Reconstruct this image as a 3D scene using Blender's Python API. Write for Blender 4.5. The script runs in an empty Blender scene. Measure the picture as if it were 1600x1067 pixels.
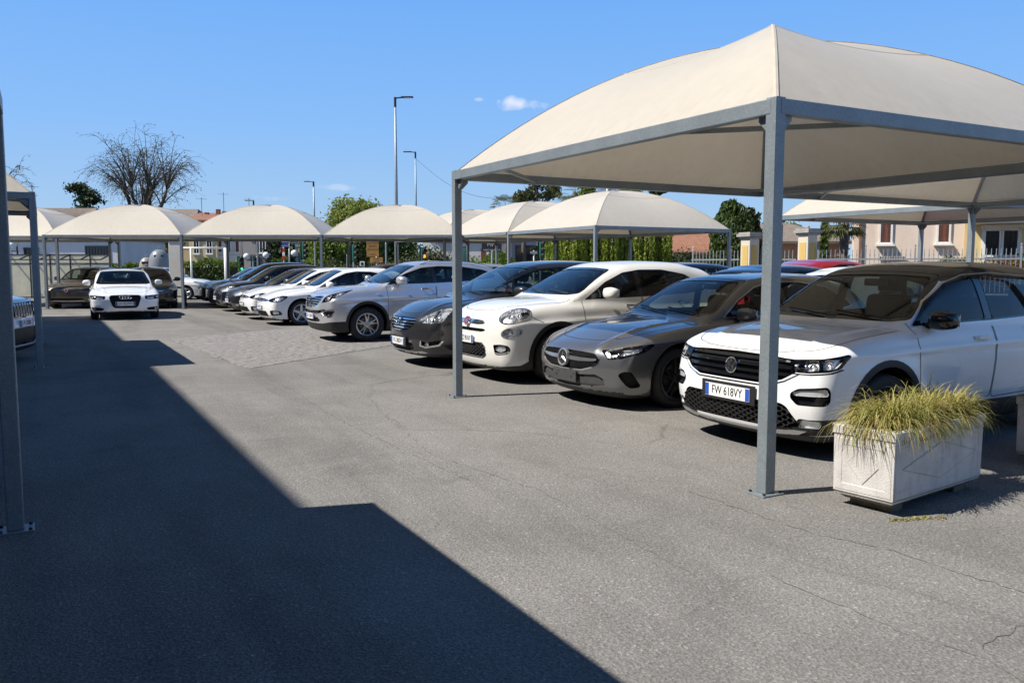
import bpy, bmesh, math, random
import numpy as np
from mathutils import Vector, Matrix
S = bpy.context.scene
COL = S.collection
R = math.radians
# ---------------------------------------------------------------- camera
CH = 1.53                                   # eye height, metres
YAW, PITCH, FPX = R(29.163), R(5.169), 1310.0
cam_d = bpy.data.cameras.new('camera')
cam = bpy.data.objects.new('camera', cam_d)
COL.objects.link(cam)
cam.location = (0, 0, CH)
cam.rotation_euler = (R(90) - PITCH, 0, -YAW)
cam_d.sensor_width = 36.0
cam_d.lens = 36.0 * FPX / 1600.0
cam_d.clip_start = 0.05
cam_d.clip_end = 3000
S.camera = cam
# ---------------------------------------------------------------- sky, sun, exposure
SUN_EL = R(50.5)
SH = Vector((0.969, -0.248, 0)).normalized()        # where shadows fall
world = bpy.data.worlds.new('World')
S.world = world
world.use_nodes = True
wn, wl = world.node_tree.nodes, world.node_tree.links
wn.clear()
sky = wn.new('ShaderNodeTexSky')
sky.sky_type = 'NISHITA'
sky.sun_disc = False
sky.sun_elevation = SUN_EL
sky.sun_rotation = math.atan2(-SH.x, -SH.y)
sky.altitude = 150
sky.air_density = 1.0
sky.dust_density = 0.4
sky.ozone_density = 2.2
bg = wn.new('ShaderNodeBackground')
bg.inputs['Strength'].default_value = 0.082
wo = wn.new('ShaderNodeOutputWorld')
wl.new(bg.outputs[0], wo.inputs['Surface'])
# a few thin wisps of cloud on the sky, fixed by compass direction
tc = wn.new('ShaderNodeTexCoord')
def wmath(op, a, b=None, c=None):
    n = wn.new('ShaderNodeMath'); n.operation = op
    for i, v in enumerate((a, b, c)):
        if v is None: continue
        if isinstance(v, (int, float)): n.inputs[i].default_value = v
        else: wl.new(v, n.inputs[i])
    return n.outputs[0]
sep = wn.new('ShaderNodeSeparateXYZ'); wl.new(tc.outputs['Generated'], sep.inputs[0])
az = wmath('ARCTAN2', sep.outputs[0], sep.outputs[1])
el = wmath('ARCSINE', sep.outputs[2])
nz = wn.new('ShaderNodeTexNoise'); nz.inputs['Scale'].default_value = 30; nz.inputs['Detail'].default_value = 6
wl.new(tc.outputs['Generated'], nz.inputs['Vector'])
mask = None
for (a_, e_, sa, se, k) in [(29.95, 10.7, 2.5, .62, .9), (28.3, 10.8, .3, .18, .6), (26.9, 10.9, .5, .16, .5), (-2.2, 8.7, 1.6, .5, .55), (13.2, 4.35, 2.4, .32, .45), (18.0, 5.1, 1.8, .25, .3), (88, 14, 3, .8, .6), (-30, 16, 5, 1.2, .6), (100, 12, 5, 1, .7), (160, 14, 5, 1.2, .7), (-110, 15, 5, 1.2, .6)]:
    da = wmath('DIVIDE', wmath('SUBTRACT', az, R(a_)), R(sa))
    de = wmath('DIVIDE', wmath('SUBTRACT', el, R(e_)), R(se))
    q = wmath('ADD', wmath('MULTIPLY', da, da), wmath('MULTIPLY', de, de))
    b = wmath('MULTIPLY', wmath('SUBTRACT', 1.0, q), 1.0)
    b = wmath('ADD', b, wmath('MULTIPLY', wmath('SUBTRACT', nz.outputs[0], 0.58), 4.5))
    b = wmath('MULTIPLY', wmath('MAXIMUM', wmath('MINIMUM', b, 1.0), 0.0), k)
    b = wmath('MULTIPLY', b, wmath('LESS_THAN', q, 4.0))
    mask = b if mask is None else wmath('MAXIMUM', mask, b)
mixc = wn.new('ShaderNodeMix'); mixc.data_type = 'RGBA'
wl.new(wmath('MULTIPLY', mask, 0.85), mixc.inputs['Factor'])
hsv = wn.new('ShaderNodeHueSaturation')
hsv.inputs['Saturation'].default_value = 1.25
wl.new(sky.outputs[0], hsv.inputs['Color'])
# clear spring air: pale at the skyline, upper stops darkened to cut shadow fill
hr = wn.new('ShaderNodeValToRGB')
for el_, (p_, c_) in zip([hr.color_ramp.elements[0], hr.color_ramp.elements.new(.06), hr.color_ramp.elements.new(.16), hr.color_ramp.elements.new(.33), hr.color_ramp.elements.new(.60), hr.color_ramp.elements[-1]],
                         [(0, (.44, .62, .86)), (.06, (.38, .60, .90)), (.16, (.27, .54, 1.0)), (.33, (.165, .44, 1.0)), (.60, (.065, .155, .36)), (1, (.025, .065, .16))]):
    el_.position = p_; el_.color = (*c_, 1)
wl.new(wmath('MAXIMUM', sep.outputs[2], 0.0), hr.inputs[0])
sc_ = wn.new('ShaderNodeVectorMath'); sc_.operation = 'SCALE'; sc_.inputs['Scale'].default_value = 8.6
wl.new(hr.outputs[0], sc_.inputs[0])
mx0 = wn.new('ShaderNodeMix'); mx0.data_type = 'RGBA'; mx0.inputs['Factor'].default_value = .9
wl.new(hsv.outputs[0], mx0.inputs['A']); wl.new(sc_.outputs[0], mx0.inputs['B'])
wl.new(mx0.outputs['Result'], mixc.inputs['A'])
mixc.inputs['B'].default_value = (8.2, 8.2, 8.9, 1)
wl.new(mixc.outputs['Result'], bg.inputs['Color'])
sun_d = bpy.data.lights.new('sun', 'SUN')
sun_d.energy = 5.0
sun_d.angle = R(0.53)
sun_d.color = (1.0, 0.935, 0.83)
sun = bpy.data.objects.new('sun', sun_d)
COL.objects.link(sun)
to_ground = Vector((SH.x * math.cos(SUN_EL), SH.y * math.cos(SUN_EL), -math.sin(SUN_EL)))
sun.rotation_euler = to_ground.to_track_quat('-Z', 'Y').to_euler()
sun.location = (-20, 5, 30)
S.view_settings.view_transform = 'Standard'
S.view_settings.look = 'None'
S.view_settings.exposure = 0.48
S.view_settings.gamma = 1.0
S.view_settings.use_curve_mapping = False
S.cycles.max_bounces = 8
S.cycles.transparent_max_bounces = 12
S.cycles.caustics_reflective = False
S.cycles.caustics_refractive = False
S.cycles.sample_clamp_indirect = 6

# ---------------------------------------------------------------- helpers
_cs, _sn = math.cos(YAW), math.sin(YAW)
def px(x, depth, y=None):
    """plan position of a thing seen at photo column x, `depth` metres ahead"""
    k = (x - 800.0) / FPX * depth * 1.004
    v = Vector((_sn * depth + _cs * k, _cs * depth - _sn * k, 0))
    if y is not None: v.z = CH + (415.0 - y) / FPX * depth
    return v
def hz(y, depth):
    return CH + (415.0 - y) / FPX * depth

def link(o, parent=None):
    COL.objects.link(o)
    if parent is not None: o.parent = parent
    return o
def empty(name, loc=(0, 0, 0), rz=0.0, parent=None):
    o = bpy.data.objects.new(name, None)
    o.location = loc; o.rotation_euler = (0, 0, rz); o.empty_display_size = .3
    return link(o, parent)
def tag(o, label=None, cat=None, group=None, kind=None):
    if label: o['label'] = label
    if cat: o['category'] = cat
    if group: o['group'] = group
    if kind: o['kind'] = kind
    return o

class MB:
    """collects simple solids, then builds ONE mesh object"""
    def __init__(s): s.v = []; s.f = []; s.mi = []; s.m = 0
    def add(s, vs, fs):
        b = len(s.v); s.v += [tuple(v) for v in vs]; s.f += [tuple(i + b for i in f) for f in fs]; s.mi += [s.m] * len(fs)
        return s
    def box(s, c, d, rz=0.0, bev=0.0):
        cx, cy, cz = c; dx, dy, dz = d[0] / 2, d[1] / 2, d[2] / 2
        ca, sa = math.cos(rz), math.sin(rz)
        if bev <= 0:
            P = [(sx * dx, sy * dy, sz * dz) for sz in (-1, 1) for sy in (-1, 1) for sx in (-1, 1)]
            Fc = [(0, 2, 3, 1), (4, 5, 7, 6), (0, 1, 5, 4), (2, 6, 7, 3), (0, 4, 6, 2), (1, 3, 7, 5)]
        else:
            b = min(bev, dx * .98, dy * .98, dz * .98)
            bm = bmesh.new(); bmesh.ops.create_cube(bm, size=1)
            for v in bm.verts: v.co = (v.co.x * 2 * dx, v.co.y * 2 * dy, v.co.z * 2 * dz)
            bmesh.ops.bevel(bm, geom=bm.edges[:] + bm.verts[:], offset=b, segments=2, affect='EDGES', profile=.6)
            bm.verts.index_update()
            P = [tuple(v.co) for v in bm.verts]; Fc = [tuple(v.index for v in f.verts) for f in bm.faces]; bm.free()
        return s.add([(cx + x * ca - y * sa, cy + x * sa + y * ca, cz + z) for x, y, z in P], Fc)
    def prism(s, poly, z0, z1):
        n = len(poly)
        vs = [(p[0], p[1], z0) for p in poly] + [(p[0], p[1], z1) for p in poly]
        fs = [tuple(range(n - 1, -1, -1)), tuple(range(n, 2 * n))] + [(i, (i + 1) % n, n + (i + 1) % n, n + i) for i in range(n)]
        return s.add(vs, fs)
    def ext(s, poly, origin, U, V, D, depth):
        """polygon in the plane (U,V) at origin, extruded by depth along D"""
        O = Vector(origin); U = Vector(U); V = Vector(V); D = Vector(D)
        n = len(poly)
        a = [O + U * p[0] + V * p[1] for p in poly]; b = [q + D * depth for q in a]
        fs = [tuple(range(n - 1, -1, -1)), tuple(range(n, 2 * n))] + [(i, (i + 1) % n, n + (i + 1) % n, n + i) for i in range(n)]
        return s.add(a + b, fs)
    def tube(s, pts, rad, n=8, cap=True):
        pts = [Vector(p) for p in pts]
        if not isinstance(rad, (list, tuple)): rad = [rad] * len(pts)
        vs, fs = [], []
        up = Vector((0, 0, 1))
        prev = None
        for i, p in enumerate(pts):
            t = (pts[min(i + 1, len(pts) - 1)] - pts[max(i - 1, 0)])
            if t.length < 1e-9: t = Vector((0, 0, 1))
            t.normalize()
            if prev is None:
                a = t.cross(up)
                if a.length < .05: a = t.cross(Vector((1, 0, 0)))
            else:
                a = prev - t * prev.dot(t)
                if a.length < 1e-4: a = t.cross(up)
            a.normalize(); prev = a
            b = t.cross(a)
            for k in range(n):
                q = 2 * math.pi * k / n
                vs.append(p + a * (math.cos(q) * rad[i]) + b * (math.sin(q) * rad[i]))
        for i in range(len(pts) - 1):
            for k in range(n):
                k2 = (k + 1) % n
                fs.append((i * n + k, i * n + k2, (i + 1) * n + k2, (i + 1) * n + k))
        if cap:
            fs.append(tuple(range(n))); fs.append(tuple((len(pts) - 1) * n + k for k in range(n - 1, -1, -1)))
        return s.add(vs, fs)
    def bar(s, p0, p1, w, h):
        """rectangular bar from p0 to p1; w across, h in the upright sense"""
        p0, p1 = Vector(p0), Vector(p1); t = (p1 - p0).normalized()
        a = t.cross(Vector((0, 0, 1)))
        if a.length < .02: a = Vector((1, 0, 0))
        a.normalize(); b = a.cross(t).normalized()
        P = []
        for p in (p0, p1):
            for sa, sb in ((-1, -1), (1, -1), (1, 1), (-1, 1)):
                P.append(p + a * (sa * w / 2) + b * (sb * h / 2))
        return s.add(P, [(0, 1, 2, 3), (7, 6, 5, 4), (0, 4, 5, 1), (1, 5, 6, 2), (2, 6, 7, 3), (3, 7, 4, 0)])
    def lathe(s, prof, origin, axis='z', n=24, a0=0, a1=2 * math.pi):
        """prof: (r, h) list turned about an axis through origin"""
        o = Vector(origin); full = abs(a1 - a0 - 2 * math.pi) < 1e-6
        m = n if full else n + 1
        vs, fs = [], []
        for r, h in prof:
            for k in range(m):
                q = a0 + (a1 - a0) * k / n
                c, d = r * math.cos(q), r * math.sin(q)
                vs.append(o + (Vector((c, d, h)) if axis == 'z' else Vector((c, h, d)) if axis == 'y' else Vector((h, c, d))))
        for i in range(len(prof) - 1):
            for k in range(n):
                k2 = (k + 1) % m
                fs.append((i * m + k, i * m + k2, (i + 1) * m + k2, (i + 1) * m + k))
        return s.add(vs, fs)
    def mesh(s, name, mats, smooth=False, angle=None):
        me = bpy.data.meshes.new(name)
        me.from_pydata(s.v, [], s.f)
        for m in (mats if isinstance(mats, (list, tuple)) else [mats]): me.materials.append(m)
        if any(s.mi): me.polygons.foreach_set('material_index', s.mi)
        bm = bmesh.new(); bm.from_mesh(me)
        bmesh.ops.recalc_face_normals(bm, faces=bm.faces[:])
        bm.to_mesh(me); bm.free()
        if smooth:
            me.polygons.foreach_set('use_smooth', [True] * len(me.polygons))
            if angle is not None:
                me.set_sharp_from_angle(angle=R(angle))
        me.update()
        return me
    def build(s, name, mats, parent=None, smooth=False, angle=None, loc=None):
        o = bpy.data.objects.new(name, s.mesh(name, mats, smooth, angle))
        if loc is not None: o.location = loc
        return link(o, parent)

def copy_tree(o, parent=None):
    c = o.copy(); COL.objects.link(c); c.parent = parent
    for ch in list(o.children): copy_tree(ch, c)
    return c

# ---------------------------------------------------------------- materials
MATS = {}
def new_mat(name):
    m = bpy.data.materials.new(name); m.use_nodes = True
    nt = m.node_tree; nt.nodes.clear()
    out = nt.nodes.new('ShaderNodeOutputMaterial')
    b = nt.nodes.new('ShaderNodeBsdfPrincipled')
    nt.links.new(b.outputs[0], out.inputs['Surface'])
    return m, nt, b, out
def noise(nt, scale, detail=4, rough=.55, vec=None, dist=0):
    n = nt.nodes.new('ShaderNodeTexNoise')
    n.inputs['Scale'].default_value = scale; n.inputs['Detail'].default_value = detail
    n.inputs['Roughness'].default_value = rough; n.inputs['Distortion'].default_value = dist
    if vec is None:
        t = nt.nodes.new('ShaderNodeTexCoord'); vec = t.outputs['Object']
    nt.links.new(vec, n.inputs['Vector'])
    return n.outputs['Fac']
def ramp(nt, fac, stops):
    r = nt.nodes.new('ShaderNodeValToRGB')
    e = r.color_ramp.elements
    while len(e) < len(stops): e.new(.5)
    for el_, (p, c) in zip(e, stops):
        el_.position = p; el_.color = (c[0], c[1], c[2], 1) if not isinstance(c, (int, float)) else (c, c, c, 1)
    nt.links.new(fac, r.inputs[0])
    return r.outputs[0]
def bump(nt, b, height, strength=.3, dist=.01):
    n = nt.nodes.new('ShaderNodeBump')
    n.inputs['Strength'].default_value = strength; n.inputs['Distance'].default_value = dist
    nt.links.new(height, n.inputs['Height']); nt.links.new(n.outputs[0], b.inputs['Normal'])
def mixrgb(nt, fac, a, b_, mode='MIX'):
    n = nt.nodes.new('ShaderNodeMix'); n.data_type = 'RGBA'; n.blend_type = mode
    for sock, v in (('Factor', fac), ('A', a), ('B', b_)):
        if isinstance(v, (int, float)): n.inputs[sock].default_value = v
        elif isinstance(v, tuple): n.inputs[sock].default_value = (v[0], v[1], v[2], 1)
        else: nt.links.new(v, n.inputs[sock])
    return n.outputs['Result']
def plain(name, col, rough=.5, metal=0.0, var=.12, scale=6.0, bumpy=0.0, coat=0.0, spec=.5, bscale=None):
    """even material with a little procedural unevenness"""
    if name in MATS: return MATS[name]
    m, nt, b, out = new_mat(name)
    f = noise(nt, scale, 5)
    lo = tuple(c * (1 - var) for c in col); hi = tuple(min(1, c * (1 + var)) for c in col)
    nt.links.new(ramp(nt, f, [(.3, lo), (.7, hi)]), b.inputs['Base Color'])
    b.inputs['Roughness'].default_value = rough; b.inputs['Metallic'].default_value = metal
    b.inputs['Coat Weight'].default_value = coat; b.inputs['Specular IOR Level'].default_value = spec
    b.inputs['Coat Roughness'].default_value = .03
    if bumpy: bump(nt, b, noise(nt, bscale or scale * 8, 5), bumpy, .004)
    MATS[name] = m
    return m
def glass_mat(name, tint=.55, tcol=(.8, .95, .92), ior=1.5, gloss=.0):
    if name in MATS: return MATS[name]
    m = bpy.data.materials.new(name); m.use_nodes = True
    nt = m.node_tree; nt.nodes.clear()
    out = nt.nodes.new('ShaderNodeOutputMaterial')
    tr = nt.nodes.new('ShaderNodeBsdfTransparent'); tr.inputs[0].default_value = (tcol[0] * tint, tcol[1] * tint, tcol[2] * tint, 1)
    gl = nt.nodes.new('ShaderNodeBsdfGlossy'); gl.inputs['Roughness'].default_value = .012
    gl.inputs['Color'].default_value = (1, 1, 1, 1)
    fr = nt.nodes.new('ShaderNodeFresnel'); fr.inputs['IOR'].default_value = ior
    mx = nt.nodes.new('ShaderNodeMixShader')
    ad = nt.nodes.new('ShaderNodeMath'); ad.operation = 'ADD'; ad.inputs[1].default_value = gloss
    ge = nt.nodes.new('ShaderNodeNewGeometry')          # a thin pane mirrors alike from both sides
    io = nt.nodes.new('ShaderNodeMapRange'); io.inputs['To Min'].default_value = ior; io.inputs['To Max'].default_value = 1.0 / ior
    nt.links.new(ge.outputs['Backfacing'], io.inputs['Value']); nt.links.new(io.outputs[0], fr.inputs['IOR'])
    nt.links.new(fr.outputs[0], ad.inputs[0]); nt.links.new(ad.outputs[0], mx.inputs[0])
    nt.links.new(tr.outputs[0], mx.inputs[1]); nt.links.new(gl.outputs[0], mx.inputs[2])
    nt.links.new(mx.outputs[0], out.inputs['Surface'])
    MATS[name] = m
    return m
def paint(name, col, metal=.0, rough=.35, flake=0.0):
    if name in MATS: return MATS[name]
    m, nt, b, out = new_mat(name)
    b.inputs['Base Color'].default_value = (*col, 1)
    if flake:
        f = noise(nt, 900, 1)
        nt.links.new(ramp(nt, f, [(.35, tuple(c * (1 - flake) for c in col)), (.65, tuple(min(1, c * (1 + flake)) for c in col))]), b.inputs['Base Color'])
    b.inputs['Metallic'].default_value = metal
    # a breath of dust on the lacquer
    d = noise(nt, 3.0, 6)
    nt.links.new(ramp(nt, d, [(.3, rough * .85), (.75, rough * 1.2)]), b.inputs['Roughness'])
    b.inputs['Coat Weight'].default_value = 1.0
    cr = noise(nt, 7.0, 5)
    nt.links.new(ramp(nt, cr, [(.35, .015), (.8, .07)]), b.inputs['Coat Roughness'])
    MATS[name] = m
    return m
# ---------------------------------------------------------------- ground
def asphalt_mat():
    m, nt, b, out = new_mat('asphalt')
    t = nt.nodes.new('ShaderNodeTexCoord'); v = t.outputs['Object']
    big = noise(nt, .16, 6, .6, v); mid = noise(nt, .9, 6, .65, v, .6); streak_map = nt.nodes.new('ShaderNodeMapping')
    streak_map.inputs['Scale'].default_value = (1.1, .10, 1); nt.links.new(v, streak_map.inputs[0])
    streak = noise(nt, 1.0, 5, .6, streak_map.outputs[0], .4)
    vor = nt.nodes.new('ShaderNodeTexVoronoi'); vor.inputs['Scale'].default_value = 85; nt.links.new(v, vor.inputs['Vector'])
    grit = ramp(nt, vor.outputs['Color'], [(.0, .70), (.55, .95), (.85, 1.10), (1.0, 1.9)])
    fine = noise(nt, 60, 3, .8, v)
    base = ramp(nt, mid, [(.25, (.180, .175, .168)), (.5, (.215, .209, .201)), (.78, (.252, .245, .236))])
    base = mixrgb(nt, .9, base, ramp(nt, big, [(.3, .80), (.5, 1.0), (.72, 1.16)]), 'MULTIPLY')
    base = mixrgb(nt, .8, base, ramp(nt, streak, [(.30, .72), (.5, 1.0), (.75, 1.12)]), 'MULTIPLY')
    base = mixrgb(nt, .75, base, grit, 'MULTIPLY')
    base = mixrgb(nt, .8, base, ramp(nt, fine, [(.3, .55), (.5, 1.0), (.7, 1.5)]), 'MULTIPLY')
    # old patch joints and hairline cracks
    wob = nt.nodes.new('ShaderNodeVectorMath'); wob.operation = 'MULTIPLY_ADD'
    nn = nt.nodes.new('ShaderNodeTexNoise'); nn.inputs['Scale'].default_value = .8; nn.inputs['Detail'].default_value = 7; nt.links.new(v, nn.inputs['Vector'])
    nt.links.new(nn.outputs['Color'], wob.inputs[0]); wob.inputs[1].default_value = (.9, .9, 0); nt.links.new(v, wob.inputs[2])
    cr = nt.nodes.new('ShaderNodeTexVoronoi'); cr.feature = 'DISTANCE_TO_EDGE'; cr.inputs['Scale'].default_value = .22; nt.links.new(wob.outputs[0], cr.inputs['Vector'])
    crm = ramp(nt, cr.outputs['Distance'], [(0, .62), (.002, .75), (.005, 1.0)])
    brk = ramp(nt, noise(nt, .7, 4, .5, v), [(.48, 0), (.62, .8)])
    base = mixrgb(nt, brk, base, mixrgb(nt, 1.0, base, crm, 'MULTIPLY'))
    # dropped oil and tyre marks
    st = ramp(nt, noise(nt, .55, 5, .7, v, 1.2), [(.60, 0), (.76, .40)])
    base = mixrgb(nt, st, base, (.075, .072, .068))
    nt.links.new(base, b.inputs['Base Color'])
    b.inputs['Roughness'].default_value = .95; b.inputs['Specular IOR Level'].default_value = .04
    bump(nt, b, vor.outputs['Distance'], .55, .006)
    return m
M_ASPH = asphalt_mat()
g = MB()
xs = [-900, -60, -10, 4, 30, 90, 900]; ys = [-900, -40, -5, 12, 40, 120, 900]
for i in range(6):
    for j in range(6): g.add([(xs[i], ys[j], 0), (xs[i + 1], ys[j], 0), (xs[i + 1], ys[j + 1], 0), (xs[i], ys[j + 1], 0)], [(0, 1, 2, 3)])
tag(g.build('ground', M_ASPH), kind='structure')

# opened joints and cracks in the asphalt
def crack(pts, w, seed):
    rng = random.Random(seed); m = MB(); P = []
    for (a, b_) in zip(pts[:-1], pts[1:]):
        a, b_ = Vector((*a, .0025)), Vector((*b_, .0025)); n = max(2, int((b_ - a).length / .05)); t = (b_ - a).normalized(); s_ = Vector((-t.y, t.x, 0))
        for i in range(n): P.append((a.lerp(b_, i / n) + s_ * rng.gauss(0, .008), s_, w * rng.uniform(.08, .62)))
    V = []
    for p, s_, ww in P: V += [p - s_ * ww / 2, p + s_ * ww / 2]
    m.add(V, [(2 * i, 2 * i + 1, 2 * i + 3, 2 * i + 2) for i in range(len(P) - 1) if rng.random() > .10])
    tag(m.build('asphalt_crack', plain('crack_fill', (.14, .134, .125), .95, 0, .35, 30, .3)), kind='structure')
for i_, (pts_, w_) in enumerate([([(3.78, 4.4), (3.78, 3.56), (3.80, 3.22), (3.94, 2.82), (3.94, 2.46), (3.97, 2.16), (4.0, 1.2)], .014), ([(3.08, 2.9), (3.08, 2.29), (3.08, 2.08), (3.15, 1.9), (3.11, 1.68), (3.12, .9)], .013), ([(4.4, 1.97), (3.56, 1.94), (3.39, 1.94), (3.16, 1.9)], .010), ([(2.62, 12.6), (2.62, 10.13), (2.52, 8.28), (2.54, 6.84), (2.6, 5.2)], .012), ([(3.4, 9.9), (3.0, 8.1), (2.7, 6.2), (2.9, 4.8), (2.75, 3.0)], .008), ([(1.0, 22.5), (3.4, 23.2), (4.4, 24.4)], .02)]): crack(pts_, w_, i_)

# patch of old stone setts let into the asphalt
def setts():
    rng = random.Random(5)
    P = [Vector(p) for p in ((2.62, 12.72), (6.6, 15.75), (6.2, 20.6), (4.6, 20.1), (2.25, 18.6))]
    poly = [(p.x, p.y) for p in P]
    d = (P[1] - P[0]).normalized(); n = Vector((-d.y, d.x))
    m = MB()
    def inside(x, y):
        ins = False; j = len(poly) - 1
        for i in range(len(poly)):
            (xi, yi), (xj, yj) = poly[i], poly[j]
            if (yi > y) != (yj > y) and x < (xj - xi) * (y - yi) / (yj - yi) + xi: ins = not ins
            j = i
        return ins
    a = -4.0
    row = 0
    while a < 7.0:
        w = .115; s = -5 + rng.random() * .1
        while s < 7:
            l = rng.uniform(.12, .19)
            c = P[0] + d * (s + l / 2) + n * (a + w / 2)
            if inside(c.x, c.y):
                rz = math.atan2(d.y, d.x) + rng.uniform(-.06, .06); z = .008 + rng.uniform(-.0015, .0025)
                ca, sa = math.cos(rz), math.sin(rz); hx, hy = l / 2 - .003, w / 2 - .003
                V_ = []
                for (k, zz) in ((1.0, -.02), (1.0, z - .004), (.90, z)):
                    for sx, sy in ((-1, -1), (1, -1), (1, 1), (-1, 1)):
                        x, y = sx * hx * k, sy * hy * k; V_.append((c.x + x * ca - y * sa, c.y + x * sa + y * ca, zz + rng.uniform(-.001, .001)))
                m.add(V_, [(0, 1, 5, 4), (1, 2, 6, 5), (2, 3, 7, 6), (3, 0, 4, 7), (4, 5, 9, 8), (5, 6, 10, 9), (6, 7, 11, 10), (7, 4, 8, 11), (8, 9, 10, 11)])
            s += l
        a += w; row += 1
    mt, nt, b, out = new_mat('sett_stone')
    ge = nt.nodes.new('ShaderNodeNewGeometry')
    col = ramp(nt, ge.outputs['Random Per Island'], [(0, (.212, .198, .189)), (.4, (.228, .213, .203)), (.7, (.227, .217, .210)), (.95, (.24, .229, .221)), (1, (.275, .265, .255))])
    col = mixrgb(nt, .7, col, ramp(nt, noise(nt, 25, 5), [(.3, .7), (.7, 1.25)]), 'MULTIPLY')
    nt.links.new(col, b.inputs['Base Color']); b.inputs['Roughness'].default_value = .85
    bump(nt, b, noise(nt, 60, 4), .4, .004)
    o = m.build('sett_paving', mt)
    tag(o, 'patch of worn reddish stone setts in the asphalt before the silver car', 'paving', kind='stuff')
    # bedding sand between the setts
    s_ = MB(); s_.add([(p[0], p[1], .004) for p in poly], [tuple(range(len(poly)))])
    tag(s_.build('sett_bedding', plain('bedding', (.20, .19, .178), .95, 0, .3, 8, .3)), kind='structure')
setts()

# ---------------------------------------------------------------- the building that throws the long shadow
def shade_building():
    e = empty('showroom_building', (-11.2, 6, 0))
    H_ = 9.27
    W0, W1, Y0, Y1 = -5.0, 5.2, -22.0, 24.5
    wallm = plain('showroom_render', (.24, .225, .20), .9, 0, .08, 1.5, .15)
    b = MB(); b.box(((W0 + W1) / 2 - .05, (Y0 + Y1) / 2, (H_ - .3) / 2), (W1 - W0 - .1, Y1 - Y0 - .1, H_ - .3)); b.build('wall', wallm, e)
    b = MB(); b.box(((W0 + W1) / 2, (Y0 + Y1) / 2, H_ - .15), (W1 - W0, Y1 - Y0, .30)); b.build('roof', plain('roof_edge', (.30, .30, .30), .7), e)
    gm = glass_mat('shop_glass', .15, (.8, .9, .95), 1.6); fm = plain('shop_frame', (.12, .12, .13), .5, .3)
    k = 0
    for zc, hh in ((1.6, 2.4), (6.2, 1.7)):
        y = Y0 + 2.2
        while y < Y1 - 2:
            f = MB(); 
            for (dy, dz, sy, sz) in ((0, hh / 2, 2.4, .08), (0, -hh / 2, 2.4, .08), (-1.2, 0, .08, hh), (1.2, 0, .08, hh), (0, 0, .06, hh)): f.box((W1 - .07, y + dy, zc + dz), (.12, sy, sz))
            fo = f.build('window', fm, e)
            q = MB(); q.box((W1 - .085, y, zc), (.02, 2.3, hh - .08)); q.build('pane', plain('dark_pane', (.02, .025, .03), .06, 0, .1, 2, 0, 0, .8), fo)
            y += 3.1; k += 1
    b = MB(); b.box((11.0, -21.0, 3.6), (11.6, 12.0, 7.2)); b.build('sky_blocking_wing', wallm, e)  # unseen wing added behind the camera to block sky and deepen the shadow
    for k in range(3): b = MB(); b.box((7.4 + k * 3.4, -14.96, 1.9), (2.2, .10, 2.6)); b.build('wing_window', plain('dark_pane', (.02, .025, .03), .06, 0, .1, 2, 0, 0, .8), e)
    tag(e, 'tall pale showroom building beside the aisle, casting the long shadow from the left', 'building')
shade_building()

# ---------------------------------------------------------------- canopies
def fabric_mat():
    m = bpy.data.materials.new('canopy_fabric'); m.use_nodes = True
    nt = m.node_tree; nt.nodes.clear()
    out = nt.nodes.new('ShaderNodeOutputMaterial')
    b = nt.nodes.new('ShaderNodeBsdfPrincipled')
    t = nt.nodes.new('ShaderNodeTexCoord'); v = t.outputs['Object']
    mp = nt.nodes.new('ShaderNodeMapping'); mp.inputs['Scale'].default_value = (1, 1, .25); nt.links.new(v, mp.inputs[0])
    f1 = noise(nt, .9, 6, .6, mp.outputs[0], .5); f2 = noise(nt, 6, 5, .7, mp.outputs[0])
    col = ramp(nt, f1, [(.3, (.585, .545, .47)), (.55, (.605, .562, .488)), (.75, (.63, .59, .518))])
    col = mixrgb(nt, .35, col, ramp(nt, f2, [(.3, .90), (.65, 1.04)]), 'MULTIPLY')
    # rain dirt gathered above the eaves
    sp = nt.nodes.new('ShaderNodeSeparateXYZ'); nt.links.new(v, sp.inputs[0])
    ln = nt.nodes.new('ShaderNodeMapping'); ln.inputs['Scale'].default_value = (9, 9, .35); nt.links.new(v, ln.inputs[0])
    drip = noise(nt, 1.0, 4, .6, ln.outputs[0])
    low = ramp(nt, sp.outputs[2], [(0, 0), (.001, 0)])
    mr = nt.nodes.new('ShaderNodeMapRange'); mr.inputs['From Min'].default_value = 2.65; mr.inputs['From Max'].default_value = 3.05; mr.inputs['To Min'].default_value = 1; mr.inputs['To Max'].default_value = 0
    nt.links.new(sp.outputs[2], mr.inputs['Value'])
    ml = nt.nodes.new('ShaderNodeMath'); ml.operation = 'MULTIPLY'; nt.links.new(mr.outputs[0], ml.inputs[0]); nt.links.new(ramp(nt, drip, [(.45, 0), (.75, .28)]), ml.inputs[1])
    col = mixrgb(nt, ml.outputs[0], col, (.40, .37, .32))
    nt.links.new(col, b.inputs['Base Color'])
    b.inputs['Roughness'].default_value = .42; b.inputs['Specular IOR Level'].default_value = .45
    wv = noise(nt, 1.7, 4, .5, v, .8)
    bp = nt.nodes.new('ShaderNodeBump'); bp.inputs['Strength'].default_value = .25; bp.inputs['Distance'].default_value = .03; nt.links.new(wv, bp.inputs['Height']); nt.links.new(bp.outputs[0], b.inputs['Normal'])
    tr = nt.nodes.new('ShaderNodeBsdfTranslucent'); nt.links.new(mixrgb(nt, 1.0, col, (.90, .83, .72), 'MULTIPLY'), tr.inputs[0])
    mx = nt.nodes.new('ShaderNodeMixShader'); mx.inputs[0].default_value = .19
    nt.links.new(b.outputs[0], mx.inputs[1]); nt.links.new(tr.outputs[0], mx.inputs[2]); nt.links.new(mx.outputs[0], out.inputs['Surface'])
    return m
M_FAB = fabric_mat()
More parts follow.
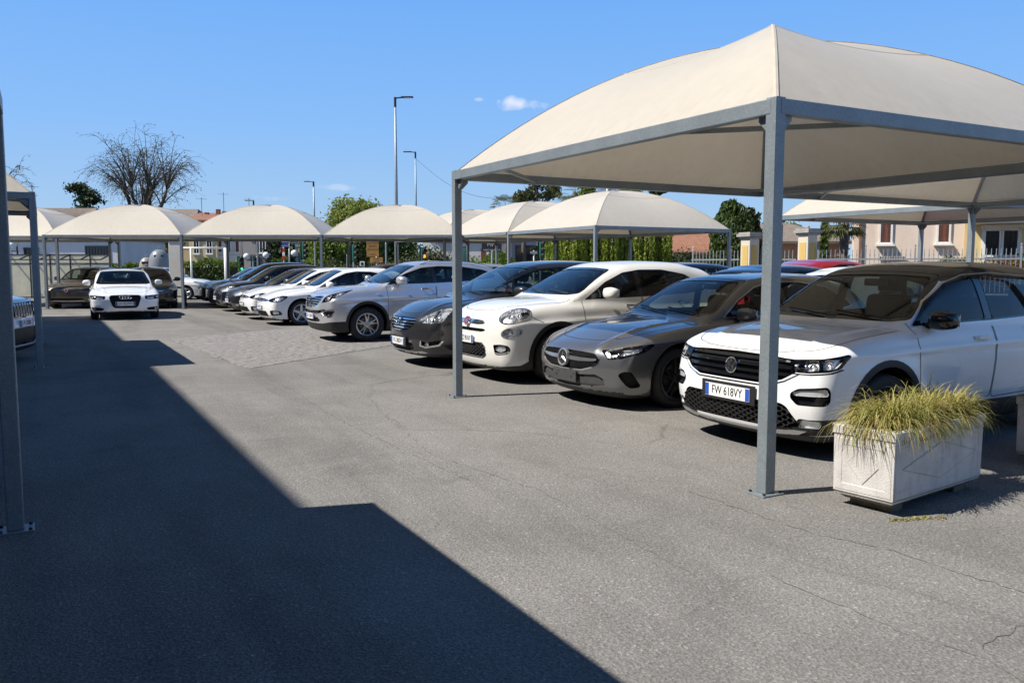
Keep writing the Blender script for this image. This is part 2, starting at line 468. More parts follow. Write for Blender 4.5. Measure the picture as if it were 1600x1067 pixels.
def galv_mat():
    m, nt, b, out = new_mat('galvanised_steel')
    t = nt.nodes.new('ShaderNodeTexCoord'); v = t.outputs['Object']
    vo = nt.nodes.new('ShaderNodeTexVoronoi'); vo.inputs['Scale'].default_value = 110; nt.links.new(v, vo.inputs['Vector'])
    col = ramp(nt, vo.outputs['Color'], [(0, (.215, .25, .28)), (.5, (.245, .285, .315)), (.85, (.27, .312, .342)), (1, (.36, .40, .43))])
    col = mixrgb(nt, .6, col, ramp(nt, noise(nt, 3, 6, .6, v), [(.3, .78), (.7, 1.18)]), 'MULTIPLY')
    nt.links.new(col, b.inputs['Base Color'])
    b.inputs['Metallic'].default_value = .35; b.inputs['Roughness'].default_value = .48
    bump(nt, b, noise(nt, 30, 4, .5, v), .12, .003)
    return m
M_GALV = galv_mat()
plain('bolt_dark', (.05, .05, .055), .6, .5)
PITCHC = 4.90; EAVE = 2.60; BW = .08; RISE = 1.20
_cm = {}
def canopy_meshes():
    if _cm: return _cm
    hw = PITCHC / 2 - .045
    s_ = hw - .01
    def zz(m, w): return EAVE + .003 + RISE * (1 - m ** 2.0) * (1 - .105 * (1 - w * w) * (.35 + .65 * m)) 
    for fi, (ux, uy, vx, vy) in enumerate(((-1, 0, 0, -1), (1, 0, 0, 1), (0, -1, 1, 0), (0, 1, -1, 0))):
        V, F, nM, nW = [], [], 22, 20
        for i in range(nM + 1):
            m = .012 + .988 * i / nM
            for j in range(nW + 1):
                w = -1 + 2 * j / nW
                x = (ux * m + vx * w * m) * s_; y = (uy * m + vy * w * m) * s_
                V.append((x, y, zz(m, w)))
        for i in range(nM):
            for j in range(nW): F.append((i * (nW + 1) + j, i * (nW + 1) + j + 1, (i + 1) * (nW + 1) + j + 1, (i + 1) * (nW + 1) + j))
        b = MB(); b.add(V, F); me = b.mesh('roof_panel', M_FAB, True)
        _cm['panel%d' % fi] = me
        # welded seam across each panel
        b = MB(); pts = []
        for j in range(nW + 1):
            w = -1 + 2 * j / nW; m = .44
            pts.append(((ux * m + vx * w * m) * s_, (uy * m + vy * w * m) * s_, zz(m, w) + .006))
        for j in range(nW):
            p, q = pts[j], pts[j + 1]
            d = Vector((ux, uy, 0)) * .014; dz = Vector((0, 0, -.014 * .95))
            b.add([p, q, tuple(Vector(q) + d + dz), tuple(Vector(p) + d + dz)], [(0, 1, 2, 3)])
        _cm['seam%d' % fi] = b.mesh('welded_seam', plain('seam_fabric', (.36, .33, .275), .6, 0, .1), True)
    # hip: inner arch tube and the taped ridge over it
    for hi, (sx, sy) in enumerate(((-1, -1), (1, -1), (1, 1), (-1, 1))):
        arch, tape = [], []
        for i in range(19):
            m = 1 - i / 18
            arch.append((sx * m * s_, sy * m * s_, zz(m, 1) - .045)); tape.append(Vector((sx * m * s_, sy * m * s_, zz(m, 1) + .004)))
        b = MB(); b.tube(arch[:-1], .022, 8); _cm['arch%d' % hi] = b.mesh('hip_arch', M_GALV, True, 50)
        b = MB(); n = Vector((-sy, sx, 0)).normalized()
        for i in range(18):
            p, q = tape[i], tape[i + 1]
            for sg in (-1, 1): b.add([p, q, q + n * (sg * .017) + Vector((0, 0, -.006)), p + n * (sg * .017) + Vector((0, 0, -.006))], [(0, 1, 2, 3)])
        _cm['tape%d' % hi] = b.mesh('hip_tape', plain('seam_tape', (.50, .455, .38), .6, 0, .1), True)
    # eave beam between corners, with a hem strip
    L_ = PITCHC - .10
    b = MB(); b.box((0, 0, 0), (L_ - .006, BW, .098), 0, .006)
    _cm['beam'] = b.mesh('eave_beam', M_GALV)
    b = MB(); b.bar((-.52, .52, 0), (.52, -.52, 0), .035, .035); _cm['brace'] = b.mesh('corner_brace', M_GALV)
    b = MB(); b.box((0, 0, (EAVE + .01) / 2 + .006), (.088, .088, EAVE - .002), 0, .007); _cm['post'] = b.mesh('post', M_GALV)
    b = MB(); b.box((0, 0, .006), (.19, .16, .012), 0, .003)
    _cm['plate'] = b.mesh('base_plate', M_GALV)
    b = MB()
    b.lathe([(0, .014), (.009, .014), (.010, .006), (.010, 0)], (0, 0, .012), 'z', 8)
    _cm['bolt'] = b.mesh('anchor_bolt', MATS['bolt_dark'])
    for gi, (sx, sy) in enumerate(((1, 0), (0, 1))):
        b = MB(); D = Vector((sx, sy, 0))
        b.ext([(0, 0), (0, -.10), (.03, -.10), (.10, -.03), (.10, 0)], Vector((0, 0, EAVE - .098)) + D * .042 - Vector((-sy, sx, 0)) * .004, D, (0, 0, 1), (-sy, sx, 0), .008)
        _cm['gusset%d' % gi] = b.mesh('gusset', M_GALV)
    return _cm
POSTS = []
CANOPY_GROUP = 'domed fabric canopies over the car rows'
def canopy(cx, cy, rz, label, skip=()):
    """centre, turn; posts only where no neighbour already has one"""
    c = canopy_meshes()
    e = empty('shade_canopy', (cx, cy, 0), rz)
    hw = PITCHC / 2
    for i in range(4):
        o = link(bpy.data.objects.new('roof_panel', c['panel%d' % i]), e)
        link(bpy.data.objects.new('welded_seam', c['seam%d' % i]), o)
        link(bpy.data.objects.new('hip_arch', c['arch%d' % i]), e)
        link(bpy.data.objects.new('hip_tape', c['tape%d' % i]), e)
    bz = EAVE - .049
    off = hw - .043
    for (x, y, r) in ((0, -off, 0), (0, off, 0), (-off, 0, R(90)), (off, 0, R(90))):
        o = link(bpy.data.objects.new('eave_beam', c['beam']), e); o.location = (x, y, bz); o.rotation_euler = (0, 0, r)
    for k, (sx, sy) in enumerate(((-1, -1), (1, -1), (1, 1), (-1, 1))):
        o = link(bpy.data.objects.new('corner_brace', c['brace']), e)
        o.location = (sx * (hw - .58), sy * (hw - .58), bz - .02); o.rotation_euler = (0, 0, 0 if sx * sy > 0 else R(90))
        x, y = sx * (hw - (.0 if False else .05)), sy * (hw - .05)
        wx = cx + math.cos(rz) * sx * hw - math.sin(rz) * sy * hw; wy = cy + math.sin(rz) * sx * hw + math.cos(rz) * sy * hw
        if k in skip or any((wx - a) ** 2 + (wy - b) ** 2 < .6 ** 2 for a, b in POSTS): continue
        POSTS.append((wx, wy))
        p = empty('canopy_post', (x, y, 0), 0, e); nb = 0
        for nm in ('post', 'plate', 'bolt', 'bolt', 'bolt', 'bolt', 'gusset0', 'gusset1'):
            o = link(bpy.data.objects.new(c[nm].name, c[nm]), p)
            if nm[:6] == 'gusset': o.scale = (-sx, -sy, 1)
            if nm == 'bolt': o.location = ((-.075, -.062, 0), (.075, -.062, 0), (.075, .062, 0), (-.075, .062, 0))[nb]; nb += 1
    tag(e, label, 'canopy', CANOPY_GROUP)
    return e
PX0, PY0 = 4.135, 3.95
hp = PITCHC / 2
canopy(PX0 + hp, PY0 + hp, 0, 'large cream domed canopy over the two nearest cars, its corner post in the foreground', (1, 2))
canopy(PX0 + hp + PITCHC + .035, PY0 + hp, 0, 'cream canopy behind the nearest one, only its underside showing')
canopy(PX0 + hp + 2 * PITCHC, PY0 + hp + PITCHC - .55, 0, 'cream canopy at the right, low behind the nearest canopy, before the shuttered house')
canopy(12.95 + hp, 18.65 + hp, 0, 'cream canopy in the middle distance seen on its corner, above the pearl crossover')
canopy(12.95 + hp, 18.65 + hp + PITCHC, 0, 'cream canopy just left of the one seen on its corner in mid distance')
canopy(12.95 + hp, 18.65 + hp + 2 * PITCHC, 0, 'farthest cream canopy of the middle row, beside the white gabled house')
canopy(-.04 - hp, 14.3 + hp, 0, 'shaded canopy on the left over the boxy white off roader')
canopy(-.15 - hp, 5.60 - hp, 0, 'dark post and beam of the left canopy at the picture edge').scale = (1, 1, .945)      # stands a little lower
fr = Vector((_sn, _cs, 0)); rt = Vector((_cs, -_sn, 0))
FARL = ['shaded canopy at the far left edge, half hidden by posts', 'leftmost full canopy of the far row, under the bare tree', 'middle canopy of the far row, before the yellow and white houses', 'right canopy of the far row, before the green tree']
for i, lab in zip((-1, 0, 1, 2), FARL):
    c0 = px(290, 29.5) + rt * (PITCHC * (i - 1) + hp) + fr * hp
    if i == -1: c0 = c0 + fr * 1.0
    canopy(c0.x, c0.y, -YAW, lab)
# ---------------------------------------------------------------- cars: implicit body shells, cut into their panels
def pchip(pts):
    x = np.array([p[0] for p in pts], float); y = np.array([p[1] for p in pts], float)
    h = np.diff(x); d = np.diff(y) / h
    m = np.zeros_like(x)
    m[0], m[-1] = d[0], d[-1]
    for i in range(1, len(x) - 1):
        if d[i - 1] * d[i] > 0:
            w1 = 2 * h[i] + h[i - 1]; w2 = h[i] + 2 * h[i - 1]
            m[i] = (w1 + w2) / (w1 / d[i - 1] + w2 / d[i])
    def f(q):
        q = np.asarray(q, float)
        qc = np.clip(q, x[0], x[-1])
        i = np.clip(np.searchsorted(x, qc) - 1, 0, len(h) - 1)
        t = (qc - x[i]) / h[i]
        r = (y[i] * (1 + 2 * t) * (1 - t) ** 2 + m[i] * h[i] * t * (1 - t) ** 2 + y[i + 1] * t * t * (3 - 2 * t) + m[i + 1] * h[i] * t * t * (t - 1))
        return r + np.where(q < x[0], (q - x[0]) * m[0], 0) + np.where(q > x[-1], (q - x[-1]) * m[-1], 0)
    return f
def smax(a, b, k):
    h = np.maximum(k - np.abs(a - b), 0) / k
    return np.maximum(a, b) + h * h * k * .25
def smin(a, b, k): return -smax(-a, -b, k)

class Shell:
    """the body form of one model of car; x runs back from the nose, y across, z up"""
    def __init__(s, c):
        s.c = c
        s.hood, s.roof = pchip(c['hood']), pchip(c['roof'])
        s.nose, s.tail = pchip(c['nose']), pchip(c['tail'])
        s.inset, s.plan = pchip(c['inset']), pchip(c['plan'])
        s.gplan = pchip(c['gplan'])
        s.sill = pchip(c['sill'])
    def F(s, p):
        c = s.c
        x, y, z = p[:, 0], p[:, 1], p[:, 2]
        ay = np.sqrt(y * y + 1e-5)
        hw = c['W'] / 2
        fl = 0
        for xa in (c['fa'], c['fa'] + c['wb']):
            r = np.sqrt((x - xa) ** 2 + (z - c['R']) ** 2)
            d = (r - c['ra'] - .03)
            fl = fl + c['flare'] * np.exp(-(d / c.get('flw', .11)) ** 2)
        crease = c.get('crease', .012) * np.exp(-((z - (c['cz'] + c.get('cs', .03) * (x - 1.2))) / .035) ** 2)
        side = ay - (s.plan(x) - s.inset(z) + fl + crease)
        top = (z - (s.hood(x) - c['crown'] * (ay / hw) ** 2.2 + c.get('hr', .012) * np.exp(-((ay - c.get('hry', .55) - .07 * (x - .6)) / .035) ** 2))) / 1.04
        fr = (s.nose(z) + c['sweep'] * (ay / hw) ** c['spow'] - x) / np.sqrt(1 + (c['sweep'] * c['spow'] / hw * (ay / hw) ** (c['spow'] - 1)) ** 2)
        rr = (x - (s.tail(z) - c['rsweep'] * (ay / hw) ** 2.6)) / 1.08
        bot = s.sill(x) - z
        low = smax(side, top, c['k_sh'])
        low = smax(low, fr, c['k_nose'])
        low = smax(low, rr, .16)
        low = smax(low, bot, .05)
        zb = c['belt']
        dz = np.maximum(z - zb, -.2)
        gs = (ay - (s.gplan(x) - c['t1'] * dz - c['t2'] * dz * np.abs(dz))) / math.sqrt(1 + c['t1'] ** 2)
        rf = z - (s.roof(x) - c['rc'] * (ay / .65) ** 2.4)
        (xb, wz), (xt, zt) = c['ws']
        ct = (xt - xb) / (zt - wz); sn = 1 / math.sqrt(1 + ct * ct)
        ws = (xb + (z - wz) * ct + c['bow'] * ay ** 2.2 - c.get('wcurve', .10) * (z - wz) * (zt + .1 - z) / max(.05, (zt - wz)) - x) * sn
        (xb2, rz_), (xt2, zt2) = c['rw']
        ct2 = (xt2 - xb2) / (zt2 - rz_); sn2 = 1 / math.sqrt(1 + ct2 * ct2)
        rw = (x - (xb2 + (z - rz_) * ct2 - c.get('rbow', .12) * ay ** 2.2)) * sn2
        gh = smax(gs, rf, c.get('k_rf', .13))
        gh = smax(gh, ws, c.get('k_ws', .06))
        gh = smax(gh, rw, .10)
        gh = np.maximum(gh, zb - .16 - z)
        return smin(low, gh, c.get('k_belt', .035))
    def grad(s, p, e=.004):
        g = np.empty_like(p)
        for i in range(3):
            d = np.zeros(3); d[i] = e
            g[:, i] = s.F(p + d) - s.F(p - d)
        n = np.linalg.norm(g, axis=1, keepdims=True)
        return g / np.maximum(n, 1e-9), n[:, 0] / (2 * e)
    def mesh(s, h):
        c = s.c
        x0, z0 = -.06, .10
        nx = int((c['L'] + .14) / h) + 2; ny = int((c['W'] / 2 + .10) / h) + 3; nz = int((c['H'] + .06 - z0) / h) + 3
        X = x0 + np.arange(nx) * h; Y = (np.arange(ny) - .5) * h; Z = z0 + np.arange(nz) * h
        G = np.stack(np.meshgrid(X, Y, Z, indexing='ij'), -1).reshape(-1, 3)
        V = s.F(G).reshape(nx, ny, nz)
        sg = V < 0
        acc = np.zeros((nx - 1, ny - 1, nz - 1, 3)); cnt = np.zeros((nx - 1, ny - 1, nz - 1))
        P = G.reshape(nx, ny, nz, 3)
        corners = [(i, j, k) for i in (0, 1) for j in (0, 1) for k in (0, 1)]
        def sub(A, o): return A[o[0]:o[0] + nx - 1, o[1]:o[1] + ny - 1, o[2]:o[2] + nz - 1]
        for a in corners:
            for b in corners:
                if b <= a or sum(abs(a[i] - b[i]) for i in range(3)) != 1: continue
                va, vb = sub(V, a), sub(V, b)
                m = (va < 0) != (vb < 0)
                t = np.where(m, va / np.where(m, va - vb, 1), 0)[..., None]
                q = sub(P, a) * (1 - t) + sub(P, b) * t
                acc += np.where(m[..., None], q, 0); cnt += m
        act = cnt > 0
        idx = -np.ones(act.shape, int); idx[act] = np.arange(act.sum())
        vs = acc[act] / cnt[act][:, None]
        ys = np.nonzero(act)[1] == 0
        for _ in range(3):
            n, gl = s.grad(vs)
            vs = vs - n * np.clip(s.F(vs) / np.maximum(gl, .4), -.6 * h, .6 * h)[:, None] * .9
            vs[ys, 1] = 0
        faces = []
        for ax in range(3):
            o = [0, 0, 0]; o[ax] = 1
            A = sg[:nx - o[0], :ny - o[1], :nz - o[2]]; B = sg[o[0]:, o[1]:, o[2]:]
            m = A != B
            e1, e2 = [(1, 2), (2, 0), (0, 1)][ax]
            ii = np.argwhere(m)
            ok = (ii[:, e1] >= 1) & (ii[:, e2] >= 1)
            for d in range(3): ok &= (ii[:, d] < act.shape[d])
            ii = ii[ok]
            fl = A[tuple(ii.T)]
            def at(d1, d2):
                j = ii.copy(); j[:, e1] += d1; j[:, e2] += d2
                return idx[tuple(j.T)]
            q = np.stack([at(-1, -1), at(0, -1), at(0, 0), at(-1, 0)], 1)
            q[~fl] = q[~fl][:, ::-1]
            faces.append(q)
        fs = np.concatenate(faces); fs = fs[(fs >= 0).all(1)]
        return vs, fs

PROJ = {'F': ((0, 1, 0), (0, 0, 1)), 'S': ((1, 0, 0), (0, 0, 1)), 'T': ((1, 0, 0), (0, 1, 0)),
        'Q': ((.70711, .70711, 0), (0, 0, 1)), 'B': ((0, 1, 0), (0, 0, 1))}
def pip(poly, u, v):
    n = len(poly); ins = False; j = n - 1
    for i in range(n):
        ui, vi = poly[i]; uj, vj = poly[j]
        if (vi > v) != (vj > v) and u < (uj - ui) * (v - vi) / (vj - vi) + ui: ins = not ins
        j = i
    return ins
def rnd(poly, r, n=3):
    """round the corners of a polygon"""
    out = []
    m = len(poly)
    for i in range(m):
        p = Vector(poly[i]); a = Vector(poly[i - 1]); b = Vector(poly[(i + 1) % m])
        la, lb = (a - p).length, (b - p).length
        t = min(r, la * .45, lb * .45)
        pa = p + (a - p) * (t / max(la, 1e-6)); pb = p + (b - p) * (t / max(lb, 1e-6))
        for k in range(n + 1):
            q = k / n
            w = pa * (1 - q) ** 2 + p * 2 * q * (1 - q) + pb * q * q
            out.append((w.x, w.y))
    return out
def circ(cx, cz, r, n=28, a0=0.0):
    return [(cx + r * math.cos(a0 + 2 * math.pi * i / n), cz + r * math.sin(a0 + 2 * math.pi * i / n)) for i in range(n)]
PAD = 12
class Cutter:
    """a polygon mesh that outlines can be cut into, seen along one of the projections"""
    def __init__(s, vs, fs):
        s.V = [tuple(v) for v in vs.tolist()]
        rows = []
        for f in fs.tolist():
            g = list(dict.fromkeys(f))
            if len(g) >= 3: rows.append(g + [g[0]] * (PAD - len(g)))
        s.F = np.array(rows, int); s.pid = np.zeros(len(rows), int)
        A = np.array(s.V)
        a, b, c_ = A[s.F[:, 0]], A[s.F[:, 1]], A[s.F[:, 2]]
        d = A[s.F[:, 3]]
        n = np.cross(c_ - a, np.where((s.F[:, 3] == s.F[:, 0])[:, None], c_ - b, d - b))
        s.N = n / np.maximum(np.linalg.norm(n, axis=1, keepdims=True), 1e-12)
        s.C = (a + b + c_ + d) / 4
        s.rad = .75 * np.sqrt(np.max(np.sum((a - c_) ** 2, 1)))
    def centers(s): return s.C
    def cut(s, proj, polys, pid, mask):
        U = np.array(PROJ[proj][0]); W = np.array(PROJ[proj][1])
        cu, cv = s.C @ U, s.C @ W; m_ = s.rad
        pu = [p[0] for q in polys for p in q]; pv = [p[1] for q in polys for p in q]
        ok = mask & (cu >= min(pu) - m_) & (cu <= max(pu) + m_) & (cv >= min(pv) - m_) & (cv <= max(pv) + m_)
        ids = np.nonzero(ok)[0]
        if len(ids) == 0: return
        U0, U1 = float(U[0]), float(U[1]); W0, W1, W2 = (float(w) for w in W)
        uvl = {}
        def UV(i):
            r = uvl.get(i)
            if r is None:
                p = s.V[i]
                r = (p[0] * U0 + p[1] * U1, p[0] * W0 + p[1] * W1 + p[2] * W2)
                uvl[i] = r
            return r
        def bb(f):
            q = [UV(i) for i in f]
            return (min(a[0] for a in q), max(a[0] for a in q), min(a[1] for a in q), max(a[1] for a in q))
        cand = []
        for k in ids:
            f = list(dict.fromkeys(s.F[k].tolist())); cand.append((f, bb(f), int(k), int(s.pid[k])))
        touched = set()
        for poly in polys:
            n = len(poly)
            qb = (min(p[0] for p in poly) - 1e-4, max(p[0] for p in poly) + 1e-4, min(p[1] for p in poly) - 1e-4, max(p[1] for p in poly) + 1e-4)
            near = []; far = []
            for t in cand:
                b = t[1]
                (near if not (b[1] < qb[0] or b[0] > qb[1] or b[3] < qb[2] or b[2] > qb[3]) else far).append(t)
            for i in range(n):
                a, b = poly[i], poly[(i + 1) % n]
                if abs(a[0] - b[0]) + abs(a[1] - b[1]) < 1e-5: continue
                e0, e1 = min(a[0], b[0]) - 1e-4, max(a[0], b[0]) + 1e-4
                e2, e3 = min(a[1], b[1]) - 1e-4, max(a[1], b[1]) + 1e-4
                nu, nv = (b[1] - a[1]), -(b[0] - a[0])
                l_ = math.hypot(nu, nv); nu /= l_; nv /= l_
                memo = {}
                out = []
                for t in near:
                    f, q, k, pd = t
                    if q[1] < e0 or q[0] > e1 or q[3] < e2 or q[2] > e3: out.append(t); continue
                    ds = [(UV(v)[0] - a[0]) * nu + (UV(v)[1] - a[1]) * nv for v in f]
                    ds = [0.0 if abs(d) < 1e-5 else d for d in ds]
                    if min(ds) >= 0 or max(ds) <= 0: out.append(t); continue
                    P, Q = [], []
                    m = len(f)
                    for j in range(m):
                        v, w, dv, dw = f[j], f[(j + 1) % m], ds[j], ds[(j + 1) % m]
                        if dv >= 0: P.append(v)
                        if dv <= 0: Q.append(v)
                        if dv * dw < 0:
                            key = (v, w) if v < w else (w, v)
                            x = memo.get(key)
                            if x is None:
                                r = dv / (dv - dw); pv_, pw = s.V[v], s.V[w]
                                s.V.append((pv_[0] + (pw[0] - pv_[0]) * r, pv_[1] + (pw[1] - pv_[1]) * r, pv_[2] + (pw[2] - pv_[2]) * r))
                                x = memo[key] = len(s.V) - 1
                            P.append(x); Q.append(x)
                    touched.add(k)
                    for g in (P, Q):
                        if len(g) >= 3: out.append((g, bb(g), k, pd))
                near = out
            cand = far
            for (f, q, k, pd) in near:
                m = len(f)
                if pip(poly, sum(UV(v)[0] for v in f) / m, sum(UV(v)[1] for v in f) / m):
                    pd = pid; touched.add(k)
                cand.append((f, q, k, pd))
        keep = np.ones(len(s.F), bool)
        rows, pids, nrm = [], [], []
        for (f, q, k, pd) in cand:
            if k not in touched: continue
            keep[k] = False
            while len(f) > PAD:
                rows.append(f[:3] + [f[0]] * (PAD - 3)); pids.append(pd); nrm.append(s.N[k]); f = [f[0]] + f[2:]
            rows.append(f + [f[0]] * (PAD - len(f))); pids.append(pd); nrm.append(s.N[k])
        if rows:
            s.F = np.concatenate([s.F[keep], np.array(rows, int)]); s.pid = np.concatenate([s.pid[keep], np.array(pids, int)]); s.N = np.concatenate([s.N[keep], np.array(nrm)])
            s.C = np.concatenate([s.C[keep], np.array([[sum(s.V[i][k] for i in r) / PAD for k in (0, 1, 2)] for r in rows])])

def mesh_from(name, vs, fs, nl, mats, mi=None):
    me = bpy.data.meshes.new(name)
    me.from_pydata(vs, [], fs)
    for m in (mats if isinstance(mats, (list, tuple)) else [mats]): me.materials.append(m)
    me.polygons.foreach_set('use_smooth', [True] * len(me.polygons))
    if nl is not None: me.normals_split_custom_set(nl)
    if mi is not None: me.polygons.foreach_set('material_index', mi)
    me.update()
    return me

def shell_part(shell, vs, fs, depth=0.0, wall=True, flip=False, lift=None):
    """(verts, faces, loop normals) of cut faces pushed along the body normal by depth, with side walls"""
    used = sorted({i for f in fs for i in f})
    mp = {i: k for k, i in enumerate(used)}
    P = np.array([vs[i] for i in used])
    N, _ = shell.grad(P)
    c0 = P[:, 1] < 1e-6
    N[c0, 1] = 0
    Q = P + N * depth
    F2 = [tuple(mp[i] for i in f) for f in fs]
    V2 = [tuple(q) for q in Q]
    NL = []
    if flip:
        F2 = [f[::-1] for f in F2]; NN = -N
    else: NN = N
    for f in F2: NL += [tuple(NN[i]) for i in f]
    if wall and abs(depth) > 1e-6:
        ed = {}
        for f in F2:
            for a, b in zip(f, f[1:] + f[:1]):
                k = (min(a, b), max(a, b))
                ed[k] = None if k in ed else (a, b)
        for e in ed.values():
            if e is None: continue
            a, b = e
            if P[a, 1] < 1e-5 and P[b, 1] < 1e-5: continue
            base = len(V2)
            w = [tuple(Q[b]), tuple(Q[a]), tuple(P[a]), tuple(P[b])]
            V2 += w
            n = (Vector(w[1]) - Vector(w[0])).cross(Vector(w[2]) - Vector(w[0]))
            n = n.normalized() if n.length > 1e-12 else Vector((0, 0, 1))
            F2.append((base, base + 1, base + 2, base + 3)); NL += [tuple(n)] * 4
    return V2, F2, NL
def mirror_part(part):
    V, Fc, N = part
    V2 = [(x, -y, z) for x, y, z in V]
    F2 = []; N2 = []; k = 0
    for f in Fc:
        ln = N[k:k + len(f)]; k += len(f)
        F2.append(f[::-1]); N2 += [(a, -b, c) for a, b, c in ln[::-1]]
    return V2, F2, N2
def join_parts(a, b):
    n = len(a[0])
    return a[0] + b[0], a[1] + [tuple(i + n for i in f) for f in b[1]], a[2] + b[2]

WHEELS = {}
def wheel_meshes(c):
    key = (c['R'], c['rim'], c['spokes'], c.get('alloy', 'alloy'))
    if key in WHEELS: return WHEELS[key]
    Rt, w = c['R'], .205
    rr = c['rim']
    b = MB()
    prof = []
    hwid = w / 2
    for r, h in [(rr, -hwid + .012), (rr + .012, -hwid + .002), (rr + .03, -hwid), (Rt - .05, -hwid - .006), (Rt - .022, -hwid + .004), (Rt - .007, -hwid + .02), (Rt, -hwid + .045),
                 (Rt, hwid - .045), (Rt - .007, hwid - .02), (Rt - .022, hwid - .004), (Rt - .05, hwid + .006), (rr + .03, hwid), (rr, hwid - .012)]:
        prof.append((r, h))
    b.lathe(prof, (0, 0, 0), 'y', 40)
    tyre = b.mesh('tyre', M_RUBBER, True, 50)
    b = MB()
    # outer lip, barrel
    b.lathe([(rr + .004, -hwid + .014), (rr + .006, -hwid + .004), (rr - .004, -hwid - .002), (rr - .014, -hwid + .004), (rr - .022, -hwid + .03), (rr - .035, -hwid + .075), (rr - .04, hwid - .02)], (0, 0, 0), 'y', 40)
    kind, n = c['spokes']
    hub = .062
    def spoke(ang, w0, w1, off=0.0, y0=-hwid + .028, y1=-hwid + .012, th=.03):
        ca, sa = math.cos(ang), math.sin(ang)
        r0, r1 = hub * .7, rr - .012
        P = []
        for r, ww, yy in ((r0, w0, y0), ((r0 + r1) / 2, (w0 + w1) / 2, (y0 + y1) / 2 - .004), (r1, w1, y1)):
            k = off * (r - r0) / (r1 - r0)
            for lat, dy in ((-ww / 2, .012), (-ww / 2 * .62, 0), (ww / 2 * .62, 0), (ww / 2, .012), (ww / 2 * .9, th), (-ww / 2 * .9, th)):
                l = lat + k
                P.append((r * ca - l * sa, yy + dy, r * sa + l * ca))
        Fc = []
        for i in range(2):
            for k in range(6):
                k2 = (k + 1) % 6
                Fc.append((i * 6 + k, i * 6 + k2, i * 6 + 6 + k2, i * 6 + 6 + k))
        b.add(P, Fc + [(0, 1, 2, 3, 4, 5), (17, 16, 15, 14, 13, 12)])
    for i in range(n):
        a = 2 * math.pi * i / n + math.pi / 2
        if kind == 'twin':
            spoke(a, .036, .03, .055); spoke(a, .036, .03, -.055)
        elif kind == 'wide': spoke(a, .075, .062)
        elif kind == 'split':
            spoke(a, .06, .026, .042); spoke(a, .06, .026, -.042)
        else: spoke(a, .04, .03)
    b.lathe([(.0, -hwid + .018), (.03, -hwid + .018), (.034, -hwid + .024), (hub, -hwid + .03), (hub + .008, -hwid + .045), (hub, -hwid + .07)], (0, 0, 0), 'y', 24)
    rim = b.mesh('rim', MATS.get(c.get('alloy', 'alloy')), True, 35)
    b = MB()
    b.lathe([(0, 0), (.145, 0), (.148, .004), (.148, .02), (.0, .02)], (0, -.02, 0), 'y', 32)
    b.box((.09, -.03, .09), (.10, .05, .10), 0, .012)
    b.lathe([(rr - .03, hwid - .04), (0, hwid - .035)], (0, 0, 0), 'y', 24)
    disc = b.mesh('brake_disc', MATS['brake'], True, 35)
    b = MB()
    for i in range(5):
        a = 2 * math.pi * i / 5 + .3
        b.lathe([(0, -hwid + .022), (.008, -hwid + .022), (.008, -hwid + .05)], (.045 * math.cos(a), 0, .045 * math.sin(a)), 'y', 8)
    nut = b.mesh('wheel_nuts', MATS['brake'], True, 35)
    WHEELS[key] = (tyre, rim, disc, nut)
    return WHEELS[key]

def rbox(bm, c, d, lean=0.0, bev=.04):
    """rounded box sheared back by lean (x per z)"""
    t = MB().box((0, 0, 0), d, 0, bev)
    bm.add([(c[0] + x + lean * z, c[1] + y, c[2] + z) for x, y, z in t.v], t.f)

def text_mesh(name, body, size, mat, sx=1.0):
    cu = bpy.data.curves.new(name, 'FONT'); cu.body = body; cu.size = size
    cu.align_x = 'CENTER'; cu.align_y = 'CENTER'; cu.extrude = .0008; cu.resolution_u = 3
    o = bpy.data.objects.new(name, cu); COL.objects.link(o)
    bpy.context.view_layer.update()
    me = bpy.data.meshes.new_from_object(o.evaluated_get(bpy.context.evaluated_depsgraph_get()))
    bpy.data.objects.remove(o)
    for v in me.vertices: v.co.x *= sx
    me.materials.clear(); me.materials.append(mat)
    me.name = name
    return me

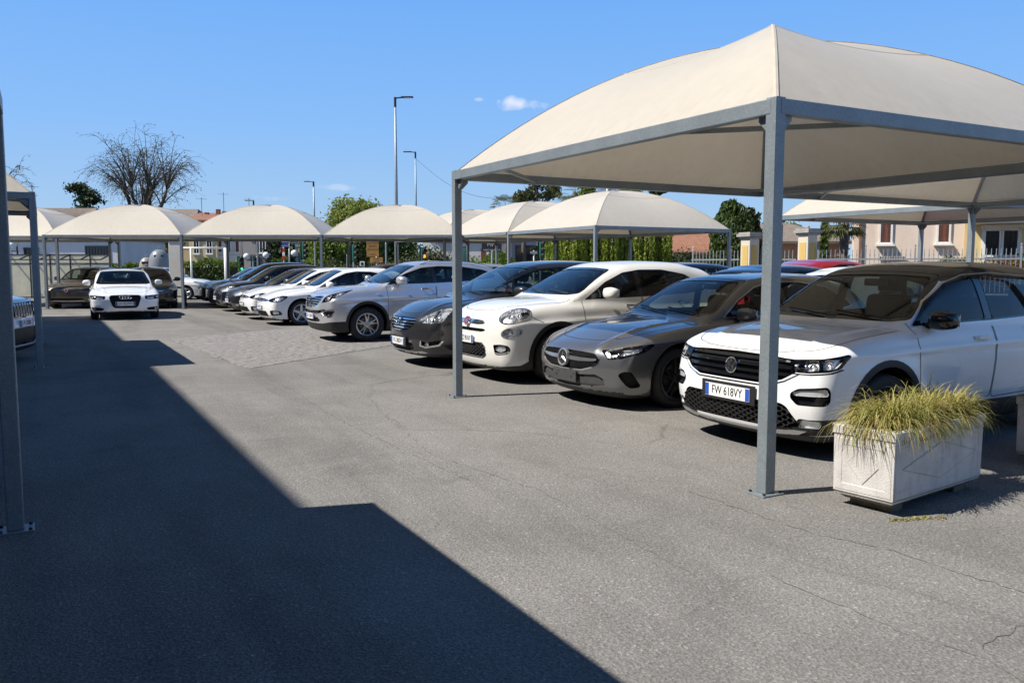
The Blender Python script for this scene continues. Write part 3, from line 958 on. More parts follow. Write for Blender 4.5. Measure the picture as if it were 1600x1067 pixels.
def build_car(c, h=.03, paintm=None, detail=2):
    """returns an Empty with every panel, pane, lamp and wheel under it"""
    sh = Shell(c)
    vs, fs = sh.mesh(h)
    cm = Cutter(vs, fs)
    parts = [dict(name='body', mat=paintm, center=True), dict(name='underbody', mat=MATS['plastic'], center=True)]
    L = c['L']
    ctr = cm.centers()
    cm.pid[(cm.N[:, 2] < -.6) & (ctr[:, 2] < .45)] = 1
    conds = {'F': lambda N, P: (N[:, 0] < .25) & (P[:, 0] < L * .62) & (N[:, 2] > -.99),
             'Q': lambda N, P: (P[:, 0] < L * .5) & (N[:, 2] > -.99) & ((N[:, 0] < -.05) | (N[:, 1] > .3)),
             'S': lambda N, P: N[:, 1] > .18,
             'T': lambda N, P: N[:, 2] > .15,
             'B': lambda N, P: (N[:, 0] > .15) & (P[:, 0] > L * .45)}
    for ft in c['feats']:
        pid = len(parts)
        parts.append(ft)
        P = cm.centers()
        mask = conds[ft['proj']](cm.N, P) & (cm.pid != 1)
        if 'xr' in ft: mask &= (P[:, 0] >= ft['xr'][0]) & (P[:, 0] <= ft['xr'][1])
        if 'zmin' in ft: mask &= P[:, 2] > ft['zmin']
        polys = ft.get('polys') or [rnd(ft['poly'], ft['r']) if ft.get('r') else ft['poly']]
        cm.cut(ft['proj'], polys, pid, mask)
    # wheel arches: openings
    for xa in (c['fa'], c['fa'] + c['wb']):
        P = cm.centers()
        cm.cut('S', [circ(xa, c['R'] + .01, c['ra'], 36)], -1, (P[:, 1] > c['W'] / 2 - .42) & (cm.N[:, 1] > -.3))
    V = cm.V
    groups = {}
    for f, pd in zip(cm.F.tolist(), cm.pid.tolist()): groups.setdefault(pd, []).append(tuple(dict.fromkeys(f)))
    root = empty('parked_car')
    made = {}
    for pid, ft in enumerate(parts):
        if pid not in groups: continue
        d = ft.get('depth', 0.0)
        par = root
        if ft.get('under') in made: par = None
        A = shell_part(sh, V, groups[pid], d, True)
        B = mirror_part(A)
        sets = [join_parts(A, B)] if ft.get('center') else [B, A]
        for si, (pv, pf, pn) in enumerate(sets):
            o = bpy.data.objects.new(ft['name'], mesh_from(ft['name'], pv, pf, pn, ft['mat']))
            parent = root
            if ft.get('under') in made:
                lst = made[ft['under']]
                parent = lst[min(si, len(lst) - 1)]
            link(o, parent)
            made.setdefault(ft.get('key', ft['name']), [None, None])
            k = made[ft.get('key', ft['name'])]
            if ft.get('center'): k[0] = k[1] = o
            else: k[si] = o
            if ft.get('cover'):                        # clear cover flush with the body over a sunken lamp
                cv, cf, cn = shell_part(sh, V, groups[pid], -.003, False)
                if si == 0: cv, cf, cn = mirror_part((cv, cf, cn))
                link(bpy.data.objects.new('lens_cover', mesh_from('lens_cover', cv, cf, cn, MATS['lampglass'])), o)
    body = made['body'][0]
    # surface lookup on the finished half shell
    from mathutils.bvhtree import BVHTree
    bvh = BVHTree.FromPolygons([Vector(v) for v in vs.tolist()], [tuple(int(i) for i in dict.fromkeys(f)) for f in fs])
    def hit(o, d):
        r = bvh.ray_cast(Vector(o), Vector(d))
        return (r[0], Vector(sh.grad(np.array([r[0]]))[0][0])) if r[0] is not None else (Vector(o), -Vector(d))
    c['_hit'] = hit
    # panel gaps: thin dark ribbons lying on the surface
    for g in c.get('gaps', []):
        proj, pts = g['proj'], g['pts']
        U = Vector(PROJ[proj][0]); W_ = Vector(PROJ[proj][1]); D = U.cross(W_)
        line = []
        for (a, b_) in zip(pts[:-1], pts[1:]):
            m = max(1, int(math.hypot(b_[0] - a[0], b_[1] - a[1]) / .04))
            for i in range(m): line.append((a[0] + (b_[0] - a[0]) * i / m, a[1] + (b_[1] - a[1]) * i / m))
        line.append(pts[-1])
        P3 = []
        for (u, v) in line:
            o = U * u + W_ * v
            if proj == 'S': r = bvh.ray_cast(Vector((u, 3, v)), Vector((0, -1, 0)))
            elif proj == 'T': r = bvh.ray_cast(Vector((u, v, 3)), Vector((0, 0, -1)))
            elif proj == 'F': r = bvh.ray_cast(Vector((-2, u, v)), Vector((1, 0, 0)))
            elif proj == 'Q': r = bvh.ray_cast(o + Vector((-2, 2, 0)), Vector((.70711, -.70711, 0)))
            if r[0] is not None: P3.append(r[0])
        if len(P3) < 2: continue
        NA, _ = sh.grad(np.array([tuple(p) for p in P3]))
        gv, gf = [], []
        wd = g.get('w', .007) / 2
        for i, p in enumerate(P3):
            t = (P3[min(i + 1, len(P3) - 1)] - P3[max(i - 1, 0)]).normalized()
            n = Vector(NA[i]); s_ = n.cross(t).normalized()
            for k in (-1, 1): gv.append(tuple(p + n * .0016 + s_ * (k * wd)))
        for i in range(len(P3) - 1): gf.append((2 * i, 2 * i + 1, 2 * i + 3, 2 * i + 2))
        nm = g.get('name', 'panel_gap')
        mt = g.get('mat', MATS['gap'])
        if g.get('center'):
            n0 = len(gv); gv2 = gv + [(x, -y, z) for x, y, z in gv]; gf2 = gf + [tuple(i + n0 for i in f[::-1]) for f in gf]
            link(bpy.data.objects.new(nm, mesh_from(nm, gv2, gf2, None, mt)), root)
        else:
            link(bpy.data.objects.new(nm, mesh_from(nm, [(x, -y, z) for x, y, z in gv], [f[::-1] for f in gf], None, mt)), root)
            link(bpy.data.objects.new(nm, mesh_from(nm, gv, gf, None, mt)), root)
    # wheel wells
    for xa in (c['fa'], c['fa'] + c['wb']):
        for sg in (-1, 1):
            b = MB()
            y1 = c['W'] / 2 - .035; y0 = y1 - .36
            b.lathe([(c['ra'] + .004, y1 - .02), (c['ra'] + .004, y0), (0.02, y0)], (xa, 0, c['R'] + .01), 'y', 28, R(-22), R(202))
            if sg < 0: b.v = [(x, -y, z) for x, y, z in b.v]
            b.build('wheel_arch', MATS['plastic'], root, True, 40)
    # wheels
    tyre, rim, disc, nut = wheel_meshes(c)
    for xa in (c['fa'], c['fa'] + c['wb']):
        for sg in (-1, 1):
            w = empty('wheel', (xa, sg * (c['W'] / 2 - c.get('wi', .125)), c['R']), 0 if sg < 0 else math.pi, root)
            if xa == c['fa'] and c.get('steer'): w.rotation_euler[2] += c['steer']
            for me in (tyre, rim, disc, nut): link(bpy.data.objects.new(me.name, me), w)
    # cabin: dark lining, dash, seats, wheel
    win_ids = {i for i, p in enumerate(parts) if p.get('glass')}
    (xb, zb), (xt, zt) = c['ws']
    lf = []
    for pid, fl in groups.items():
        if pid in win_ids or pid in (-1, 1) or parts[pid].get('nolining'): continue
        for f in fl:
            m = [sum(V[i][k] for i in f) / len(f) for k in (0, 1, 2)]
            if m[0] > xb + .05 and m[0] < L - .12 and m[2] > .5: lf.append(f)
    if lf and detail > 0:
        A = shell_part(sh, V, lf, -.028, False, flip=True)
        pv, pf, pn = join_parts(A, mirror_part(A))
        link(bpy.data.objects.new('cabin_lining', mesh_from('cabin_lining', pv, pf, pn, MATS['trim'])), root)
    if detail > 0:
        b = MB()
        hw = c['W'] / 2 - .13
        zd = c['belt'] - .03
        b.ext([(xb + .10, .45), (xb + .10, zb - .045), (xb + .30, zd), (xb + .62, zd + .0), (xb + .72, zd - .06), (xb + .70, zd - .25), (xb + .5, .45)], (0, -hw, 0), (1, 0, 0), (0, 0, 1), (0, 1, 0), 2 * hw)
        b.build('dashboard', MATS['trim'], root)
        b = MB(); b.box(((xb + L - .4) / 2 + .2, 0, .42), (L - .5 - xb, 2 * hw, .1)); b.build('cabin_floor', MATS['trim'], root)
        xs = c.get('seatx', xb + 1.22)
        zs = c['belt'] - .42
        for yy in (-.37, .37):
            s_ = empty('front_seat', (xs, yy, zs), 0, root)
            b = MB(); rbox(b, (-.2, 0, 0), (.52, .48, .16), 0, .06); b.build('seat_cushion', MATS['seat'], s_, True, 60)
            b = MB(); rbox(b, (.12, 0, .34), (.13, .46, .62), .22, .05); b.build('seat_back', MATS['seat'], s_, True, 60)
            b = MB(); rbox(b, (.20, 0, .76), (.09, .26, .17), .15, .04); b.tube([(.17, -.05, .62), (.19, -.05, .72)], .008, 6); b.tube([(.17, .05, .62), (.19, .05, .72)], .008, 6)
            b.build('headrest', MATS['seat'], s_, True, 60)
        xr = min(xs + 1.0, L - .75)
        s_ = empty('rear_seat', (xr, 0, zs), 0, root)
        b = MB(); rbox(b, (-.2, 0, 0), (.5, 1.2, .16), 0, .06); rbox(b, (.12, 0, .32), (.13, 1.25, .58), .22, .05); b.build('seat_back', MATS['seat'], s_, True, 60)
        for yy in (-.38, .38):
            b = MB(); rbox(b, (.2, yy, .68), (.09, .25, .14), .15, .04); b.build('headrest', MATS['seat'], s_, True, 60)
        b = MB()
        sw = Vector((xs - .55, -.37, c['belt'] - .02)); ring = []
        for k in range(25):
            a = 2 * math.pi * k / 24
            ring.append(sw + Vector((.06 * math.sin(a), .18 * math.cos(a), .17 * math.sin(a))))
        b.tube(ring, .014, 6, False); rbox(b, tuple(sw + Vector((-.03, 0, -.02))), (.05, .16, .12), .3, .02)
        b.bar(sw + Vector((-.02, -.17, 0)), sw + Vector((-.02, .17, 0)), .02, .03)
        b.build('steering_wheel', MATS['trim'], root, True, 50)
        # inside mirror
        b = MB(); rbox(b, (xt + .02, 0, zt - .10), (.03, .24, .07), 0, .014); b.build('rear_view_mirror', MATS['plastic'], root, True, 50)
    # outside mirrors
    if 'mirror' in c:
        mx, my, mz = c['mirror'][:3]; ms = c['mirror'][3] if len(c['mirror']) > 3 else 1.0
        for sg in (-1, 1):
            m = empty('door_mirror', (mx, sg * my, mz), 0, root)
            b = MB(); t = MB().box((0, 0, 0), (1, 1, 1), 0, .0)
            bmm = bmesh.new(); bmesh.ops.create_cube(bmm, size=1); bmesh.ops.subdivide_edges(bmm, edges=bmm.edges[:], cuts=3, use_grid_fill=True)
            pts = []
            for v in bmm.verts:
                p = v.co * 2; q = Vector((p.x, p.y, p.z)); l = max(abs(q.x), abs(q.y), abs(q.z)); n = q.normalized()
                w_ = q * .26 + n * .80
                x = w_.x * .075; y = w_.y * .105; z = w_.z * .078
                if x > .045: x = .045 + (x - .045) * .15
                x += .25 * y; z *= (1 - .9 * y)
                pts.append(((x) * ms, sg * (y + .095) * ms, z * ms))
            bmm.verts.index_update()
            b.add(pts, [tuple(v.index for v in f.verts) for f in bmm.faces]); bmm.free()
            b.build('mirror_shell', c.get('mirror_mat', paintm), m, True, 70)
            b = MB(); b.box((.052 * ms + .03 * ms, sg * .105 * ms, 0), (.006, .15 * ms, .10 * ms), 0, .002)
            b.build('mirror_glass', MATS['chrome'], m)
            b = MB(); b.tube([(0.01, sg * -.06, -.05), (.01, sg * .06, -.03)], [.032, .026], 8); b.build('mirror_arm', MATS['plastic'], m, True, 50)
    # door handles
    for (hx, hzz) in c.get('handles', []):
        for sg in (-1, 1):
            p, n = hit((hx, 3, hzz), (0, -1, 0))
            b = MB()
            pts = [(-.105, .004), (-.08, .024), (0, .03), (.08, .024), (.105, .004)]
            for k in range(len(pts) - 1):
                b.bar((hx + pts[k][0], sg * (p.y + pts[k][1]), hzz), (hx + pts[k + 1][0], sg * (p.y + pts[k + 1][1]), hzz), .016, .028)
            b.build('door_handle', c.get('handle_mat', paintm), root, True, 50)
    # wipers
    if c.get('wipers', True) and detail > 1:
        for (y0, y1) in ((-.62, -.05), (-.1, .52)):
            P3 = []
            for k in range(5):
                t = k / 4; yy = y0 + (y1 - y0) * t; zz = zb + .035 + .05 * t
                r, n = hit((-2, abs(yy), zz), (1, 0, 0)); P3.append(Vector((r.x, yy, r.z)) + Vector((-.012, 0, .014)))
            b = MB(); b.tube(P3, .008, 6); b.build('wiper', MATS['plastic'], root)
    # aerial, roof rails
    if c.get('rails'):
        x0, x1, yr = c['rails']
        for sg in (-1, 1):
            P3 = []
            for k in range(13):
                x = x0 + (x1 - x0) * k / 12; r, n = hit((x, yr, 3), (0, 0, -1))
                P3.append((x, sg * yr, r.z + .038 * min(1, min(k, 12 - k) / 1.2)))
            b = MB(); b.tube(P3, .013, 6); b.build('roof_rail', c.get('rail_mat', MATS['chrome']), root, True, 50)
    for fn in c.get('extras', []): fn(c, root, hit, made, paintm)
    return root

def put_plate(text, z, w=.52, hh=.11, y=0.0, frame=True, left='blue', sx=.92, tilt=0):
    def fn(c, root, hit, made, pm):
        r, n = hit((-2, abs(y), z), (1, 0, 0))
        e = empty('number_plate', (r.x - .012, y, z), 0, root)
        if tilt: e.rotation_euler[1] = tilt
        if frame:
            b = MB(); b.box((.004, 0, 0), (.012, w + .10, hh + .05), 0, .004); b.box((.03, 0, 0), (.05, w * .8, hh * .7)); b.build('plate_holder', MATS['plastic'], e)
        b = MB(); b.box((-.006, 0, 0), (.008, w, hh), 0, .002); b.build('plate', MATS['platewhite'], e)
        b = MB()
        for s_ in (-1, 1): b.box((-.0105, s_ * (w / 2 - .024), 0), (.0016, .044, hh - .008))
        b.build('blue_band', MATS['plateblue'], e)
        if text:
            me = text_mesh('plate_text', text, hh * .92, MATS['gap'], sx * .86 * w / .52)
            o = bpy.data.objects.new('plate_text', me); link(o, e)
            o.matrix_local = Matrix(((0, 0, -1, -.0112), (-1, 0, 0, 0), (0, 1, 0, 0), (0, 0, 0, 1)))
    return fn
def _ring(b, cy, cz, ro, ri, x0, x1, n=28):
    b.lathe([(ri, x0 + .004), ((ri + ro) / 2, x0), (ro, x0 + .004), (ro, x1), (ri, x1), (ri, x0 + .004)], (0, cy, cz), 'x', n)
def put_badge(kind, z, size, y=0.0, proud=.012, mat=None):
    def fn(c, root, hit, made, pm):
        r, n = hit((-2, 0, z), (1, 0, 0))
        e = empty('badge', (r.x - proud, 0, z), 0, root)
        e.rotation_euler[1] = math.atan2(n.z, -n.x) * .8
        ch = mat or MATS['chrome']
        s = size
        if kind in ('vw', 'star'):
            b = MB(); b.lathe([(0, .004), (s * .92, .004), (s * .92, .03)], (0, 0, 0), 'x', 28); b.build('badge_back', MATS['plastic'], e, True, 40)
        b = MB()
        w = s * .15
        def st(p, q, ww=w): b.bar((0.0, p[0] * s, p[1] * s), (0.0, q[0] * s, q[1] * s), .008, ww)
        if kind == 'vw':
            _ring(b, 0, 0, s, s * .86, -.006, .03)
            st((-.38, .82), (0, .12)); st((.38, .82), (0, .12))
            st((-.72, .42), (-.36, -.68)); st((.72, .42), (.36, -.68)); st((-.36, -.68), (0, .0)); st((.36, -.68), (0, .0))
        elif kind == 'star':
            _ring(b, 0, 0, s, s * .80, -.008, .03)
            for k in range(3):
                a = math.pi / 2 + k * 2 * math.pi / 3
                tip = (math.cos(a) * s * .84, math.sin(a) * s * .84)
                l1 = (math.cos(a + 1.047) * s * .15, math.sin(a + 1.047) * s * .15); l2 = (math.cos(a - 1.047) * s * .15, math.sin(a - 1.047) * s * .15)
                b.add([(-.004, *tip), (-.004, *l1), (-.016, 0, 0), (-.004, *l2), (.008, *tip), (.008, *l1), (.008, *l2)], [(0, 1, 2), (0, 2, 3), (0, 4, 5, 1), (0, 3, 6, 4), (1, 5, 2), (2, 6, 3)])
        elif kind == 'rings':
            for k in range(4): _ring(b, (k - 1.5) * s * 1.42, 0, s, s * .8, -.006, .012)
        elif kind == 'bolt':
            _ring(b, 0, 0, s, s * .84, -.006, .03); st((-1.15, -.10), (.3, .06), s * .16); st((1.15, .10), (-.3, -.06), s * .16)
        elif kind == 'oval':
            _ring(b, 0, 0, s, s * .8, -.004, .02); b.v = [(x, y * 1.75, z_) for x, y, z_ in b.v]
            for yy in (-.8, 0, .8): st((yy - .15, -.35), (yy + .15, .35), s * .2)
        elif kind == 'disc':
            _ring(b, 0, 0, s, s * .78, -.008, .02)
        b.build('badge_mark', MATS['satin'] if kind == 'star' else ch, e, kind != 'star', 40)
        if kind == 'disc':
            b = MB(); b.lathe([(0, -.004), (s * .78, -.002), (s * .78, .02)], (0, 0, 0), 'x', 24); b.build('badge_back', MATS['badgered'], e, True, 40)
            b = MB()
            for k in range(4): b.box((-.005, (k - 1.5) * s * .3, 0), (.003, s * .14, s * .55))
            b.build('badge_letters', MATS['chrome'], e)
    return fn
def put_hex(poly, s, depth=.010, mat='plastic', slant=False):
    """moulded honeycomb standing in a recessed grille opening: poly in (y, z), half of a symmetrical outline"""
    def fn(c, root, hit, made, pm):
        b = MB()
        z0, z1 = min(p[1] for p in poly), max(p[1] for p in poly); y1 = max(p[0] for p in poly)
        row = 0; z = z0 + s * .2
        while z < z1:
            y = (s * .9 if row % 2 else 0)
            while y < y1:
                if pip(poly, y if y > 0 else .001, z):
                    p, n = hit((-2, y, z), (1, 0, 0))
                    for sg in ((-1, 1) if y > 0 else (1,)):
                        V_ = []
                        for k in range(6):
                            ca, sa = math.cos(R(60 * k)), math.sin(R(60 * k))
                            for rr_, xx in ((.62, depth), (.56, depth * .2), (.44, depth * .2), (.40, depth + .012)):
                                dy = rr_ * s * ca * 1.7; dz = rr_ * s * sa * .84
                                V_.append((p.x + xx + (dy * -n.y / min(-.3, n.x)) * -1, sg * (y + dy), z + dz))
                        F_ = []
                        for k in range(6):
                            k2 = (k + 1) % 6
                            for q in range(3): F_.append((k * 4 + q, k2 * 4 + q, k2 * 4 + q + 1, k * 4 + q + 1))
                        b.add(V_, F_)
                y += s * 1.8
            z += s * .44; row += 1
        if b.v: b.build('grille_mesh', MATS[mat], root)
    return fn
def put_lens(uvs, key='headlight', depth=.035, under=True):
    """round projector lenses standing inside a lamp: (u along the corner, z, radius)"""
    def fn(c, root, hit, made, pm):
        if key not in made: return
        for (u, z, r) in uvs:
            o = Vector((.70711, .70711, 0)) * u + Vector((-2, 2, z))
            p, n = hit(o, (.70711, -.70711, 0))
            for si, sg in ((0, -1), (1, 1)):
                b = MB()
                d = Vector((-.9, .42, 0)).normalized()
                P = p - n * depth
                t = MB(); t.lathe([(r * .2, .03), (r, .02), (r * 1.02, -.012), (r * .9, -.02), (r * .78, -.004), (r * .7, .004), (r * .45, -.01), (0, -.014)], (0, 0, 0), 'x', 20)
                a = math.atan2(-d.y, -d.x)
                ca, sa = math.cos(a), math.sin(a)
                b.add([(P.x + x * ca - y * sa, sg * (P.y + x * sa + y * ca), P.z + zz) for x, y, zz in t.v], t.f)
                b.build('lamp_lens', MATS['lampchrome'], made[key][si], True, 50)
    return fn
def feat(name, proj, poly, mat, **k):
    d = dict(name=name, proj=proj, poly=poly, mat=mat); d.update(k); return d
M_RUBBER = plain('rubber', (.018, .018, .019), .75, var=.25, scale=20, bumpy=.2)
plain('alloy', (.62, .63, .65), .28, .85, .06, 15)
plain('alloydark', (.03, .03, .032), .3, .4, .1, 15)
plain('brake', (.16, .15, .14), .45, .8, .25, 30)
plain('plastic', (.014, .014, .015), .55, 0, .2, 25, .15)
plain('plasticgrey', (.05, .05, .052), .6, 0, .15, 25, .15)
plain('glossblack', (.008, .008, .009), .12, 0, .1, 10, 0, .6)
plain('gap', (.006, .006, .006), .8, 0, .1)
plain('trim', (.022, .022, .023), .75, 0, .2, 12, .1)
plain('seat', (.022, .022, .024), .85, 0, .25, 14, .2)
plain('chrome', (.85, .86, .88), .08, 1.0, .03, 10)
plain('satin', (.62, .63, .65), .28, .9, .05, 20)
plain('lampchrome', (.80, .82, .85), .22, .55, .15, 45)
plain('lampdark', (.10, .10, .11), .2, .7, .35, 30)
plain('platewhite', (.78, .79, .80), .4, 0, .03, 30)
plain('plateblue', (.02, .09, .45), .4, 0, .05, 30)
plain('badgered', (.35, .01, .02), .25, 0, .1, 30)
plain('amber', (.7, .22, .02), .3, 0, .1, 30)
plain('taillight', (.35, .008, .01), .15, 0, .15, 20, 0, .8)
glass_mat('glass', .68, (.86, .98, .95), 1.5)
glass_mat('glassdark', .40, (.85, .97, .96), 1.5)
glass_mat('lampglass', .96, (1, 1, 1), 1.45)
PT = dict(white=paint('paint_white', (.82, .83, .85), 0, .3), pearl=paint('paint_pearl', (.80, .795, .77), .0, .3), grey=paint('paint_grey', (.185, .19, .205), .7, .3, .15),
          brown=paint('paint_brown', (.048, .047, .052), .6, .3, .2), silver=paint('paint_silver', (.66, .67, .71), .7, .32, .08), black=paint('paint_black', (.008, .008, .009), .1, .25),
          anthracite=paint('paint_anthracite', (.022, .023, .026), .5, .3, .15), navy=paint('paint_navy', (.010, .014, .030), .3, .28), red=paint('paint_red', (.35, .012, .03), .1, .3),
          bronze=paint('paint_bronze', (.10, .085, .07), .6, .34, .12))
def inset_poly(poly, d):
    n = len(poly); area = sum(poly[i][0] * poly[(i + 1) % n][1] - poly[(i + 1) % n][0] * poly[i][1] for i in range(n))
    sg = 1 if area > 0 else -1
    L_ = []
    for i in range(n):
        a, b = Vector(poly[i]), Vector(poly[(i + 1) % n]); t = (b - a).normalized(); nn = Vector((-t.y, t.x)) * sg
        L_.append((a + nn * d, t))
    out = []
    for i in range(n):
        (p, t), (q, s) = L_[i - 1], L_[i]
        cr = t.x * s.y - t.y * s.x
        if abs(cr) < 1e-4: out.append((q.x, q.y)); continue
        k = ((q - p).x * s.y - (q - p).y * s.x) / cr
        w = p + t * k; out.append((w.x, w.y))
    return out
def clip_poly(poly, a, b):
    """keep what lies left of the line a->b"""
    out = []; n = len(poly)
    def sd(p): return (b[0] - a[0]) * (p[1] - a[1]) - (b[1] - a[1]) * (p[0] - a[0])
    for i in range(n):
        p, q = poly[i], poly[(i + 1) % n]; sp, sq = sd(p), sd(q)
        if sp >= 0: out.append(p)
        if (sp > 0) != (sq > 0) and abs(sp - sq) > 1e-12:
            t = sp / (sp - sq); out.append((p[0] + (q[0] - p[0]) * t, p[1] + (q[1] - p[1]) * t))
    return out
def car_base(L, W, H, fa, wb, Rw, zl, xc, zc, xt, zt, belt, **k):
    c = dict(L=L, W=W, H=H, fa=fa, wb=wb, R=Rw, ra=Rw + .05, rim=Rw - .10, spokes=('wide', 5), flare=.012, cz=.72, belt=belt,
             crown=.075, sweep=.17, spow=2.8, rsweep=.16, k_sh=.12, k_nose=.13, t1=.22, t2=.26, rc=.055, bow=.17,
             ws=((xc, zc), (xt, zt)), rw=((L - .10, belt), (L - .55, H - .10)), gaps=[], extras=[], handles=[])
    c['hood'] = [(-.1, zl - .16), (.06, zl - .035), (.16, zl), (xc * .55, zl + (zc - zl) * .70), (xc, zc - .01), (xc + .5, zc + .01), (L * .62, belt + .01), (L + .1, belt - .02)]
    c['roof'] = [(xt - .5, zt - .17), (xt, zt + .01), (xt + .35, H - .018), (xt + .8, H), (xt + 1.3, H - .012), (L - .8, H - .065), (L - .2, H - .16)]
    c['nose'] = [(.1, .24), (.2, .10), (.3, .03), (.42, .0), (.56, .0), (zl - .14, .015), (zl - .05, .045), (zl + .03, .11), (zl + .3, .5)]
    c['tail'] = [(.1, L - .22), (.25, L - .05), (.45, L), (.65, L - .01), (.9, L - .06), (1.2, L - .18)]
    c['inset'] = [(.1, .13), (.2, .07), (.3, .035), (.42, .018), (.6, .004), (.72, .0), (.82, .008), (.92, .03), (1.02, .06), (1.3, .2)]
    hw = W / 2
    c['plan'] = [(-.1, hw - .09), (.2, hw - .045), (.5, hw - .018), (fa + .2, hw - .012), (L * .5, hw - .012), (L - .8, hw - .014), (L - .25, hw - .05), (L + .1, hw - .10)]
    c['gplan'] = [(xc - .3, hw - .17), (xc + .3, hw - .115), (xt + .3, hw - .085), (L * .62, hw - .085), (L - .9, hw - .12), (L, hw - .22)]
    c['sill'] = [(-.1, .20), (.25, .17), (fa + .5, .165), (L - .6, .18), (L, .30)]
    c.update(k)
    return c
def glazing(c, dlo, pillars, wsb=.045, wst=.03, ywb=None, ywt=None, dark_rear=True, trim='glossblack', fd=None, rd=None, chrome=None):
    """windscreen, side panes between the pillars, rear screen, doors"""
    (xb, zb), (xt, zt) = c['ws']
    fs = []
    hw = c['W'] / 2
    ywb = ywb or hw - .19; ywt = ywt or hw - .33
    outer = [(-.03, zb + wsb - .02), (ywb - .1, zb + wsb - .02), (ywb + .01, zb + wsb), (ywb, zb + wsb + .05), (ywt + .025, zt - .045), (ywt - .02, zt - .018), (ywt * .5, zt - wst + .030), (-.03, zt - wst + .036)]
    inner = [(-.03, zb + wsb + .012), (ywb - .12, zb + wsb + .012), (ywb - .03, zb + wsb + .03), (ywb - .03, zb + wsb + .06), (ywt - .01, zt - .07), (ywt - .04, zt - .045), (ywt * .5, zt - wst), (-.03, zt - wst + .006)]
    sc = c.get('mats', {})
    if fd: fs.append(feat('front_door', 'S', fd, c['paint'], r=.06, key='fd'))
    if rd: fs.append(feat('rear_door', 'S', rd, c['paint'], r=.06, key='rd'))
    fs.append(feat('windscreen_frame', 'F', outer, MATS['glossblack'], r=.05, center=True, depth=-.002, xr=(xb - .2, xt + .5)))
    fs.append(feat('windscreen', 'F', inner, MATS['glass'], r=.05, center=True, glass=True, depth=-.005, xr=(xb - .2, xt + .5)))
    if chrome: fs.append(feat('window_trim', 'S', inset_poly(dlo, -.009), MATS[chrome], r=.02, depth=.001))
    fs.append(feat('window_frame', 'S', dlo, MATS[trim], r=.03, depth=-.002, key='dlo'))
    x = None
    segs = []
    prev = None
    P = [None] + list(pillars) + [None]
    base = inset_poly(dlo, .016)
    for i in range(len(P) - 1):
        poly = base
        if P[i] is not None:
            (x0, z0), (x1, z1), w = P[i]; poly = clip_poly(poly, (x1 + w / 2, z1), (x0 + w / 2, z0))
        if P[i + 1] is not None:
            (x0, z0), (x1, z1), w = P[i + 1]; poly = clip_poly(poly, (x0 - w / 2, z0), (x1 - w / 2, z1))
        if len(poly) >= 3:
            fs.append(feat('side_window', 'S', poly, MATS['glass' if i < len(pillars) or not dark_rear else 'glassdark'], r=.025, glass=True, depth=-.006))
    (xb2, zb2), (xt2, zt2) = c['rw']
    yb = hw - .28
    fs.append(feat('rear_window', 'B', [(-.03, zb2 + .06), (yb, zb2 + .06), (yb + .03, zb2 + .12), (yb - .12, zt2 - .05), (-.03, zt2 - .03)], MATS['glassdark'], r=.05, center=True, glass=True, depth=-.005, xr=(xt, 9)))
    return fs
def open_round(pts, r=.05):
    out = [pts[0]]
    for i in range(1, len(pts) - 1):
        a, p, b = Vector(pts[i - 1]), Vector(pts[i]), Vector(pts[i + 1])
        la, lb = (a - p).length, (b - p).length; t = min(r, la * .45, lb * .45)
        pa, pb = p + (a - p) * (t / la), p + (b - p) * (t / lb)
        for k in range(4):
            q = k / 3; w = pa * (1 - q) ** 2 + p * 2 * q * (1 - q) + pb * q * q; out.append((w.x, w.y))
    return out + [pts[-1]]
def shut_lines(c, fd, rd, hood=None):
    """door gaps up to the window line, and the bonnet edge"""
    g = []
    for poly in (fd, rd):
        if poly:
            k = max(i for i, p in enumerate(poly[:6]) if p[1] <= c['belt'] + .06)
            pts = poly[:k + 1]
            if poly[-1][1] <= c['belt'] + .12: pts = [poly[-1]] + pts
            g.append(dict(proj='S', pts=open_round(pts), w=.007))
    if hood: g.append(dict(proj='T', pts=open_round(hood, .12), w=.007, center=True, name='bonnet_gap'))
    return g
def arch_clad(c, w, mat):
    out = []
    for xa in (c['fa'], c['fa'] + c['wb']):
        out.append(feat('arch_cladding', 'S', circ(xa, c['R'] + .01, c['ra'] + w, 36), mat, depth=.006))
    return out
def tails(c, z0, z1, y0):
    hw = c['W'] / 2
    return [feat('tail_light', 'B', [(y0, z0), (hw + .05, z0), (hw + .05, z1), (y0, z1)], MATS['taillight'], r=.03, depth=.003)]
def slats(poly, z0, z1, n, w, name='grille_slat', mat='plastic', depth=-.008, proj='F', **k):
    """horizontal bars across a grille outline"""
    out = []
    base = inset_poly(poly, .006)
    for i in range(n):
        zz = z0 + (z1 - z0) * (i + .5) / n
        p = clip_poly(base, (0, zz - w / 2), (1, zz - w / 2)); p = clip_poly(p, (1, zz + w / 2), (0, zz + w / 2))
        if len(p) >= 3: out.append(feat(name, proj, p, MATS[mat], center=k.get('center', True), depth=depth, nolining=True))
    return out
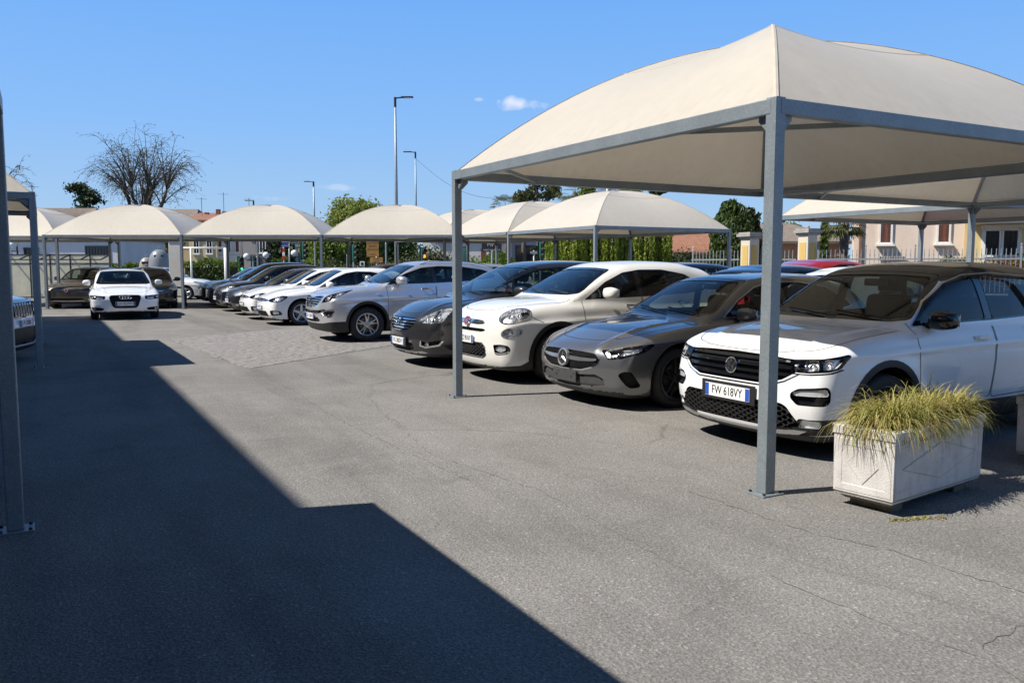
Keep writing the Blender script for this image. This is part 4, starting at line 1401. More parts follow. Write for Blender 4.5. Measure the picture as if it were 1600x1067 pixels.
# ---- compact white crossover with a black roof, nearest
def spec_troc():
    c = car_base(4.234, 1.819, 1.573, .835, 2.59, .335, .845, 1.12, 1.035, 1.80, 1.475, 1.01, flare=.022, cz=.84, crown=.042, k_sh=.075, k_nose=.085, sweep=.20, spow=3.0, cs=.02, rim=.235, spokes=('wide', 5))
    c['paint'] = PT['white']
    c['nose'] = [(.06, .26), (.14, .13), (.21, .05), (.30, .02), (.44, .0), (.56, .005), (.68, .03), (.80, .055), (.87, .11), (1.2, .5)]
    c['sill'] = [(-.1, .15), (.25, .14), (1.3, .165), (3.6, .18), (4.3, .30)]
    c['alloy'] = 'alloydark'
    dlo = [(1.27, 1.03), (2.3, 1.05), (3.25, 1.08), (3.72, 1.14), (3.78, 1.19), (3.45, 1.35), (3.05, 1.43), (2.5, 1.462), (2.10, 1.445), (1.80, 1.375), (1.50, 1.225)]
    fd = [(1.23, .40), (2.24, .38), (2.30, 1.0), (2.27, 1.49), (2.05, 1.468), (1.80, 1.405), (1.49, 1.25), (1.24, 1.05)]
    rd = [(2.255, .38), (2.95, .40), (3.13, .55), (3.28, .80), (3.38, 1.05), (3.3, 1.39), (2.9, 1.465), (2.285, 1.49), (2.315, 1.0)]
    f = []
    f += glazing(c, dlo, [((2.29, 1.0), (2.25, 1.5), .10), ((3.33, 1.0), (3.12, 1.5), .05)], fd=fd, rd=rd, chrome='satin', ywb=.74, ywt=.60)
    roof = feat('roof', 'S', [(1.18, 1.045), (1.40, 1.17), (1.55, 1.262), (1.80, 1.40), (2.10, 1.467), (2.5, 1.482), (3.05, 1.452), (3.6, 1.34), (4.0, 1.15), (4.4, 1.2), (4.4, 1.7), (1.1, 1.7)], MATS['glossblack'], center=True)
    rooft = feat('roof', 'T', [(1.60, -.03), (1.60, .9), (4.15, .9), (4.15, -.03)], MATS['glossblack'], center=True)
    k = next(i for i, q in enumerate(f) if q['name'] == 'windscreen_frame')
    f[k:k] = [dict(rooft, zmin=1.40), roof]
    f += arch_clad(c, .055, MATS['plastic'])
    f.append(feat('sill_cladding', 'S', [(-.1, .10), (4.4, .10), (4.4, .34), (3.6, .36), (1.1, .36), (.65, .36), (-.1, .30)], MATS['plastic'], depth=.005, xr=(.9, 4.4)))
    gr = [(-.03, .59), (.38, .59), (.53, .635), (.63, .70), (.645, .795), (.3, .812), (-.03, .818)]
    f.append(feat('upper_grille', 'F', gr, MATS['gap'], r=.012, center=True, depth=-.03, nolining=True))
    f += slats(gr, .60, .812, 4, .028, mat='glossblack', depth=-.006)
    f.append(feat('chrome_strip', 'F', [(-.03, .580), (.385, .580), (.545, .628), (.66, .695), (.66, .685), (.55, .617), (.39, .568), (-.03, .568)], MATS['chrome'], center=True, depth=.002, nolining=True))
    hl = [(.475, .700), (.60, .698), (.76, .715), (.84, .738), (.925, .835), (.90, .847), (.70, .812), (.475, .795)]
    f.append(feat('headlight', 'Q', hl, MATS['lampdark'], r=.015, depth=-.05, cover=True, nolining=True))
    f.append(feat('headlight_bezel', 'Q', [(.47, .684), (.62, .682), (.78, .70), (.87, .728), (.85, .737), (.76, .71), (.60, .692), (.47, .694)], MATS['glossblack'], depth=-.004, nolining=True))
    f.append(feat('reflector', 'Q', [(.585, .712), (.68, .72), (.68, .80), (.585, .79)], MATS['lampchrome'], r=.012, depth=-.035, under='headlight', nolining=True))
    f.append(feat('reflector', 'Q', [(.71, .725), (.81, .745), (.87, .815), (.71, .803)], MATS['lampchrome'], r=.012, depth=-.035, under='headlight', nolining=True))
    f.append(feat('daylight_pocket', 'Q', [(.475, .50), (.525, .448), (.735, .45), (.77, .48), (.77, .57), (.745, .602), (.53, .578), (.475, .54)], MATS['glossblack'], r=.02, depth=-.03, nolining=True, key='drl'))
    f.append(feat('daylight_lamp', 'Q', [(.492, .522), (.75, .528), (.755, .562), (.735, .584), (.54, .566), (.495, .544)], MATS['lampchrome'], r=.008, depth=-.012, under='drl', nolining=True))
    lg = [(-.03, .245), (.50, .245), (.61, .265), (.68, .29), (.58, .43), (.53, .452), (-.03, .452)]
    f.append(feat('lower_fascia', 'Q', [(.36, .205), (.6, .21), (.95, .22), (1.02, .345), (.82, .345), (.60, .34), (.54, .345), (.5, .27), (.36, .25)], MATS['plastic'], r=.02, depth=-.002, nolining=True))
    f.append(feat('lower_grille', 'F', lg, MATS['gap'], r=.02, center=True, depth=-.03, nolining=True))
    f.append(feat('fog_light', 'Q', [(.545, .272), (.70, .275), (.715, .325), (.56, .335)], MATS['lampchrome'], r=.012, depth=-.02, cover=True, nolining=True))
    f.append(feat('bumper_lip', 'F', [(-.03, .185), (.45, .192), (.66, .215), (.72, .245), (.62, .245), (.45, .225), (-.03, .217)], MATS['satin'], center=True, depth=.006, nolining=True))
    f.append(feat('lower_bumper', 'F', [(-.03, .05), (.9, .05), (.9, .2), (.70, .212), (.45, .186), (-.03, .18)], MATS['plastic'], center=True, depth=.002, nolining=True))
    f += tails(c, .82, .98, .55)
    c['feats'] = f
    c['gaps'] = shut_lines(c, fd, rd, [(.125, 0), (.14, .3), (.20, .55), (.31, .70), (.52, .775), (.9, .79), (1.12, .76)])
    c['mirror'] = (1.44, .86, 1.08, 1.0); c['mirror_mat'] = MATS['glossblack']
    c['handles'] = [(2.10, .91), (3.12, .95)]
    c['extras'] = [put_hex(inset_poly(lg, .022), .048, .016), put_badge('vw', .700, .068), put_plate('FW 618VY', .475), put_lens([(.632, .755, .028), (.765, .768, .028)])]
    return c
# body forms only at first; the panels follow
def form_merc():
    return car_base(4.419, 1.796, 1.44, .90, 2.729, .325, .70, 1.28, .945, 2.10, 1.375, .92, flare=.018, cz=.74, cs=.02, crown=.07, sweep=.24, spow=2.5, k_nose=.08, k_sh=.08, hr=.016, hry=.50, crease=.016)
def form_500x():
    return car_base(4.25, 1.80, 1.60, .90, 2.57, .345, .97, 1.10, 1.11, 1.85, 1.50, 1.05, flare=.02, cz=.80, crown=.09, sweep=.22, spow=2.6, k_nose=.12, k_sh=.11, crease=.016)
def form_meriva():
    return car_base(4.288, 1.812, 1.615, .90, 2.644, .32, .84, 1.02, 1.05, 1.98, 1.53, 1.0, flare=.012, cz=.78, crown=.09, sweep=.26, spow=2.4, k_nose=.11, k_sh=.11, crease=.016)
def form_kia():
    return car_base(4.44, 1.855, 1.635, .90, 2.64, .355, .98, 1.22, 1.14, 1.98, 1.545, 1.09, flare=.022, cz=.86, crown=.07, sweep=.20, spow=2.6, k_nose=.09, k_sh=.09, crease=.018)
def form_golf():
    return car_base(4.258, 1.80, 1.475, .86, 2.63, .32, .76, 1.18, .97, 1.98, 1.405, .935, flare=.014, cz=.78, crown=.07, sweep=.20, spow=2.6, k_nose=.10)

def spec_merc():
    c = form_merc(); c['paint'] = PT['grey']
    c['nose'] = [(.06, .30), (.14, .14), (.20, .05), (.27, .015), (.36, .01), (.45, .0), (.55, .01), (.63, .04), (.70, .10), (1.0, .55)]
    c['sill'] = [(-.1, .13), (.25, .12), (1.4, .15), (3.8, .17), (4.5, .28)]
    c['spokes'] = ('split', 5); c['alloy'] = 'alloydark'; c['rim'] = .24
    dlo = [(1.62, .955), (2.5, .965), (3.4, .985), (3.78, 1.04), (3.68, 1.12), (3.35, 1.27), (2.9, 1.335), (2.45, 1.335), (2.15, 1.275), (1.85, 1.13)]
    fd = [(1.40, .32), (2.52, .30), (2.62, .9), (2.58, 1.36), (2.42, 1.352), (2.12, 1.285), (1.80, 1.13), (1.55, .98), (1.42, .90)]
    rd = [(2.535, .30), (3.22, .32), (3.38, .50), (3.52, .75), (3.62, .98), (3.5, 1.24), (3.1, 1.335), (2.595, 1.36), (2.635, .9)]
    f = glazing(c, dlo, [((2.60, .9), (2.54, 1.36), .09), ((3.52, .9), (3.30, 1.36), .05)], fd=fd, rd=rd, chrome='satin', ywb=.73, ywt=.56)
    gr = [(-.03, .405), (.30, .415), (.44, .450), (.535, .505), (.545, .545), (.48, .598), (.25, .607), (-.03, .610)]
    f.append(feat('grille', 'F', gr, MATS['gap'], r=.03, center=True, depth=-.035, nolining=True))
    f.append(feat('grille_surround', 'F', [(-.03, .392), (.31, .402), (.46, .440), (.552, .500), (.562, .545), (.548, .548), (.535, .507), (.44, .452), (.30, .416), (-.03, .406)], MATS['chrome'], center=True, depth=.003, nolining=True))
    f.append(feat('grille_bar', 'F', [(.085, .505), (.25, .502), (.46, .515), (.515, .525), (.515, .548), (.46, .545), (.25, .545), (.085, .548)], MATS['satin'], r=.008, depth=.002, nolining=True))
    f.append(feat('lower_mesh', 'F', [(-.03, .215), (.45, .235), (.62, .265), (.60, .34), (.50, .378), (.28, .36), (-.03, .355)], MATS['plasticgrey'], r=.02, center=True, depth=-.02, nolining=True))
    f.append(feat('headlight', 'Q', [(.468, .628), (.552, .545), (.70, .562), (.94, .632), (1.02, .695), (.998, .712), (.80, .690), (.60, .650), (.48, .642)], MATS['lampdark'], r=.012, depth=-.05, cover=True, nolining=True))
    f.append(feat('daylight_lamp', 'Q', [(.50, .618), (.565, .560), (.60, .566), (.548, .630), (.70, .668), (.70, .678), (.51, .637)], MATS['lampchrome'], depth=-.015, under='headlight', nolining=True))
    f.append(feat('reflector', 'Q', [(.66, .580), (.88, .632), (.93, .668), (.70, .645)], MATS['lampchrome'], r=.015, depth=-.03, under='headlight', nolining=True))
    f.append(feat('side_intake', 'Q', [(.655, .395), (.72, .432), (.80, .425), (.885, .275), (.86, .252), (.775, .248), (.70, .33)], MATS['gap'], r=.03, depth=-.04, nolining=True))
    f += tails(c, .78, .92, .5)
    c['feats'] = f
    c['gaps'] = shut_lines(c, fd, rd, [(.20, 0), (.23, .3), (.30, .48), (.42, .62), (.7, .72), (1.25, .75)])
    c['mirror'] = (1.80, .85, .985, .95); c['mirror_mat'] = PT['grey']; c['handles'] = [(2.38, .82), (3.40, .85)]; c['handle_mat'] = PT['grey']
    def holder(c, root, hit, made, pm):
        r, n = hit((-2, 0, .325), (1, 0, 0))
        e = empty('plate_holder', (r.x - .012, 0, .325), 0, root)
        b = MB(); b.box((0, 0, 0), (.014, .47, .125), 0, .005); b.box((.02, 0, 0), (.04, .40, .10)); b.build('holder_board', MATS['plasticgrey'], e)
        b = MB()
        for yy in (-.15, .15): b.box((-.008, yy, -.005), (.003, .018, .03), 0, .001)
        b.box((-.008, -.19, .03), (.003, .012, .014)); b.box((-.008, .12, .035), (.003, .012, .014)); b.build('holder_slots', MATS['gap'], e)
    c['extras'] = [put_hex([(.1, .425), (.30, .425), (.44, .46), (.50, .50), (.1, .50)], .018, .022), put_hex([(.1, .552), (.50, .552), (.46, .59), (.1, .60)], .018, .022),
                   put_badge('star', .526, .098, proud=.03), holder, put_lens([(.72, .612, .024), (.82, .636, .022)])]
    return c
def spec_500x():
    c = form_500x(); c['paint'] = PT['pearl']
    c['nose'] = [(.06, .26), (.16, .13), (.24, .05), (.34, .015), (.46, .0), (.62, .0), (.76, .012), (.86, .04), (.93, .09), (1.02, .20), (1.3, .6)]
    c['spokes'] = ('split', 5); c['rim'] = .235
    dlo = [(1.36, 1.075), (2.3, 1.10), (3.1, 1.13), (3.50, 1.17), (3.45, 1.27), (3.15, 1.41), (2.75, 1.475), (2.35, 1.475), (2.05, 1.435), (1.72, 1.305)]
    fd = [(1.30, .44), (2.26, .42), (2.30, 1.1), (2.27, 1.50), (2.05, 1.455), (1.70, 1.32), (1.42, 1.15), (1.31, 1.06)]
    rd = [(2.275, .42), (2.95, .44), (3.1, .60), (3.25, .85), (3.36, 1.13), (3.2, 1.41), (2.8, 1.49), (2.285, 1.50), (2.315, 1.1)]
    f = glazing(c, dlo, [((1.70, 1.0), (1.66, 1.5), .025), ((2.30, 1.0), (2.27, 1.5), .09)], fd=fd, rd=rd, ywb=.72, ywt=.58)
    f += arch_clad(c, .06, MATS['plastic'])
    f.append(feat('sill_cladding', 'S', [(-.1, .10), (4.4, .10), (4.4, .40), (3.6, .38), (1.1, .37), (.75, .36), (.5, .33), (.3, .22)], MATS['plastic'], depth=.005, xr=(.30, 4.4)))
    f.append(feat('grille_slot', 'F', [(-.03, .668), (.36, .668), (.44, .685), (.44, .700), (.40, .712), (-.03, .715)], MATS['gap'], r=.012, center=True, depth=-.03, nolining=True))
    f.append(feat('chrome_bar', 'F', [(.06, .775), (.25, .772), (.39, .782), (.42, .798), (.39, .815), (.25, .822), (.06, .825)], MATS['chrome'], r=.012, depth=.014, nolining=True))
    lg = [(-.03, .34), (.36, .34), (.425, .37), (.43, .47), (.37, .515), (-.03, .515)]
    f.append(feat('lower_grille', 'F', lg, MATS['gap'], r=.03, center=True, depth=-.03, nolining=True))
    f.append(feat('grille_surround', 'F', [(-.03, .325), (.37, .325), (.445, .362), (.45, .475), (.38, .53), (-.03, .53), (-.03, .518), (.372, .518), (.433, .471), (.428, .368), (.362, .337), (-.03, .337)], MATS['plastic'], center=True, depth=.004, nolining=True))
    def ell(cu, cz, a, b, rot, n=26): 
        return [(cu + a * math.cos(t) * math.cos(rot) - b * math.sin(t) * math.sin(rot), cz + a * math.cos(t) * math.sin(rot) + b * math.sin(t) * math.cos(rot)) for t in [2 * math.pi * k / n for k in range(n)]]
    f.append(feat('lamp_ring', 'Q', ell(.752, .882, .205, .092, .20), MATS['chrome'], depth=.004, nolining=True))
    f.append(feat('headlight', 'Q', ell(.752, .882, .190, .080, .20), MATS['lampchrome'], depth=-.05, cover=True, nolining=True))
    f.append(feat('amber_reflector', 'Q', [(.86, .88), (.93, .90), (.92, .94), (.84, .93)], MATS['lampdark'], r=.012, depth=-.02, under='headlight', nolining=True))
    f.append(feat('lamp_ring', 'Q', ell(.732, .672, .138, .070, .16), MATS['satin'], depth=.003, nolining=True))
    f.append(feat('lower_lamp', 'Q', ell(.732, .672, .125, .060, .16), MATS['lampchrome'], depth=-.04, cover=True, nolining=True))
    f.append(feat('fog_pocket', 'Q', [(.475, .50), (.50, .39), (.55, .382), (.68, .40), (.735, .455), (.70, .51), (.60, .525), (.48, .515)], MATS['glossblack'], r=.03, depth=-.025, nolining=True, key='fogp'))
    f.append(feat('fog_light', 'Q', ell(.590, .468, .075, .040, .05), MATS['lampchrome'], depth=-.012, under='fogp', cover=True, nolining=True))
    f.append(feat('fog_trim', 'Q', [(.50, .405), (.55, .395), (.68, .410), (.71, .44), (.69, .438), (.66, .424), (.55, .41), (.505, .418)], MATS['chrome'], depth=.002, under='fogp', nolining=True))
    f.append(feat('lower_bumper', 'F', [(-.03, .05), (.9, .05), (.9, .26), (.70, .235), (.5, .21), (-.03, .20)], MATS['plastic'], center=True, depth=.003, nolining=True))
    f += tails(c, .80, 1.0, .5)
    c['feats'] = f
    c['gaps'] = shut_lines(c, fd, rd, [(.13, 0), (.15, .3), (.24, .5), (.55, .66), (.9, .72), (1.16, .735)])
    c['gaps'].append(dict(proj='Q', pts=[(.93, .90), (1.0, .85), (1.10, .80)], w=.006))
    c['mirror'] = (1.66, .88, 1.165, .95); c['handles'] = [(2.12, .99), (3.05, 1.02)]; c['handle_mat'] = MATS['chrome']
    c['extras'] = [put_hex(inset_poly(lg, .02), .05, .016), put_badge('disc', .80, .062, proud=.03), put_plate('EZ 901NY', .565, w=.40, hh=.11, frame=False), put_lens([(.72, .885, .05), (.83, .90, .03)]), put_lens([(.71, .675, .035)], 'lower_lamp'), ]
    return c
def spec_meriva():
    c = form_meriva(); c['paint'] = PT['brown']
    c['nose'] = [(.06, .26), (.16, .12), (.24, .04), (.34, .01), (.44, .0), (.56, .0), (.68, .02), (.78, .07), (.86, .16), (1.2, .6)]
    c['bow'] = .22
    dlo = [(1.16, 1.085), (1.45, 1.10), (2.4, 1.06), (3.2, 1.09), (3.72, 1.16), (3.70, 1.24), (3.4, 1.41), (3.0, 1.49), (2.5, 1.51), (2.1, 1.475), (1.75, 1.375), (1.42, 1.23)]
    fd = [(1.36, .38), (2.44, .36), (2.50, 1.0), (2.46, 1.54), (2.1, 1.49), (1.72, 1.385), (1.44, 1.20), (1.37, 1.0)]
    rd = [(2.455, .36), (3.15, .38), (3.3, .55), (3.45, .85), (3.55, 1.1), (3.3, 1.45), (2.9, 1.52), (2.475, 1.54), (2.515, 1.0)]
    f = glazing(c, dlo, [((1.60, 1.0), (1.66, 1.5), .03), ((2.49, 1.0), (2.45, 1.55), .09), ((3.45, 1.0), (3.3, 1.55), .06)], fd=fd, rd=rd, ywb=.75, ywt=.60)
    gr = [(-.03, .525), (.20, .54), (.36, .585), (.47, .66), (.49, .73), (.42, .748), (-.03, .755)]
    f.append(feat('grille', 'F', gr, MATS['gap'], r=.03, center=True, depth=-.03, nolining=True))
    f += slats(gr, .53, .75, 5, .022, mat='chrome', depth=-.002)
    f.append(feat('headlight', 'Q', [(.45, .688), (.56, .678), (.75, .682), (.86, .70), (.95, .82), (.985, .895), (.94, .905), (.79, .878), (.60, .80), (.50, .735)], MATS['lampchrome'], r=.03, depth=-.05, cover=True, nolining=True))
    f.append(feat('lamp_divider', 'Q', [(.70, .70), (.73, .70), (.79, .86), (.75, .85)], MATS['lampdark'], depth=-.02, under='headlight', nolining=True))
    f.append(feat('fog_pocket', 'Q', [(.47, .34), (.60, .315), (.80, .35), (.86, .42), (.80, .43), (.62, .40), (.50, .42)], MATS['gap'], r=.03, depth=-.03, nolining=True, key='fogp'))
    f.append(feat('fog_trim', 'Q', [(.48, .335), (.60, .31), (.82, .35), (.87, .42), (.845, .418), (.80, .37), (.60, .335), (.52, .352), (.52, .42), (.50, .42)], MATS['chrome'], depth=.004, nolining=True))
    f.append(feat('fog_light', 'Q', circ(.62, .37, .035, 16), MATS['lampchrome'], depth=-.015, cover=True, nolining=True))
    f.append(feat('lower_grille', 'F', [(-.03, .255), (.38, .26), (.45, .30), (.42, .37), (-.03, .375)], MATS['gap'], r=.02, center=True, depth=-.025, nolining=True))
    f.append(feat('bumper_strip', 'F', [(-.03, .385), (.42, .39), (.42, .402), (-.03, .398)], MATS['chrome'], center=True, depth=.003, nolining=True))
    f.append(feat('bumper_lip', 'F', [(-.03, .20), (.5, .205), (.7, .24), (.6, .26), (.45, .245), (-.03, .24)], MATS['satin'], center=True, depth=.005, nolining=True))
    f.append(feat('lower_bumper', 'F', [(-.03, .05), (.9, .05), (.9, .22), (.70, .22), (.5, .20), (-.03, .195)], MATS['plastic'], center=True, depth=.002, nolining=True))
    f += tails(c, .80, 1.05, .55)
    c['feats'] = f
    c['gaps'] = shut_lines(c, fd, rd, [(.12, 0), (.15, .3), (.25, .52), (.5, .66), (.9, .74), (1.08, .72)])
    c['mirror'] = (1.62, .90, 1.13, 1.05); c['handles'] = [(2.28, .95), (3.2, .98)]
    c['extras'] = [put_badge('bolt', .70, .062, proud=.03), put_plate('FG 380DV', .385, frame=True), put_lens([(.60, .735, .04), (.80, .775, .038)])]
    return c
def spec_kia():
    c = form_kia(); c['paint'] = PT['silver']
    c['nose'] = [(.06, .28), (.18, .14), (.28, .06), (.40, .02), (.52, .0), (.66, .0), (.80, .015), (.90, .05), (.99, .12), (1.3, .6)]
    c['sill'] = [(-.1, .24), (.3, .20), (1.4, .20), (3.8, .22), (4.5, .34)]
    c['spokes'] = ('split', 5); c['rim'] = .225; c['steer'] = R(-4)
    dlo = [(1.36, 1.145), (2.4, 1.165), (3.2, 1.20), (3.85, 1.27), (3.9, 1.33), (3.6, 1.44), (3.1, 1.505), (2.55, 1.52), (2.15, 1.485), (1.80, 1.375), (1.55, 1.265)]
    fd = [(1.33, .43), (2.38, .41), (2.42, 1.1), (2.38, 1.55), (2.12, 1.50), (1.78, 1.39), (1.50, 1.255), (1.34, 1.12)]
    rd = [(2.395, .41), (3.05, .43), (3.2, .60), (3.35, .90), (3.45, 1.2), (3.3, 1.48), (2.9, 1.535), (2.395, 1.55), (2.435, 1.1)]
    f = glazing(c, dlo, [((1.66, 1.1), (1.74, 1.5), .022), ((2.42, 1.1), (2.38, 1.55), .09), ((3.45, 1.1), (3.3, 1.55), .06)], fd=fd, rd=rd, ywb=.75, ywt=.60)
    f += arch_clad(c, .055, MATS['plastic'])
    f.append(feat('sill_cladding', 'S', [(-.1, .10), (4.5, .10), (4.5, .45), (3.7, .42), (1.3, .415), (.9, .42), (.45, .42), (.30, .36)], MATS['plastic'], depth=.005, xr=(.28, 4.5)))
    gr = [(-.03, .705), (.30, .715), (.42, .76), (.52, .86), (.535, .905), (.40, .915), (.2, .905), (.10, .885), (-.03, .880)]
    f.append(feat('grille_surround', 'F', inset_poly(gr, -.018), MATS['chrome'], r=.03, center=True, depth=.002, nolining=True))
    f.append(feat('grille', 'F', gr, MATS['gap'], r=.02, center=True, depth=-.03, nolining=True))
    f += slats(gr, .715, .90, 4, .018, mat='satin', depth=-.008)
    f.append(feat('headlight', 'Q', [(.445, .79), (.56, .805), (.70, .84), (.86, .93), (1.0, 1.035), (.985, 1.052), (.78, 1.005), (.60, .945), (.50, .90)], MATS['lampdark'], r=.015, depth=-.05, cover=True, nolining=True))
    f.append(feat('reflector', 'Q', [(.55, .835), (.66, .855), (.70, .945), (.58, .925)], MATS['lampchrome'], r=.02, depth=-.03, under='headlight', nolining=True))
    f.append(feat('reflector', 'Q', [(.72, .88), (.86, .95), (.92, 1.01), (.76, .985)], MATS['lampchrome'], r=.02, depth=-.03, under='headlight', nolining=True))
    f.append(feat('bumper_slot', 'F', [(-.03, .565), (.45, .575), (.62, .62), (.70, .655), (.68, .668), (.45, .64), (-.03, .625)], MATS['plastic'], r=.015, center=True, depth=-.02, nolining=True))
    f.append(feat('fog_pocket', 'Q', [(.42, .60), (.50, .535), (.64, .495), (.73, .505), (.845, .675), (.80, .682), (.60, .655), (.44, .635)], MATS['satin'], r=.02, depth=-.01, nolining=True, key='fogp'))
    f.append(feat('fog_light', 'Q', [(.52, .57), (.62, .525), (.71, .53), (.79, .64), (.62, .63), (.53, .61)], MATS['lampdark'], r=.02, depth=-.035, under='fogp', cover=True, nolining=True))
    f.append(feat('lower_grille', 'F', [(-.03, .40), (.40, .41), (.50, .44), (.40, .50), (-.03, .51)], MATS['gap'], r=.02, center=True, depth=-.02, nolining=True))
    f.append(feat('lower_bumper', 'F', [(-.03, .05), (.95, .05), (.95, .43), (.80, .415), (.55, .38), (-.03, .375)], MATS['plastic'], center=True, depth=.003, nolining=True))
    f += tails(c, .90, 1.12, .5)
    c['feats'] = f
    c['gaps'] = shut_lines(c, fd, rd, [(.13, 0), (.16, .35), (.30, .55), (.7, .70), (1.0, .75), (1.28, .74)])
    c['mirror'] = (1.60, .90, 1.225, 1.1); c['handles'] = [(2.20, 1.055), (3.15, 1.09)]; c['handle_mat'] = MATS['satin']
    c['rails'] = (2.15, 4.0, .60)
    c['rail_mat'] = MATS['satin']
    def rep(c, root, hit, made, pm):
        for sg in (-1, 1):
            p, n = hit((1.16, 3, .955), (0, -1, 0)); b = MB(); b.box((1.16, sg * (p.y + .002), .955), (.10, .014, .024), 0, .006); b.build('side_repeater', MATS['lampchrome'], root, True)
    c['extras'] = [put_badge('oval', .80, .045, proud=.022), put_plate('ED 512KW', .515, frame=False), rep, put_lens([(.625, .89, .04), (.80, .95, .03)])]
    return c
def spec_golf(second=False):
    c = form_golf(); c['paint'] = PT['white']
    c['spokes'] = ('wide' if not second else 'twin', 5); c['rim'] = .225
    c['nose'] = [(.06, .26), (.14, .12), (.22, .04), (.32, .01), (.44, .0), (.56, .005), (.66, .03), (.74, .075), (.80, .14), (1.1, .6)]
    c['sill'] = [(-.1, .14), (.25, .13), (1.4, .155), (3.7, .17), (4.4, .28)]
    dlo = [(1.36, .975), (2.3, .985), (3.1, 1.005), (3.5, 1.03), (3.48, 1.10), (3.2, 1.29), (2.8, 1.365), (2.4, 1.375), (2.1, 1.33), (1.75, 1.19)]
    fd = [(1.28, .34), (2.34, .32), (2.38, .95), (2.35, 1.40), (2.08, 1.345), (1.70, 1.19), (1.40, 1.02), (1.29, .95)]
    rd = [(2.355, .32), (3.0, .34), (3.15, .50), (3.3, .75), (3.4, 1.0), (3.2, 1.32), (2.9, 1.385), (2.365, 1.40), (2.395, .95)]
    f = glazing(c, dlo, [((1.72, .9), (1.80, 1.4), .022), ((2.37, .9), (2.34, 1.4), .08)], fd=fd, rd=rd, ywb=.72, ywt=.57)
    f.append(feat('grille', 'F', [(-.03, .605), (.40, .612), (.56, .628), (.56, .665), (.30, .690), (-.03, .695)], MATS['glossblack'], r=.01, center=True, depth=-.015, nolining=True))
    f.append(feat('grille_strip', 'F', [(-.03, .632), (.40, .632), (.56, .645), (.56, .653), (.40, .642), (-.03, .642)], MATS['chrome'], center=True, depth=.002, nolining=True))
    f.append(feat('headlight', 'Q', [(.45, .635), (.56, .605), (.74, .590), (.86, .62), (.97, .70), (.99, .745), (.95, .765), (.85, .768), (.65, .72), (.50, .675)], MATS['lampdark'], r=.015, depth=-.05, cover=True, nolining=True))
    f.append(feat('reflector', 'Q', [(.60, .618), (.74, .610), (.85, .64), (.92, .72), (.84, .745), (.66, .70)], MATS['lampchrome'], r=.02, depth=-.03, under='headlight', nolining=True))
    f.append(feat('lower_grille', 'F', [(-.03, .235), (.50, .235), (.60, .255), (.48, .375), (-.03, .38)], MATS['gap'], r=.015, center=True, depth=-.03, nolining=True))
    f += slats([(-.03, .235), (.50, .235), (.60, .255), (.48, .375), (-.03, .38)], .24, .375, 3, .018, mat='plasticgrey', depth=-.01)
    f.append(feat('fog_pocket', 'Q', [(.56, .30), (.62, .26), (.84, .265), (.86, .31), (.82, .38), (.64, .40), (.54, .385)], MATS['glossblack'], r=.015, depth=-.025, nolining=True, key='fogp'))
    f.append(feat('fog_light', 'Q', [(.64, .30), (.80, .305), (.79, .36), (.65, .375)], MATS['lampchrome'], r=.015, depth=-.01, under='fogp', nolining=True))
    f.append(feat('fog_trim', 'Q', [(.45, .245), (.62, .252), (.85, .268), (.85, .278), (.62, .268), (.56, .30), (.545, .30), (.58, .262), (.45, .256)], MATS['chrome'], depth=.003, nolining=True))
    f += tails(c, .78, .93, .5)
    c['feats'] = f
    c['gaps'] = shut_lines(c, fd, rd, [(.12, 0), (.15, .35), (.28, .55), (.55, .70), (.9, .745), (1.2, .73)])
    c['mirror'] = (1.58, .87, 1.03, 1.0); c['handles'] = [(2.18, .86), (3.1, .89)]
    c['extras'] = [put_badge('vw', .652, .058, proud=.016), put_plate('FP 207GT' if not second else 'FR 415TC', .475, frame=False), put_lens([(.70, .655, .032), (.82, .685, .028)])]
    return c
